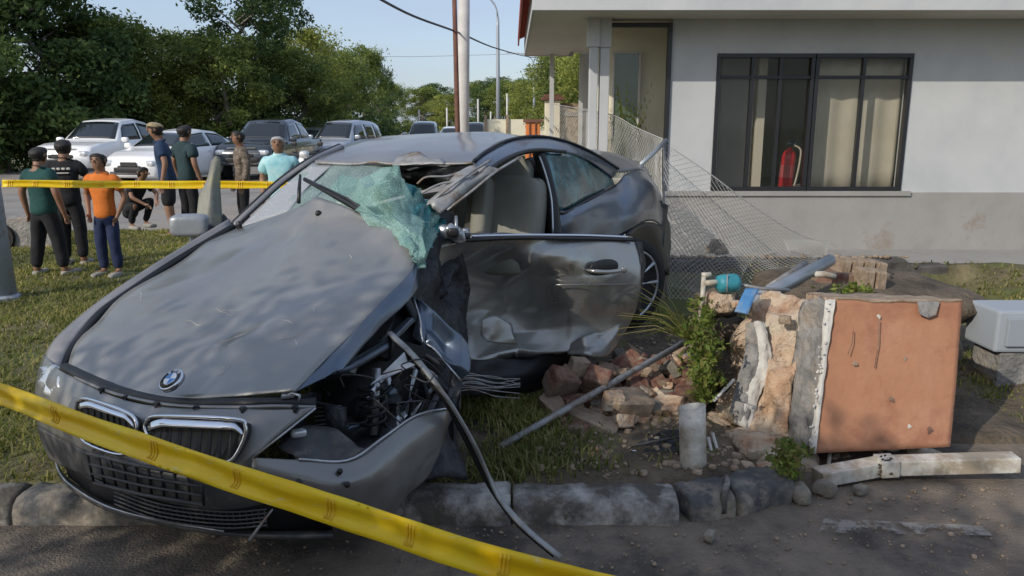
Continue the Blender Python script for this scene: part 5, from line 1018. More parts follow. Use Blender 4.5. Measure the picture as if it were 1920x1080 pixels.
def person(px, feet_y, top_y, rz, label, shirt, legs, hair='black', pose=None, lean=0.0, shorts=False, cap=None, z0=.07, longs=False, d=None, build=1.0, collar=None, group='onlookers behind the tape'):
    if d is None: d = (z0 - CH) / ((540 - feet_y) / FOC * cP - sP)
    c = P(px, feet_y, d); c[2] = z0; H = P(px, top_y, d)[2] - z0
    c = P(px, 540 - FOC * math.tan(math.atan2(z0 - CH, d / 1.0) + 0) if False else feet_y, d); c[2] = z0
    H0 = H / 1.0 if not (pose or {}).get('_H') else pose['_H']; r = empty('person', (c[0], c[1], z0), rz, label, 'person', group)
    J = dict(pelvis=(0, 0, .53), spine=(0, .0, .61), chest=(0, .0, .73), neck0=(0, .006, .805), neck=(0, .0, .845), jaw=(0, -.020, .872), face=(0, -.012, .915), crown=(0, .004, .955),
             hipL=(.048, 0, .44), kneeL=(.058, -.012, .275), ankL=(.062, .012, .045), toeL=(.07, -.085, .018), hipR=(-.048, 0, .44), kneeR=(-.058, -.012, .275), ankR=(-.062, .012, .045), toeR=(-.07, -.085, .018),
             shL=(.100, .005, .785), elL=(.145, .02, .635), wrL=(.145, -.03, .49), shR=(-.100, .005, .785), elR=(-.145, .02, .635), wrR=(-.145, -.03, .49))
    J.update({k: v for k, v in (pose or {}).items() if not k.startswith('_')})
    J = {k: np.array(v, float) * H0 for k, v in J.items()}
    if lean:
        for k in J:
            if J[k][2] > .5 * H0: J[k] = J[k] + np.array([0, -lean * (J[k][2] - .5 * H0), 0])
    B = build
    rr = dict(pelvis=(.070, .056), spine=(.070, .054), chest=(.080, .058), neck0=(.042, .038), neck=(.035, .038), jaw=(.046, .052), face=(.058, .068), crown=(.052, .058), hipL=.046, kneeL=.034, ankL=.021, toeL=.018, hipR=.046, kneeR=.034, ankR=.021, toeR=.018, shL=.035, elL=.024, wrL=.016, shR=.035, elR=.024, wrR=.016)
    ks = list(J); idx = {k: i for i, k in enumerate(ks)}; V = [J[k] for k in ks]; Rr = [tuple(x * H0 * (B if k not in ('face', 'crown', 'jaw', 'neck') else 1) * ({'chest': .78, 'spine': .82, 'pelvis': .82, 'neck0': .85, 'shL': .78, 'shR': .78, 'hipL': .85, 'hipR': .85}.get(k, 1)) for x in (rr[k] if hasattr(rr[k], '__len__') else (rr[k],) * 2)) for k in ks]
    E = [(idx[a], idx[b]) for a, b in [('pelvis', 'spine'), ('spine', 'chest'), ('chest', 'neck0'), ('neck0', 'neck'), ('neck', 'jaw'), ('jaw', 'face'), ('face', 'crown'), ('pelvis', 'hipL'), ('hipL', 'kneeL'), ('kneeL', 'ankL'), ('ankL', 'toeL'), ('pelvis', 'hipR'), ('hipR', 'kneeR'), ('kneeR', 'ankR'), ('ankR', 'toeR'), ('chest', 'shL'), ('shL', 'elL'), ('elL', 'wrL'), ('chest', 'shR'), ('shR', 'elR'), ('elR', 'wrR')]]
    for s, S in ((1, 'L'), (-1, 'R')):   # palm and five fingers
        w, e = J['wr' + S], J['el' + S]; t = (w - e) / np.linalg.norm(w - e); a = np.cross(t, [0, 0, 1.]) ; a = a if np.linalg.norm(a) > .2 else np.array([0, 1., 0]); a = np.array([0, -1., 0]) - (np.array([0, -1., 0]) @ t) * t; a /= np.linalg.norm(a) + 1e-9
        b = np.cross(t, a) * -s; palm = w + t * .045 * H0; ip = len(V); V.append(palm); Rr.append((.020 * H0, .012 * H0)); E.append((idx['wr' + S], ip))
        for q, (u, ln) in enumerate([(-.016, .034), (-.006, .042), (.005, .044), (.016, .038)]):
            i0 = len(V); V.append(palm + t * .018 * H0 + a * u * H0); Rr.append((.0062 * H0,) * 2); E.append((ip, i0)); V.append(palm + t * (.018 + ln * .55) * H0 + a * u * 1.2 * H0); Rr.append((.0055 * H0,) * 2); E.append((i0, i0 + 1))
            V.append(palm + t * (.018 + ln * .95) * H0 + a * u * 1.2 * H0 + b * .010 * H0); Rr.append((.0045 * H0,) * 2); E.append((i0 + 1, i0 + 2))
        i0 = len(V); V.append(palm + a * .024 * H0); Rr.append((.007 * H0,) * 2); E.append((ip, i0)); V.append(palm + a * .034 * H0 + t * .022 * H0); Rr.append((.0055 * H0,) * 2); E.append((i0, i0 + 1))
    v, f = skin_eval(V, E, Rr, 0, 2); bv, bf = v.copy(), list(f); mb = MB(); mb.add(v, f); mb.build('body', M['skin'], r, smooth=True, local=True)
    def garment(name, ks2, ed, grow, mat, extra=None):
        vs = [J[k] if k in J else extra[k][0] for k in ks2]; rs = [tuple((x + grow + (.012 if k == 'neck0' else 0)) * H0 * B for x in ((rr[k] if hasattr(rr[k], '__len__') else (rr[k],) * 2) if k in rr else extra[k][1])) for k in ks2]
        v, f = skin_eval(vs, [(ks2.index(a), ks2.index(b)) for a, b in ed], rs, 0, 2)
        for i in range(len(v)): q = Vector(v[i] / H0 * 11); v[i] += np.array([noise.noise(q), noise.noise(q + Vector((9, 0, 0))), 0]) * .007 * H0   # folds
        mb = MB(); mb.add(v, f); return mb.build(name, mat, r, smooth=True, local=True)
    ex = {}
    for S in 'LR':
        ex['sl' + S] = (J['sh' + S] * .28 + J['el' + S] * .72 if not longs else J['wr' + S] * .85 + J['el' + S] * .15, (.030, .030) if not longs else (.02, .02)); ex['hem'] = (J['pelvis'] + (J['pelvis'] - J['spine']) * 1.05, (.082, .066)); ex['waist'] = ((J['pelvis'] + J['spine']) / 2, (.066, .052)); ex['throat'] = (J['neck0'] * .4 + J['neck'] * .6, (.022, .024))
        ex['cuff' + S] = (J['ank' + S] + np.array([0, 0, .012 * H0]), (.025, .025)); ex['short' + S] = (J['knee' + S] + (J['hip' + S] - J['knee' + S]) * -.08, (.045, .045)); ex['thigh' + S] = ((J['knee' + S] + J['hip' + S]) / 2, (.045, .045))
    s_ed = [('hem', 'pelvis'), ('pelvis', 'spine'), ('spine', 'chest'), ('chest', 'neck0'), ('neck0', 'throat'), ('chest', 'shL'), ('chest', 'shR')] + ([('shL', 'slL'), ('shR', 'slR')] if not longs else [('shL', 'elL'), ('elL', 'slL'), ('shR', 'elR'), ('elR', 'slR')])
    garment('shirt', ['hem', 'pelvis', 'spine', 'chest', 'neck0', 'throat', 'shL', 'shR', 'slL', 'slR'] + (['elL', 'elR'] if longs else []), s_ed, .015, shirt, ex)
    if shorts: garment('shorts', ['pelvis', 'waist', 'hipL', 'hipR', 'thighL', 'thighR', 'shortL', 'shortR'], [('pelvis', 'waist'), ('pelvis', 'hipL'), ('pelvis', 'hipR'), ('hipL', 'thighL'), ('hipR', 'thighR'), ('thighL', 'shortL'), ('thighR', 'shortR')], .010, legs, ex)
    else: garment('trousers', ['pelvis', 'waist', 'hipL', 'hipR', 'kneeL', 'kneeR', 'cuffL', 'cuffR'], [('pelvis', 'waist'), ('pelvis', 'hipL'), ('pelvis', 'hipR'), ('hipL', 'kneeL'), ('hipR', 'kneeR'), ('kneeL', 'cuffL'), ('kneeR', 'cuffR')], .009, legs, ex)
    fc = J['face']; hm = M['hair'] if hair == 'black' else M['hair_grey']
    def shell(name, cond, off, mat, jag):
        rel = (bv - fc) / H0; F = [q for q in bf if cond(rel[list(q)].mean(0))]; used = sorted({i for q in F for i in q}); ix = {u: k for k, u in enumerate(used)}; n = len(used)
        vo = []; vi = []
        for u in used:
            dd = bv[u] - (fc + np.array([0, .004, .0]) * H0); L_ = np.linalg.norm(dd) + 1e-9; k = 1 + (off + jag * noise.noise(Vector(bv[u] / H0 * 45))) * H0 / L_; vo.append(bv[u] + dd * (k - 1)); vi.append(bv[u] - dd * .06)
        cnt = {}
        for q in F:
            for a, b in zip(q, q[1:] + q[:1]): cnt[(a, b)] = 1
        rim = [(a, b) for a, b in cnt if (b, a) not in cnt]
        mb = MB(); mb.add(np.array(vo + vi), [tuple(ix[i] for i in q) for q in F] + [(ix[b], ix[a], ix[a] + n, ix[b] + n) for a, b in rim]); o = mb.build(name, mat, r, smooth=True, local=True); fixn(o.data)
    hc = lambda q: abs(q[0]) < .07 and q[2] < .09 and q[2] > max(-.045, .020 - 1.7 * max(0, q[1] + .040)) and q[2] > -.045 and abs(q[1]) < .085
    shell('hair', hc, .007, hm, .006)
    if cap is not None: shell('knit_cap', lambda q: abs(q[0]) < .07 and q[2] > .012 and abs(q[1]) < .085 and q[2] < .1, .014, cap, .003)
    fy = float((bv[(abs(bv[:, 0] - fc[0]) < .02 * H0) & (abs(bv[:, 2] - fc[2]) < .012 * H0)][:, 1]).min() - fc[1]) / H0; fx = float(abs(bv[(abs(bv[:, 2] - fc[2]) < .012 * H0) & (abs(bv[:, 1] - fc[1]) < .03 * H0)][:, 0] - fc[0]).max()) / H0
    mb = MB(); mb.rbox(fc + np.array([0, fy - .004, -.008]) * H0, (.016 * H0, .018 * H0, .024 * H0), .9, 0, 8); mb.build('nose', M['skin'], r, smooth=True, local=True)
    for s in (1, -1):
        mb = MB(); mb.rbox(fc + np.array([s * (fx + .001), .004, -.004]) * H0, (.012 * H0, .024 * H0, .034 * H0), .8, s * .3, 8); mb.build('ear', M['skin'], r, smooth=True, local=True)
    for s in (1, -1):
        mb = MB(); mb.rbox(fc + np.array([s * .020, fy + .004, .004]) * H0, (.018 * H0, .012 * H0, .008 * H0), .8, 0, 8); mb.build('eye', M['black'], r, smooth=True, local=True)
        mb = MB(); mb.rbox(fc + np.array([s * .020, fy + .004, .016]) * H0, (.024 * H0, .01 * H0, .005 * H0), .8, 0, 6); mb.build('eyebrow', M['hair'], r, smooth=True, local=True)
    mb = MB(); mb.rbox(fc + np.array([0, fy + .006, -.030]) * H0, (.028 * H0, .01 * H0, .007 * H0), .8, 0, 8); mb.build('mouth', plain('lips', (.20, .07, .06), .5), r, smooth=True, local=True)
    for S in 'LR':
        t = J['toe' + S] - J['ank' + S]; a = math.atan2(t[1], t[0]); cc = (J['toe' + S] * .62 + J['ank' + S] * .38); cc[2] = max(min(J['ank' + S][2], J['toe' + S][2]) + .003, .02 * H0 + .0)
        mb = MB(); mb.rbox(cc, (.17 * H0, .062 * H0, .045 * H0), .6, a, 12); mb.build('shoe', shoe_mat, r, smooth=True, local=True)
    if collar: mb = MB(); mb.lathe([(.046 * H0, 0), (.052 * H0, .012 * H0), (.043 * H0, .03 * H0), (.036 * H0, .028 * H0)], J['neck0'] + np.array([0, 0, .004 * H0]), (0, -.2, 1), 16); mb.build('collar', collar, r, smooth=True, local=True)
    return r, J, H0
shoe_mat = tex('shoe_grey', [(.22, .21, .18), (.38, .37, .33)], 10, .8, .2)
c_green, c_black, c_orange, c_navy = cloth('dark_green_cloth', (.012, .065, .06)), cloth('black_cloth', (.012, .012, .015)), cloth('orange_cloth', (.62, .17, .025)), cloth('navy_cloth', (.018, .03, .08))
c_blue, c_teal, c_brown, c_pale, c_grey = cloth('blue_cloth', (.02, .045, .10)), cloth('dark_teal_cloth', (.02, .045, .05)), tex('camouflage_cloth', [(.05, .05, .035), (.16, .12, .09), (.30, .26, .22)], 22, .9, .3), tex('pale_blue_cloth', [(.22, .50, .56), (.34, .62, .66), (.50, .72, .72)], 7, .9, .4, 12, dist=.02), cloth('charcoal_cloth', (.04, .045, .05))
PI = math.pi
p1, J1, H1 = person(98, 517, 265, PI - .25, 'boy in a dark green shirt and black trousers seen from behind, nearest the steel post', c_green, c_black, pose=dict(ankL=(.11, .03, .045), toeL=(.13, -.05, .018), kneeL=(.085, -.0, .275), ankR=(-.10, -.02, .045), toeR=(-.12, -.11, .018), kneeR=(-.08, -.02, .275), elL=(.155, .03, .64), wrL=(.17, -.01, .50)), build=1.22)
p2, J2, H2 = person(143, 498, 252, PI + .2, 'boy in a black T-shirt with white back print, between the green and orange shirts', c_black, c_black, build=1.15, pose=dict(elR=(-.16, -.02, .65), wrR=(-.12, -.12, .56)))
for k in range(4):
    a_ = (k - 1.5) * .034; mb = MB(); mb.rbox(J2['chest'] + np.array([a_, .073 + .01, .02]) * H2, (.026 * H2, .012, .018 * H2), .4, 0, 6); mb.build('back_print', M['plaster'], p2, smooth=True, local=True)
mb = MB(); mb.rbox(J2['chest'] + np.array([0, .08, -.012]) * H2, (.11 * H2, .012, .010 * H2), .4, 0, 6); mb.build('back_print', M['plaster'], p2, smooth=True, local=True)
p3, J3, H3 = person(210, 518, 277, -.12, 'boy in a bright orange T-shirt and navy trousers facing the camera', c_orange, c_navy, build=1.08, pose=dict(elL=(.15, .05, .63), wrL=(.11, .0, .50), elR=(-.175, .05, .64), wrR=(-.115, -.03, .52)))
p4, J4, H4 = person(262, 428, 300, 1.1, 'person in dark clothes crouching behind the boy in orange', c_black, c_black, pose=dict(_H=1.35, pelvis=(0, .10, .20), spine=(0, .04, .30), chest=(0, -.04, .40), neck0=(0, -.08, .48), neck=(0, -.10, .52), jaw=(0, -.125, .545), face=(0, -.125, .59), crown=(0, -.11, .63), hipL=(.055, .10, .20), kneeL=(.10, -.10, .30), ankL=(.09, .02, .05), toeL=(.10, -.07, .018), hipR=(-.055, .10, .20), kneeR=(-.12, -.12, .26), ankR=(-.11, -.02, .05), toeR=(-.12, -.11, .018), shL=(.10, -.04, .46), elL=(.15, -.12, .36), wrL=(.08, -.2, .30), shR=(-.10, -.04, .46), elR=(-.15, -.12, .34), wrR=(-.09, -.20, .28)))
p5, J5, H5 = person(325, 446, 222, -1.25, 'man in a beige knit cap, blue shirt and black shorts, looking down', c_blue, c_black, cap=tex('beige_knit', [(.28, .21, .12), (.42, .33, .20)], 30, .95, .6, 60), shorts=True, build=1.05, lean=.12, z0=.02, pose=dict(elR=(-.13, .03, .63), wrR=(-.12, -.03, .5)))
p6, J6, H6 = person(360, 440, 227, 2.6, 'man in a dark teal camouflage shirt standing behind the capped man', c_teal, c_black, build=1.1, z0=-.05, d=11.2)
p7, J7, H7 = person(462, 445, 238, -1.0, 'man in a brown camouflage shirt and black trousers left of the man in pale blue', c_brown, c_black, build=1.0, z0=-.08, d=11.5, longs=True)
p8, J8, H8 = person(533, 450, 247, .1, 'grey haired man in a pale blue polo shirt facing the camera', c_pale, c_grey, hair='grey', build=1.25, d=8.9, z0=.02, collar=c_pale, pose=dict(elL=(.15, .05, .62), elR=(-.15, .05, .62), wrL=(.13, -.05, .5), wrR=(-.13, -.05, .5)))
# ------------------------------------------------------------------ barrier tape
def tapemat():
    m, t, b = newmat('yellow_tape'); L = t.links; tc = N(t, 'ShaderNodeTexCoord'); co = tc.outputs['Object']
    n = N(t, 'ShaderNodeTexNoise', Scale=6.0, Detail=4.0); L.new(co, n.inputs['Vector']); r = ramp(t, n.outputs[0], [(.35, (.92, .60, .004)), (.65, (.95, .70, .02))])
    n2 = N(t, 'ShaderNodeTexNoise', Scale=14.0, Detail=5.0, Distortion=1.0); mp = N(t, 'ShaderNodeMapping'); mp.inputs['Scale'].default_value = (1, 1, 4); L.new(co, mp.inputs[0]); L.new(mp.outputs[0], n2.inputs['Vector'])
    r2 = ramp(t, n2.outputs[0], [(.62, (0, 0, 0)), (.72, (.6, .6, .6))]); mx = N(t, 'ShaderNodeMix', data_type='RGBA'); L.new(r2.outputs[0], mx.inputs[0]); L.new(r.outputs[0], mx.inputs[6]); mx.inputs[7].default_value = (.80, .74, .35, 1)
    L.new(mx.outputs[2], b.inputs['Base Color']); b.inputs['Roughness'].default_value = .38
    n3 = N(t, 'ShaderNodeTexNoise', Scale=22.0, Detail=3.0); L.new(co, n3.inputs['Vector']); bp = N(t, 'ShaderNodeBump', Strength=.35, Distance=.006); L.new(n3.outputs[0], bp.inputs['Height']); L.new(bp.outputs[0], b.inputs['Normal'])
    tr = N(t, 'ShaderNodeBsdfTranslucent'); L.new(mx.outputs[2], tr.inputs[0]); ms = N(t, 'ShaderNodeMixShader'); ms.inputs[0].default_value = .2; L.new(b.outputs[0], ms.inputs[1]); L.new(tr.outputs[0], ms.inputs[2]); L.new(ms.outputs[0], t.nodes['Material Output'].inputs[0]); return m
M['tape'] = tapemat(); M['tapeprint'] = plain('tape_print', (.80, .47, .01), .5)
def tape(rowsA, rowsB, label, prints, fold=.006):
    a = cr([P(*q) for q in rowsA], 12); b = cr([P(*q) for q in rowsB], 12); ks = 7; g = np.array([a + (b - a) * k / ks for k in range(ks + 1)]); L_ = g.shape[1]
    nn = gnorm(g)
    for i in range(g.shape[0]):
        for j in range(L_): g[i, j] += nn[i, j] * fold * (math.sin(i * 1.1 + 2.2 * noise.noise(Vector((j * .09, 0, 0)))) + .8 * noise.noise(Vector((j * .2, i * .5, 3))))
    o = sheet('barrier_tape', g, M['tape'], None, .0006, True); tag(o, label, 'tape')
    nn = gnorm(g); c = np.array([0, 0, CH]); s = 1 if ((c - g[3, L_ // 2]) * nn[3, L_ // 2]).sum() > 0 else -1
    for j in prints:
        if j + 1 >= L_: continue
        j1 = min(j + 1, L_ - 1); A = g[1:7, j:j1 + 1]; A = cr(np.swapaxes(A, 0, 1), 1); A = np.swapaxes(A, 0, 1); A = A + s * nn[1:7, j:j1 + 1] * .0016
        for q, (u0, u1) in enumerate([(.0, .28), (.38, .62), (.74, 1.0)]):
            B = np.stack([A[:, 0] + (A[:, 1] - A[:, 0]) * u for u in (u0, (u0 + u1) / 2, u1)], 1); sheet('tape_print', B, M['tapeprint'], o, .0004)
    return o
tape([(-140, 668, 2.45), (0, 718, 2.3), (150, 772, 2.12), (330, 832, 1.96), (500, 888, 1.86), (700, 950, 1.80), (900, 1016, 1.76), (1150, 1078, 1.72), (1330, 1120, 1.7)],
     [(-150, 708, 2.45), (0, 758, 2.3), (145, 817, 2.12), (318, 882, 1.96), (488, 940, 1.86), (690, 1007, 1.80), (890, 1075, 1.76), (1140, 1140, 1.72), (1325, 1185, 1.7)],
     'yellow barrier tape stretched close across the crushed car nose', [20, 33, 44, 55, 64, 74, 84], .0065)
tape([(4, 337, 6.72), (120, 338, 6.85), (250, 339, 7.0), (380, 339, 7.15), (500, 340, 7.3), (560, 342, 7.35)], [(4, 351, 6.72), (120, 352, 6.85), (250, 353, 7.0), (380, 354, 7.15), (500, 353, 7.3), (560, 352, 7.35)],
     'yellow barrier tape running level behind the car, tied to the steel post', [1, 6, 12, 18, 24, 30, 36, 42, 48, 54], .006)
mb = MB(); q = P(560, 346, 7.35); mb.tube([(q[0], q[1] + .02, 0), (q[0], q[1] + .02, q[2] + .1)], .018, 8); tag(mb.build('tape_stake', M['bark'], smooth=True), 'thin wooden stake behind the car holding the level tape', 'stake')

# ------------------------------------------------------------------ broken gate wall with orange face
gw = empty('broken_wall', P(1550, 850, 3.6) * [1, 1, 0] + [0, 0, .05], 0, 'knocked over brick gate wall with orange painted face and broken end', 'wall')
A_, B_, C_, D_ = P(1556, 556, 3.52), P(1806, 566, 3.50), P(1783, 838, 3.40), P(1524, 850, 3.42)
A_ = P(1563, 560, 3.52)
dv = np.array([.05, .45, -.075])
mb = MB(); prism(mb, [A_ + .07 * dv, B_ + .07 * dv, C_ + .07 * dv, D_ + .07 * dv], dv * .93); core = mb.build('wall_core', M['brickface'], gw)
gq = np.array([[A_ * (1 - u) * (1 - v) + B_ * u * (1 - v) + C_ * u * v + D_ * (1 - u) * v for u in np.linspace(0, 1, 30)] for v in np.linspace(0, 1, 30)])
sheet('painted_face', dent(gq, .008, 4, 3), M['orange'], gw, .045)
tp_ = [A_, B_, B_ + dv, A_ + dv]; gt = np.array([[tp_[0] * (1 - u) * (1 - v) + tp_[1] * u * (1 - v) + tp_[2] * u * v + tp_[3] * (1 - u) * v for u in np.linspace(.0, 1.0, 30)] for v in np.linspace(.0, 1, 14)]) + np.array([0, 0, .006])
sheet('top_render', dent(gt, .012, 9, 2), M['brick_tan'], gw, .012, away=(0, 0, 99))
def gpart(name, rows, mat, n=5, th=.01, dn=None, cr_=None, label=None):
    g = grid(rows, n)
    if dn: g = dent(g, *dn)
    if cr_: g = crumple(g, *cr_)
    o = sheet(name, g, mat, gw, th)
    if label: o['label'] = label
    return o
gpart('cement_band', [[(1500, 566, 3.72), (1525, 560, 3.60), (1550, 562, 3.53)], [(1490, 640, 3.71), (1516, 640, 3.62), (1540, 640, 3.52)], [(1478, 740, 3.68), (1506, 745, 3.56), (1532, 745, 3.47)], [(1468, 838, 3.64), (1494, 846, 3.53), (1522, 850, 3.43)]], M['cement'], 7, .03, (.018, 16, 4))
gpart('plaster_edge', [[(1547, 562, 3.52), (1556, 561, 3.505), (1567, 561, 3.50)], [(1536, 700, 3.48), (1541, 700, 3.46), (1547, 700, 3.46)], [(1517, 848, 3.42), (1522, 850, 3.405), (1530, 850, 3.40)]], M['plaster'], 9, .014, (.012, 22, 2))
mb = MB()
for i in range(30): t_ = random.random(); q = P(1551 - 31 * t_ + random.gauss(0, 3), 566 + 282 * t_, 3.495 - .09 * t_); mb.rbox(q, (.006 + .008 * random.random(), .012, .006 + .012 * random.random()), .8, 0, 5)
tag(mb.build('plaster_crumbs', M['plaster'], gw, smooth=True), kind='stuff')
gpart('broken_brickwork', [
    [(1408, 556, 4.02), (1430, 548, 3.98), (1460, 548, 3.92), (1490, 553, 3.82), (1510, 560, 3.74)],
    [(1392, 600, 3.98), (1415, 610, 3.86), (1445, 610, 3.84), (1475, 610, 3.80), (1502, 612, 3.70)],
    [(1378, 665, 3.98), (1400, 670, 3.88), (1430, 670, 3.80), (1462, 675, 3.74), (1494, 675, 3.68)],
    [(1362, 730, 3.94), (1388, 735, 3.84), (1420, 740, 3.75), (1450, 740, 3.70), (1484, 745, 3.64)],
    [(1342, 762, 3.90), (1372, 790, 3.80), (1405, 812, 3.72), (1440, 830, 3.65), (1474, 842, 3.60)]], M['brickface'], 10, .05, (.050, 8, 6), (7, .035, 3))
gpart('mortar_groove', [[(1398, 606, 3.80), (1412, 604, 3.79), (1424, 606, 3.79)], [(1396, 660, 3.79), (1412, 662, 3.76), (1430, 664, 3.77)], [(1382, 712, 3.76), (1400, 716, 3.73), (1420, 716, 3.75)], [(1366, 776, 3.74), (1384, 788, 3.70), (1400, 796, 3.71)]], M['cement'], 8, .02, (.008, 18, 9))
gpart('mortar_seam', [[(1414, 602, 3.785), (1424, 602, 3.775), (1434, 604, 3.785)], [(1422, 655, 3.765), (1435, 657, 3.755), (1446, 660, 3.765)], [(1418, 700, 3.745), (1432, 704, 3.735), (1444, 706, 3.745)], [(1396, 728, 3.735), (1410, 734, 3.722), (1426, 738, 3.735)], [(1376, 790, 3.71), (1390, 800, 3.70), (1406, 806, 3.71)]], M['plaster'], 9, .012, (.012, 30, 4))
for i in range(4):   # single bricks and stones proud of the broken end
    px = random.uniform(1380, 1490); f = random.random(); py = 565 + f * 250; px -= f * 30
    if px > 1492 - f * 20: continue
    d = float(np.interp(px, [1345, 1400, 1450, 1500], [3.90, 3.80, 3.74, 3.66]))
    lump('brick', P(px, py, d + .01), (random.uniform(.04, .09), .05, random.uniform(.025, .045)), random.choice([M['brickface'], M['brick_tan'], M['brickface']]), gw, i, random.uniform(-.4, .4), .35, .3, 8)
mb = MB(); q = [P(1722, 566, 3.487), P(1762, 566, 3.487), P(1755, 590, 3.47), P(1740, 596, 3.47), P(1726, 590, 3.47)]; prism(mb, q, [0, .012, 0]); mb.build('paint_chip', M['cement'], gw)
random.seed(77)
for q_ in range(6):
    cx, cy, rr0 = random.choice([(random.uniform(1545, 1600), random.uniform(590, 830), 7), (random.uniform(1560, 1780), random.uniform(800, 842), 8), (random.uniform(1580, 1790), random.uniform(575, 800), 5)]); rr0 *= random.uniform(.3, .8)
    cx = max(cx, 1566 - (cy - 560) * .135 + 4); pts_ = [P(cx + rr0 * (1 + .5 * math.sin(3 * w + q_)) * math.cos(w), cy + rr0 * (1.3 + .5 * math.cos(2 * w + q_)) * math.sin(w), float(np.interp(cy, [560, 845], [3.506, 3.402])) - .004) for w in np.linspace(0, 5.8, 9)]
    mb = MB(); prism(mb, pts_, [0, .012, 0]); mb.build('paint_chip', [M['brick_tan'], M['plaster'], M['brick_red']][q_ % 3], gw)
for (x0, y0, x1, y1) in [(1648, 600, 1640, 690), (1600, 620, 1590, 665), (1700, 735, 1725, 728)]: mb = MB(); mb.tube([P(x0, y0, 3.478), P((x0 + x1) / 2 + 3, (y0 + y1) / 2, 3.463), P(x1, y1, 3.452)], .0022, 5, flat=.5); mb.build('scratch', M['brick_red'], gw)
# earth under the wall, where it stands
er2 = empty('earth_mound', P(1420, 850, 3.5) * [1, 1, 0] + [0, 0, .05], 0, 'orange earth mound that holds up the broken wall', 'earth mound')
for k, (px, py, d, s) in enumerate([(1420, 850, 3.55, .15), (1385, 830, 3.7, .14), (1460, 868, 3.45, .12), (1500, 872, 3.5, .12), (1560, 872, 3.65, .14), (1640, 868, 3.7, .16), (1720, 862, 3.7, .15), (1345, 800, 3.9, .13), (1440, 880, 3.3, .06), (1400, 876, 3.38, .05), (1380, 700, 4.05, .2), (1360, 620, 4.2, .18), (1345, 570, 4.25, .16), (1470, 600, 4.1, .2), (1600, 600, 4.2, .25), (1700, 640, 4.2, .3), (1560, 700, 4.1, .3)]):
    lump('clod', P(px, py, d), (s * 1.5, s * 1.4, s), M['brickface'] if k < 10 else M['soil'], er2, k + 11, k, .8, .35, 12)
# white gutter
gt_ = empty('gutter', P(1700, 880, 3.3) * [1, 1, 0] + [0, 0, .03], 0, 'bent white plastic gutter lying on the ground below the orange wall', 'gutter')
def bar(name, a, b, h, w, mat, parent):
    a, b = np.array(a), np.array(b); t = (b - a); L = np.linalg.norm(t); t /= L; s_ = np.cross(t, [0, 0, 1.]); s_ /= np.linalg.norm(s_); up = np.cross(s_, t)
    mb = MB(); prism(mb, [a - s_ * w / 2 - up * h / 2, a + s_ * w / 2 - up * h / 2, a + s_ * w / 2 + up * h / 2, a - s_ * w / 2 + up * h / 2], b - a); o = mb.build(name, mat, parent, bevel=.004); fixn(o.data); return o
bar('gutter_length', P(1532, 895, 3.28), P(1660, 872, 3.36), .062, .08, M['pvc'], gt_)
bar('gutter_length', P(1658, 873, 3.355), P(1905, 866, 3.30), .066, .08, M['pvc'], gt_)
bar('gutter_joint', P(1645, 874, 3.34), P(1678, 872, 3.34), .074, .09, M['pvc'], gt_)
mb = MB()
for i in range(30): mb.rbox(P(1662 + random.uniform(-14, 14), 872 + random.uniform(-18, 18), 3.30), (.012, .004, .010), .8, 0, 4)
tag(mb.build('mud_splash', M['soil'], gt_), kind='stuff')
mb = MB(); mb.tube([P(1556, 845, 3.5), P(1553, 885, 3.45)], .009, 8); tag(mb.build('thin_pipe', M['pvc'], smooth=True), 'short thin white pipe upright between orange wall and gutter', 'pipe')
# white box behind the right of the orange wall
wb = empty('meter_cabinet', P(1850, 770, 4.4) * [1, 1, 0], 0, 'pale blue white cabinet standing behind the right edge of the orange wall', 'cabinet')
mb = MB(); c = P(1930, 760, 4.6); mb.box((c[0], c[1], .36), (.70, .3, .24)); mb.build('body', plain('pale_cabinet', (.36, .39, .42), .6), wb, bevel=.015)
mb = MB(); mb.box((c[0], c[1] - .162, .36), (.6, .02, .16)); mb.build('door', plain('pale_cabinet_door', (.32, .35, .38), .6), wb, bevel=.004)
mb = MB(); mb.box((c[0], c[1], .10), (.60, .26, .28)); mb.build('base', M['cement'], wb, bevel=.01)

# ------------------------------------------------------------------ pipes, meter and odds and ends
mt_ = empty('water_meter', P(1320, 600, 3.95) * [1, 1, 0], 0, 'water meter standpipe with blue green cap and white plastic elbows', 'water meter')
mb = MB(); mb.tube([P(1312, 605, 3.95), P(1317, 560, 3.95), P(1320, 516, 3.95)], .0125, 10); mb.build('standpipe', M['pvc'], mt_, smooth=True)
mb = MB(); mb.tube([P(1316, 516, 3.95), P(1333, 515, 3.95)], .014, 10); mb.tube([P(1321, 531, 3.95), P(1346, 529, 3.95)], .015, 10); mb.build('elbow', M['pvc'], mt_, smooth=True)
mb = MB(); mb.lathe([(.02, -.06), (.044, -.055), (.048, -.02), (.048, .03), (.040, .05), (.02, .055)], P(1366, 531, 3.95), (1, .2, .05), 20); mb.build('meter_cap', M['bluecap'], mt_, smooth=True)
mb = MB(); mb.tube([P(1364, 514, 3.90), P(1363, 548, 3.90)], .004, 6); pass; mb.tube([P(1385, 533, 3.95), P(1425, 541, 3.97), P(1480, 544, 4.0)], .009, 8); mb.build('outlet_pipe', M['steel_dull'], mt_, smooth=True)
mb = MB(); mb.rbox(P(1350, 566, 4.0), (.14, .12, .11), .5, 0, 12); mb.build('clod', M['brickface'], mt_, smooth=True)
sl_ = cr([P(*q) for q in [(1377, 583, 3.74), (1388, 560, 3.78), (1398, 540, 3.84)]], 5); sr_ = cr([P(*q) for q in [(1403, 588, 3.72), (1412, 565, 3.77), (1424, 541, 3.84)]], 5)
g = np.array([sl_ + (sr_ - sl_) * k / 4 for k in range(5)]); tag(sheet('blue_plate', g, M['blueplate'], None, .012), 'bright blue flat plastic plate tipped over the broken wall edge', 'plate')
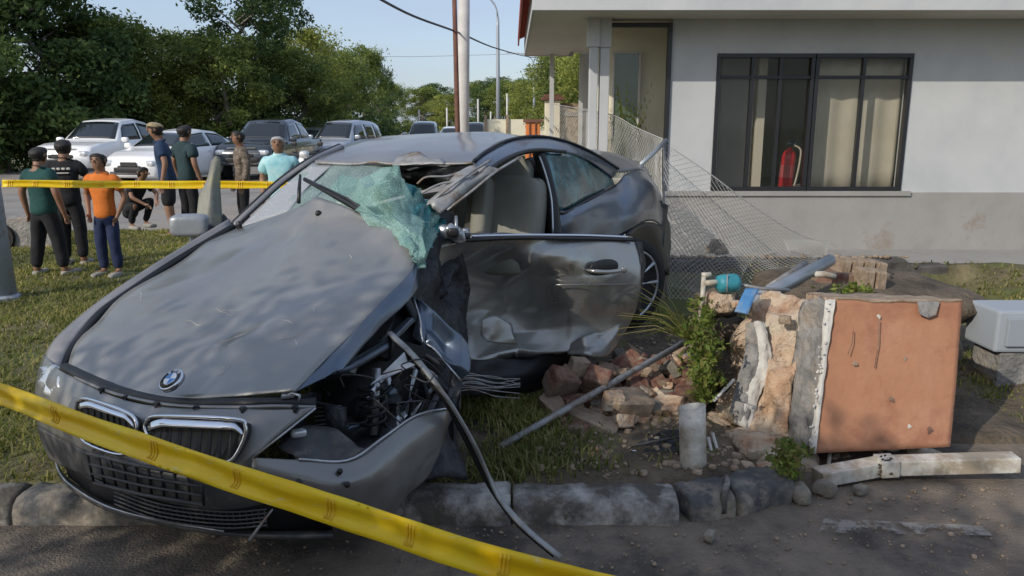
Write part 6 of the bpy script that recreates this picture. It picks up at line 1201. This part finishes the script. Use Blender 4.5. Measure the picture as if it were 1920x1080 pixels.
pl = tubeo('steel_pipe', [P(1400, 570, 4.0), P(1470, 534, 4.2), P(1556, 488, 4.6)], .036, M['steel'], n=14, label='grey steel pipe lying slanted behind the broken wall', cat='pipe')
tubeo('steel_pipe', [P(1440, 540, 4.5), P(1510, 494, 4.8)], .02, M['steel_dull'], n=10, label='thin rusty pipe beside the grey slanted steel pipe', cat='pipe')
tubeo('plastic_pipe', [P(1512, 514, 4.4), P(1545, 514, 4.4), P(1566, 519, 4.4)], .018, M['pvc'], n=10, label='short white plastic pipe end behind the broken wall top', cat='pipe')
st = empty('pvc_stub', G(1300, 882, .05), 0, 'upright white PVC drain pipe stub with open mouth', 'pipe')
c0_ = G(1300, 880, .05); c1_ = c0_ + np.array([-.012, .03, .275])
mb = MB(); n = 28; V = []; ax = c1_ - c0_
for r_, h in ((.056, 0), (.0565, .5), (.056, 1.0), (.0505, 1.0), (.050, .4)):
    for k in range(n): w = 6.2832 * k / n; V.append(c0_ + ax * h + r_ * np.array([math.cos(w), math.sin(w), 0]) + np.array([0, 0, .012 * math.cos(w + .6) * (h == 1.0)]))
mb.add(V, [(i * n + k, i * n + (k + 1) % n, (i + 1) * n + (k + 1) % n, (i + 1) * n + k) for i in range(4) for k in range(n)]); mb.build('pipe', M['pvc'], st, smooth=True)
mb = MB(); mb.lathe([(.05, -.01), (.05, .0)], c0_ + ax * .62, ax, 20); mb.build('soil_plug', M['soil'], st)
for a, b, t in [((1328, 820, 3.5), (1340, 872, 3.42), 'thin white plastic stick right of the upright drain pipe'), ((1336, 812, 3.5), (1352, 866, 3.44), 'second thin white stick right of the upright drain pipe'), ((1376, 712, 3.72), (1338, 752, 3.6), 'pale root stick poking over the drain pipe mouth')]:
    tubeo('stick', [P(*a), P(*b)], .008, M['plaster'], n=6, label=t, cat='stick')
def onz(px, py, z, r): q = G(px, py, z); return q
fp = tubeo('fence_pole', [P(938, 838, 3.42), P(1100, 745, 3.72), P(1294, 636, 4.15)], [.0165, .0165, .0165], M['steel_dull'], n=12, label='long thin steel fence pole lying over the brick rubble', cat='pole')
tubeo('fence_pole', [P(1180, 722, 4.35), P(1240, 688, 4.4), P(1330, 655, 4.45)], .026, M['steel_dull'], n=12, label='thicker steel pole half buried in rubble below the long one', cat='pole')
# torn black plastic
bp_ = empty('plastic_debris', G(1220, 862, .06), 0, 'torn black plastic car trim lying left of the upright drain pipe', 'debris')
for k, rows in enumerate([[[(1165, 838, 3.5), (1215, 825, 3.5), (1280, 815, 3.5)], [(1170, 850, 3.46), (1220, 845, 3.44), (1282, 838, 3.45)], [(1180, 866, 3.44), (1225, 866, 3.42), (1280, 850, 3.43)]], [[(1190, 820, 3.55), (1240, 812, 3.56), (1276, 800, 3.58)], [(1200, 832, 3.5), (1240, 826, 3.5), (1278, 818, 3.5)]]]):
    g = crumple(grid(rows, 6), 3, .02, k + 2); sheet('trim_piece', g, M['black'], bp_, .004, smooth=False)
mb = MB(); mb.tube([P(1175, 838, 3.47), P(1225, 828, 3.45), P(1278, 818, 3.45)], .006, 6); mb.build('trim_edge', M['trimgrey'], bp_, smooth=True)
mb = MB(); mb.rbox(P(1189, 846, 3.43), (.02, .01, .012), .5); mb.build('clip', M['chrome'], bp_)

# brick rubble
BM = {}
def brick(px, py, z, size, mat, rz, tilt, label, group='broken bricks in the rubble heap', seed=0, e=.18):
    q = G(px, py, z); mb = MB(); mb.rbox((0, 0, 0), (1, 1, 1), e, 0, 10); v = mb.v[0]
    for i in range(len(v)):
        w = Vector(v[i] * 2.4) + Vector((seed * 3.1, seed * 1.7, 0)); cut = v[i][0] > .25
        v[i] *= 1 + .10 * noise.noise(w) + .06 * noise.noise(w * 3.2) + (.16 * noise.noise(w * 1.7 + Vector((4, 4, 4))) if cut else 0)
    mb.v[0] = v * np.array(size); o = mb.build('brick', mat, smooth=False); o.location = q; o.rotation_euler = (tilt[0], tilt[1], rz)
    return tag(o, label, 'brick', group)
brick(1042, 764, .13, (.17, .10, .07), M['brick_tan'], -.9, (.3, .4, 0), 'pale flat brick at the left foot of the rubble, under the long pole', seed=1)
brick(1112, 794, .10, (.24, .11, .075), M['brick_tan'], -.5, (.1, .25, 0), 'long pale brick lying in front of the rubble heap', seed=2)
brick(1176, 762, .15, (.20, .15, .14), M['brick_tan'], .3, (.3, .1, 0), 'large tan block with an orange side right of the long pale brick', seed=3)
brick(1150, 752, .20, (.10, .06, .09), M['brickface'], .1, (.2, .1, 0), 'orange brown broken piece leaning on the large tan block', seed=4)
brick(1052, 716, .24, (.15, .11, .13), M['brick_red'], .5, (.5, .3, 0), 'dark red brick standing at the left top of the rubble heap', seed=5)
brick(1084, 688, .30, (.09, .08, .09), M['brick_tan'], .2, (.1, .2, 0), 'small pale brick touching the bottom of the crashed car door', seed=6)
brick(1122, 712, .26, (.13, .10, .10), M['brick_red'], -.4, (.6, .2, 0), 'second dark red brick right behind the pale small brick', seed=7)
rr_ = np.random.default_rng(5)
RL = {'brick_red': 'broken red brick piece in the rubble heap beside the car door', 'brick_tan': 'broken tan brick piece in the rubble heap beside the car door', 'mortar': 'grey mortar lump in the rubble heap beside the car door', 'brickface': 'orange brown broken brick piece in the rubble heap beside the car door'}
for k in range(165):
    t = rr_.random(); px = 1070 + 262 * t + rr_.normal() * 8; py = 640 + 45 * rr_.random() + (1 - t) * 40 + 120 * rr_.random() ** 1.4 * (1 - .25 * t)
    if py > 810 - 75 * t * t: continue
    z = .09 + .16 * max(0, 1 - abs(py - 690) / 110) * rr_.random() ** .5
    s = rr_.uniform(.035, .11); m_ = [M['brick_red'], M['brick_tan'], M['mortar'], M['brickface'], M['brick_red']][k % 5]
    brick(px, py, z, (s * 1.5, s, s * .75), m_, rr_.random() * 6.28, (rr_.normal() * .5, rr_.normal() * .5, 0), next(RL[q] for q in RL if M[q] is m_).replace('in the rubble heap beside the car door', ('high' if py < 690 else 'low') + ' in the rubble heap, ' + ('at its left end' if px < 1125 else 'under the long steel pole' if px < 1195 else 'just left of the weeds' if px < 1265 else 'behind the upright drain pipe')), seed=k + 20, e=.25)
gm = MB()
for k in range(900):
    px = 1000 + 480 * rr_.random(); py = 650 + 270 * rr_.random(); q = G(px, py, .0); q[2] = (soil_z(q[0], q[1]) if q[1] < 5.5 else .08) + .004; s = .006 + .02 * rr_.random() ** 3
    gm.rbox(q, (s * 2, s * 1.6, s * 1.2), .7, rr_.random() * 3, 4)
tag(gm.build('brick_crumbs', M['brick_tan']), 'crumbs of brick and mortar strewn over the soil behind the kerb', 'rubble', kind='stuff')
gm = MB()
for k in range(1200):
    px = 400 + 1500 * rr_.random(); py = 915 + 160 * rr_.random() ** 1.6; q = G(px, py, .004)
    if q[1] > 2.68 and q[0] < 1.15: continue
    s = .002 + .005 * rr_.random() ** 3 + (.007 if px > 1450 and rr_.random() < .06 else 0); gm.rbox(q, (s * 2, s * 1.6, s * 1.2), .7, rr_.random() * 3, 4)
tag(gm.build('gravel', M['brick_tan']), 'loose gravel and grit scattered on the road below the kerb', 'gravel', kind='stuff')
for px, py, z, s, t in [(1500, 925, .03, .07, 'grey stone at the right end of the kerb'), (1545, 915, .03, .06, 'tan stone near the left end of the gutter'), (1330, 1005, .02, .035, 'small stone on the road below the black kerb'), (1612, 918, .02, .04, 'small stone on the road below the gutter')]:
    o = lump('stone', G(px, py, z), (s * 1.5, s, s), M['mortar'], seed=px, rz=px); tag(o, t, 'stone')
# bricks stacked behind the orange wall
for k, (px, py, d) in enumerate([(1572, 500, 4.9), (1594, 500, 4.9), (1616, 500, 4.9), (1638, 504, 4.9)]):
    mb = MB(); mb.rbox((0, 0, 0), (.065, .2, .11), .2, 0, 8); o = mb.build('hollow_brick', M['brick_tan'], smooth=False); o.location = P(px, py, d); o.rotation_euler = (0, .1, .1)
    tag(o, ['leftmost upright tan brick behind the orange wall', 'second upright tan brick from the left behind the orange wall', 'third upright tan brick from the left behind the orange wall', 'rightmost of the four upright tan bricks behind the orange wall'][k], 'brick', 'upright bricks behind the orange wall')
for k, (px, py) in enumerate([(1612, 527), (1634, 529)]):
    mb = MB(); mb.rbox((0, 0, 0), (.06, .16, .16), .2, 0, 8); o = mb.build('hollow_brick', M['brick_tan'], smooth=False); o.location = P(px + 6, py, 4.7); o.rotation_euler = (0, .05, .1)
    tag(o, ['lower tan brick nearest the orange wall, left one', 'lower tan brick nearest the orange wall, right one'][k], 'brick', 'lower bricks behind the orange wall')
o = lump('brick_slab', P(1585, 528, 4.9), (.5, .3, .15), M['brick_red'], seed=4, rz=.1, e=.3, amp=.15); tag(o, 'dark red brick slab under the row of upright tan bricks', 'brick')
bk = lump('rubble_bank', P(1600, 560, 4.9), (1.3, .9, .3), M['soil'], seed=8, e=.8, n=14); tag(bk, 'bank of soil behind the orange wall carrying the tan bricks', 'soil bank')

# ------------------------------------------------------------------ chain-link fence
fe = empty('chain_link_fence', (2.0, 7.4, 0), 0, 'torn chain link fence sagging over the low wall with bent steel rail', 'fence')
def mesh_sheet(name, rows, cell=.055, r=.0016, seed=0, n=8):
    g = grid(rows, n); a, b = g.shape[:2]; Lu = np.linalg.norm(np.diff(g[:, b // 2], axis=0), axis=1).sum(); Lv = np.linalg.norm(np.diff(g[a // 2], axis=0), axis=1).sum()
    nu, nv = max(4, int(Lu / cell)), max(4, int(Lv / cell)); g = dent(g, .06, 2, seed)
    def S(u, v):
        x, y = min(max(u, 0), 1) * (a - 1), min(max(v, 0), 1) * (b - 1); i, j = min(int(x), a - 2), min(int(y), b - 2); fx, fy = x - i, y - j
        return g[i, j] * (1 - fx) * (1 - fy) + g[i + 1, j] * fx * (1 - fy) + g[i, j + 1] * (1 - fx) * fy + g[i + 1, j + 1] * fx * fy
    mb = MB()
    for j in range(nv + 1):   # each wire zigzags down
        for s in (0, 1):
            pts = [S(i / nu, (j + (.5 if (i + s) % 2 else -.5) + .0) / nv) for i in range(nu + 1)]
            mb.tube(pts, r, 3, cap=False)
    return mb
def addmesh(rows, **k): o = mesh_sheet('wire_mesh', rows, **k).build('wire_mesh', M['wire'], fe); tag(o, kind='stuff')
addmesh([[(1245, 268, 7.35), (1330, 325, 7.4), (1400, 378, 7.5), (1480, 430, 7.6), (1550, 458, 7.7)], [(1246, 360, 7.1), (1320, 400, 7.2), (1395, 440, 7.3), (1470, 465, 7.4), (1545, 472, 7.5)], [(1250, 470, 6.8), (1320, 490, 6.9), (1390, 500, 7.0), (1460, 505, 7.1), (1530, 485, 7.3)], [(1255, 560, 6.4), (1320, 560, 6.5), (1380, 556, 6.6), (1440, 545, 6.8), (1500, 525, 7.0)]], seed=1, r=.0023)
addmesh([[(1040, 198, 11.5), (1090, 205, 10.5), (1140, 215, 9.4), (1190, 240, 8.4), (1240, 262, 7.5)], [(1040, 235, 11.5), (1090, 250, 10.5), (1140, 270, 9.4), (1190, 300, 8.4), (1240, 345, 7.5)], [(1040, 275, 11.5), (1090, 300, 10.5), (1140, 335, 9.4), (1190, 380, 8.4), (1240, 440, 7.5)]], seed=2, r=.003, cell=.07)
addmesh([[(1468, 455, 7.5), (1510, 452, 7.6), (1552, 455, 7.7)], [(1475, 478, 7.3), (1515, 480, 7.4), (1548, 480, 7.5)]], seed=3, r=.003, cell=.035)
addmesh([[(1248, 380, 7.0), (1310, 410, 7.0), (1370, 450, 7.0), (1420, 480, 7.0)], [(1252, 450, 6.6), (1305, 470, 6.7), (1350, 490, 6.75), (1400, 505, 6.8)], [(1256, 540, 6.3), (1300, 548, 6.4), (1340, 548, 6.5), (1390, 540, 6.6)]], seed=7, r=.0022)
mb = MB(); mb.tube([P(1198, 312, 7.0), P(1224, 288, 7.15), P(1249, 263, 7.35)], .022, 10); mb.build('bent_rail', M['steel'], fe, smooth=True)
mb = MB(); mb.tube([P(1246, 262, 7.36), P(1244, 400, 7.3), P(1250, 560, 6.9)], .012, 8); mb.build('fence_post', M['steel_dull'], fe, smooth=True)
mb = MB(); mb.tube(cr([P(*q) for q in [(1040, 196, 11.5), (1140, 213, 9.4), (1190, 238, 8.4), (1243, 261, 7.5)]], 4), .006, 6); mb.tube(cr([P(*q) for q in [(1245, 268, 7.35), (1330, 325, 7.4), (1400, 378, 7.5), (1480, 430, 7.6), (1550, 458, 7.7)]], 4), .006, 6); mb.build('tension_wire', M['wire'], fe, smooth=True)

# fire extinguisher behind the window
x, z = PY(1470, 350, 9.75)[0], FZ + .012
fx_ = empty('fire_extinguisher', (x, 9.72, z), 0, 'red fire extinguisher standing inside behind the right window pane', 'fire extinguisher')
mb = MB(); mb.lathe([(.075, 0), (.085, .015), (.085, .40), (.07, .46), (.03, .49), (.025, .52)], (x, 9.72, z), (.06, 0, 1), 24); mb.build('cylinder', M['red'], fx_, smooth=True)
mb = MB(); mb.lathe([(.0865, .15), (.0865, .30)], (x, 9.72, z), (.06, 0, 1), 24); mb.build('label_band', plain('extinguisher_label', (.50, .10, .10), .5), fx_)
mb = MB(); mb.rbox((x + .05, 9.72, z + .56), (.14, .06, .06), .6); mb.rbox((x + .09, 9.72, z + .60), (.14, .03, .02), .5); mb.build('valve', M['cardark'], fx_, smooth=True)
mb = MB(); mb.tube(cr([(x + .06, 9.70, z + .55), (x + .15, 9.68, z + .48), (x + .13, 9.66, z + .25), (x + .09, 9.65, z + .05)], 5), .012, 8); mb.build('hose', M['curtain'], fx_, smooth=True)
# plants: palm added in place of the bay window's reflection, weeds, tufts
def blades(mb, c, n, h, spread, w, seed, droop=.5):
    r = np.random.default_rng(seed)
    for i in range(n):
        a = r.random() * 6.283; b0 = np.array(c) + np.array([r.normal() * spread * .4, r.normal() * spread * .4, 0]); hh = h * r.uniform(.5, 1); o = np.array([math.cos(a), math.sin(a), 0]); s_ = np.array([-o[1], o[0], 0]) * w
        p1 = b0 + o * spread * .35 * r.random() + np.array([0, 0, hh * .6]); p2 = p1 + o * spread * droop * r.random() + np.array([0, 0, hh * .3])
        mb.add([b0 - s_, b0 + s_, p1 + s_ * .8, p1 - s_ * .8, p2], [(0, 1, 2, 3), (3, 2, 4)])
pm = empty('reflected_palm', PY(1172, 330, 9.75), 0, 'green palm plant added in the recessed bay in place of a reflection in its window', 'plant')
mb = MB(); r = np.random.default_rng(3)
for i in range(26):
    a = r.random() * 6.283; c = PY(1172, 330, 9.8); c[2] = FZ; o = np.array([math.cos(a), math.sin(a) * .4, 0]); top = c + o * .12 + np.array([0, 0, .9 + .9 * r.random()])
    for k in range(16):
        t = k / 15; q = c + (top - c) * t + o * .3 * t * t - np.array([0, 0, .3 * t ** 3]); s_ = np.array([-o[1], o[0], .5]) * .10 * math.sin(PI * min(t + .1, 1))
        mb.add([q, q + s_ + np.array([0, 0, -.05]), q + np.array([0, 0, .05])], [(0, 1, 2)]); mb.add([q, q - s_ + np.array([0, 0, .02]), q + np.array([0, 0, .05])], [(0, 1, 2)])
mb.build('fronds', M['leaf_light'], pm)
def weed(name, px0, px1, py0, py1, d, n, label, seed, leaf=.016):
    r = np.random.default_rng(seed); b = P((px0 + px1) / 2, py1, d); t = empty(name, b, 0, label, 'weed'); mb = MB(); sm = MB()
    for i in range(n):
        ty = r.random(); py = py0 + (py1 - py0) * ty; px = (px0 + px1) / 2 + (px1 - px0) * .26 * r.normal() * (.45 + .9 * math.sin(math.pi * (.15 + .75 * ty))) + 8 * math.sin(ty * 9 + seed); q = P(px, py, d + .14 * r.normal()); 
        leaf_cloud(mb, q, (.022, .022, .03), 6, leaf * r.uniform(.5, 1.3), seed * 1000 + i)
        if i % 6 == 0: sm.tube([P((px0 + px1) / 2 + r.normal() * 6, py1, d + .05), (P((px0 + px1) / 2, (py + py1) / 2, d) + q) / 2, q], .0025, 4)
    mb.build('leaves', M['weed'], t); sm.build('stems', M['grass'], t); return t
weed('weed', 1292, 1346, 590, 715, 3.82, 150, 'bushy green weed growing left of the broken wall under the meter', 41)
weed('weed', 1292, 1330, 560, 700, 3.9, 90, 'thin taller weed stalks rising beside the standpipe', 44, .02)
weed('weed', 1300, 1345, 680, 752, 3.78, 90, 'brownish drooping lower part of the weeds above the drain pipe', 42)
weed('weed', 1452, 1500, 832, 892, 3.28, 130, 'small green weed at the foot of the cement band by the kerb', 43)
weed('weed', 1560, 1640, 536, 552, 4.4, 60, 'low green weeds along the top behind the orange wall', 45)
mb = MB(); r = np.random.default_rng(9)
for i in range(24): a = r.uniform(-1.2, 1.2); b = P(1300, 640, 3.9); e = b + np.array([-.30 * r.random() - .1, .1 * r.normal(), .10 * r.normal() + .1]); mb.tube([b, (b + e) / 2 + np.array([0, 0, .05]), e], [.003, .002, .001], 3)
tag(mb.build('dry_stalks', M['grass']), 'dry grass stalks reaching left over the fence pole end', 'dry stalks', kind='stuff')

# grass
def grass(name, spots, label, h=.07, w=.0035, per=7, seed=1, spread=.06):
    r = np.random.default_rng(seed); n = len(spots) * per; base = np.repeat(np.array(spots), per, axis=0) + np.concatenate([r.normal(size=(n, 2)) * spread * .6, np.zeros((n, 1))], 1)
    a = r.random(n) * 6.283; o = np.stack([np.cos(a), np.sin(a), np.zeros(n)], 1); s_ = np.stack([-o[:, 1], o[:, 0], np.zeros(n)], 1) * w * (1 + .3 * base[:, 1:2]) ; hh = (h * r.uniform(.4, 1.15, n))[:, None]; up = np.array([0, 0, 1.])
    p1 = base + o * spread * .3 * r.random((n, 1)) + up * hh * .6; p2 = p1 + o * spread * .8 * r.random((n, 1)) + up * hh * .35
    V = np.stack([base - s_, base + s_, p1 + s_ * .7, p1 - s_ * .7, p2], 1).reshape(-1, 3); F = []
    for i in range(n): F.append((5 * i, 5 * i + 1, 5 * i + 2, 5 * i + 3)); F.append((5 * i + 3, 5 * i + 2, 5 * i + 4))
    mb = MB(); mb.add(V, F); return tag(mb.build(name, M['grass']), label, 'grass', kind='stuff')
sp_ = []; r = np.random.default_rng(21)
while len(sp_) < 17000:
    y = 3.0 + 8.0 * r.random() ** 1.25; x = -.66 * y - .6 + (.66 * y + .6 + (.2 if y < 6 else .9)) * r.random(); dens = .5 + .9 * nz(x, y, .9, 5) + .6 * nz(x, y, 3.1, 2)
    if r.random() > dens + (.35 if y > 5 else 0): continue
    if y < 3.6 and x > -.9: continue
    sp_.append((x, y, verge_z(x, y) - .005))
grass('verge_grass', sp_, 'patchy green and dry grass covering the verge left of the car', .042, .0022, 7, 3, .06)
sp_ = []
while len(sp_) < 800:
    x = r.uniform(-.6, 1.1); y = r.uniform(2.95, 4.6); dens = .55 - 1.1 * max(0, (x - .0)) + 1.1 * nz(x, y, 1.8, 7) - .8 * max(0, y - 3.7)
    if r.random() > dens: continue
    sp_.append((x, y, soil_z(x, y) - .005))
grass('shaded_grass', sp_, 'dark grass tufts between the kerb and the car sill', .07, .0022, 6, 5, .08)
sp_ = []
while len(sp_) < 3500:
    x = r.uniform(1.0, 7.5); y = r.uniform(3.2, 9.0)
    if r.random() > .25 + .9 * nz(x, y, .8, 2) or (y < 4.4 and x < 2.6): continue
    sp_.append((x, y, verge_z(x, y) - .005))
grass('yard_grass', sp_, 'thin dry grass growing in front of the house plinth', .05, .0025, 6, 6, .06)

# faded white marking on the road
def fadedmat():
    m, t, b = newmat('faded_road_paint'); L = t.links; tc = N(t, 'ShaderNodeTexCoord'); n = N(t, 'ShaderNodeTexNoise', Scale=9.0, Detail=9.0, Roughness=.75); L.new(tc.outputs['Object'], n.inputs['Vector'])
    r = ramp(t, n.outputs[0], [(.46, (0, 0, 0)), (.56, (.75, .75, .75))]); L.new(r.outputs[0], b.inputs['Alpha']); b.inputs['Base Color'].default_value = (.36, .33, .29, 1); b.inputs['Roughness'].default_value = .9; return m
fm = MB(); q = [G(1545, 972, .011), G(1840, 985, .011), G(1862, 1004, .011), G(1535, 998, .011)]; fm.add(q, [(0, 1, 2, 3)]); tag(fm.build('road_marking', fadedmat()), kind='structure')
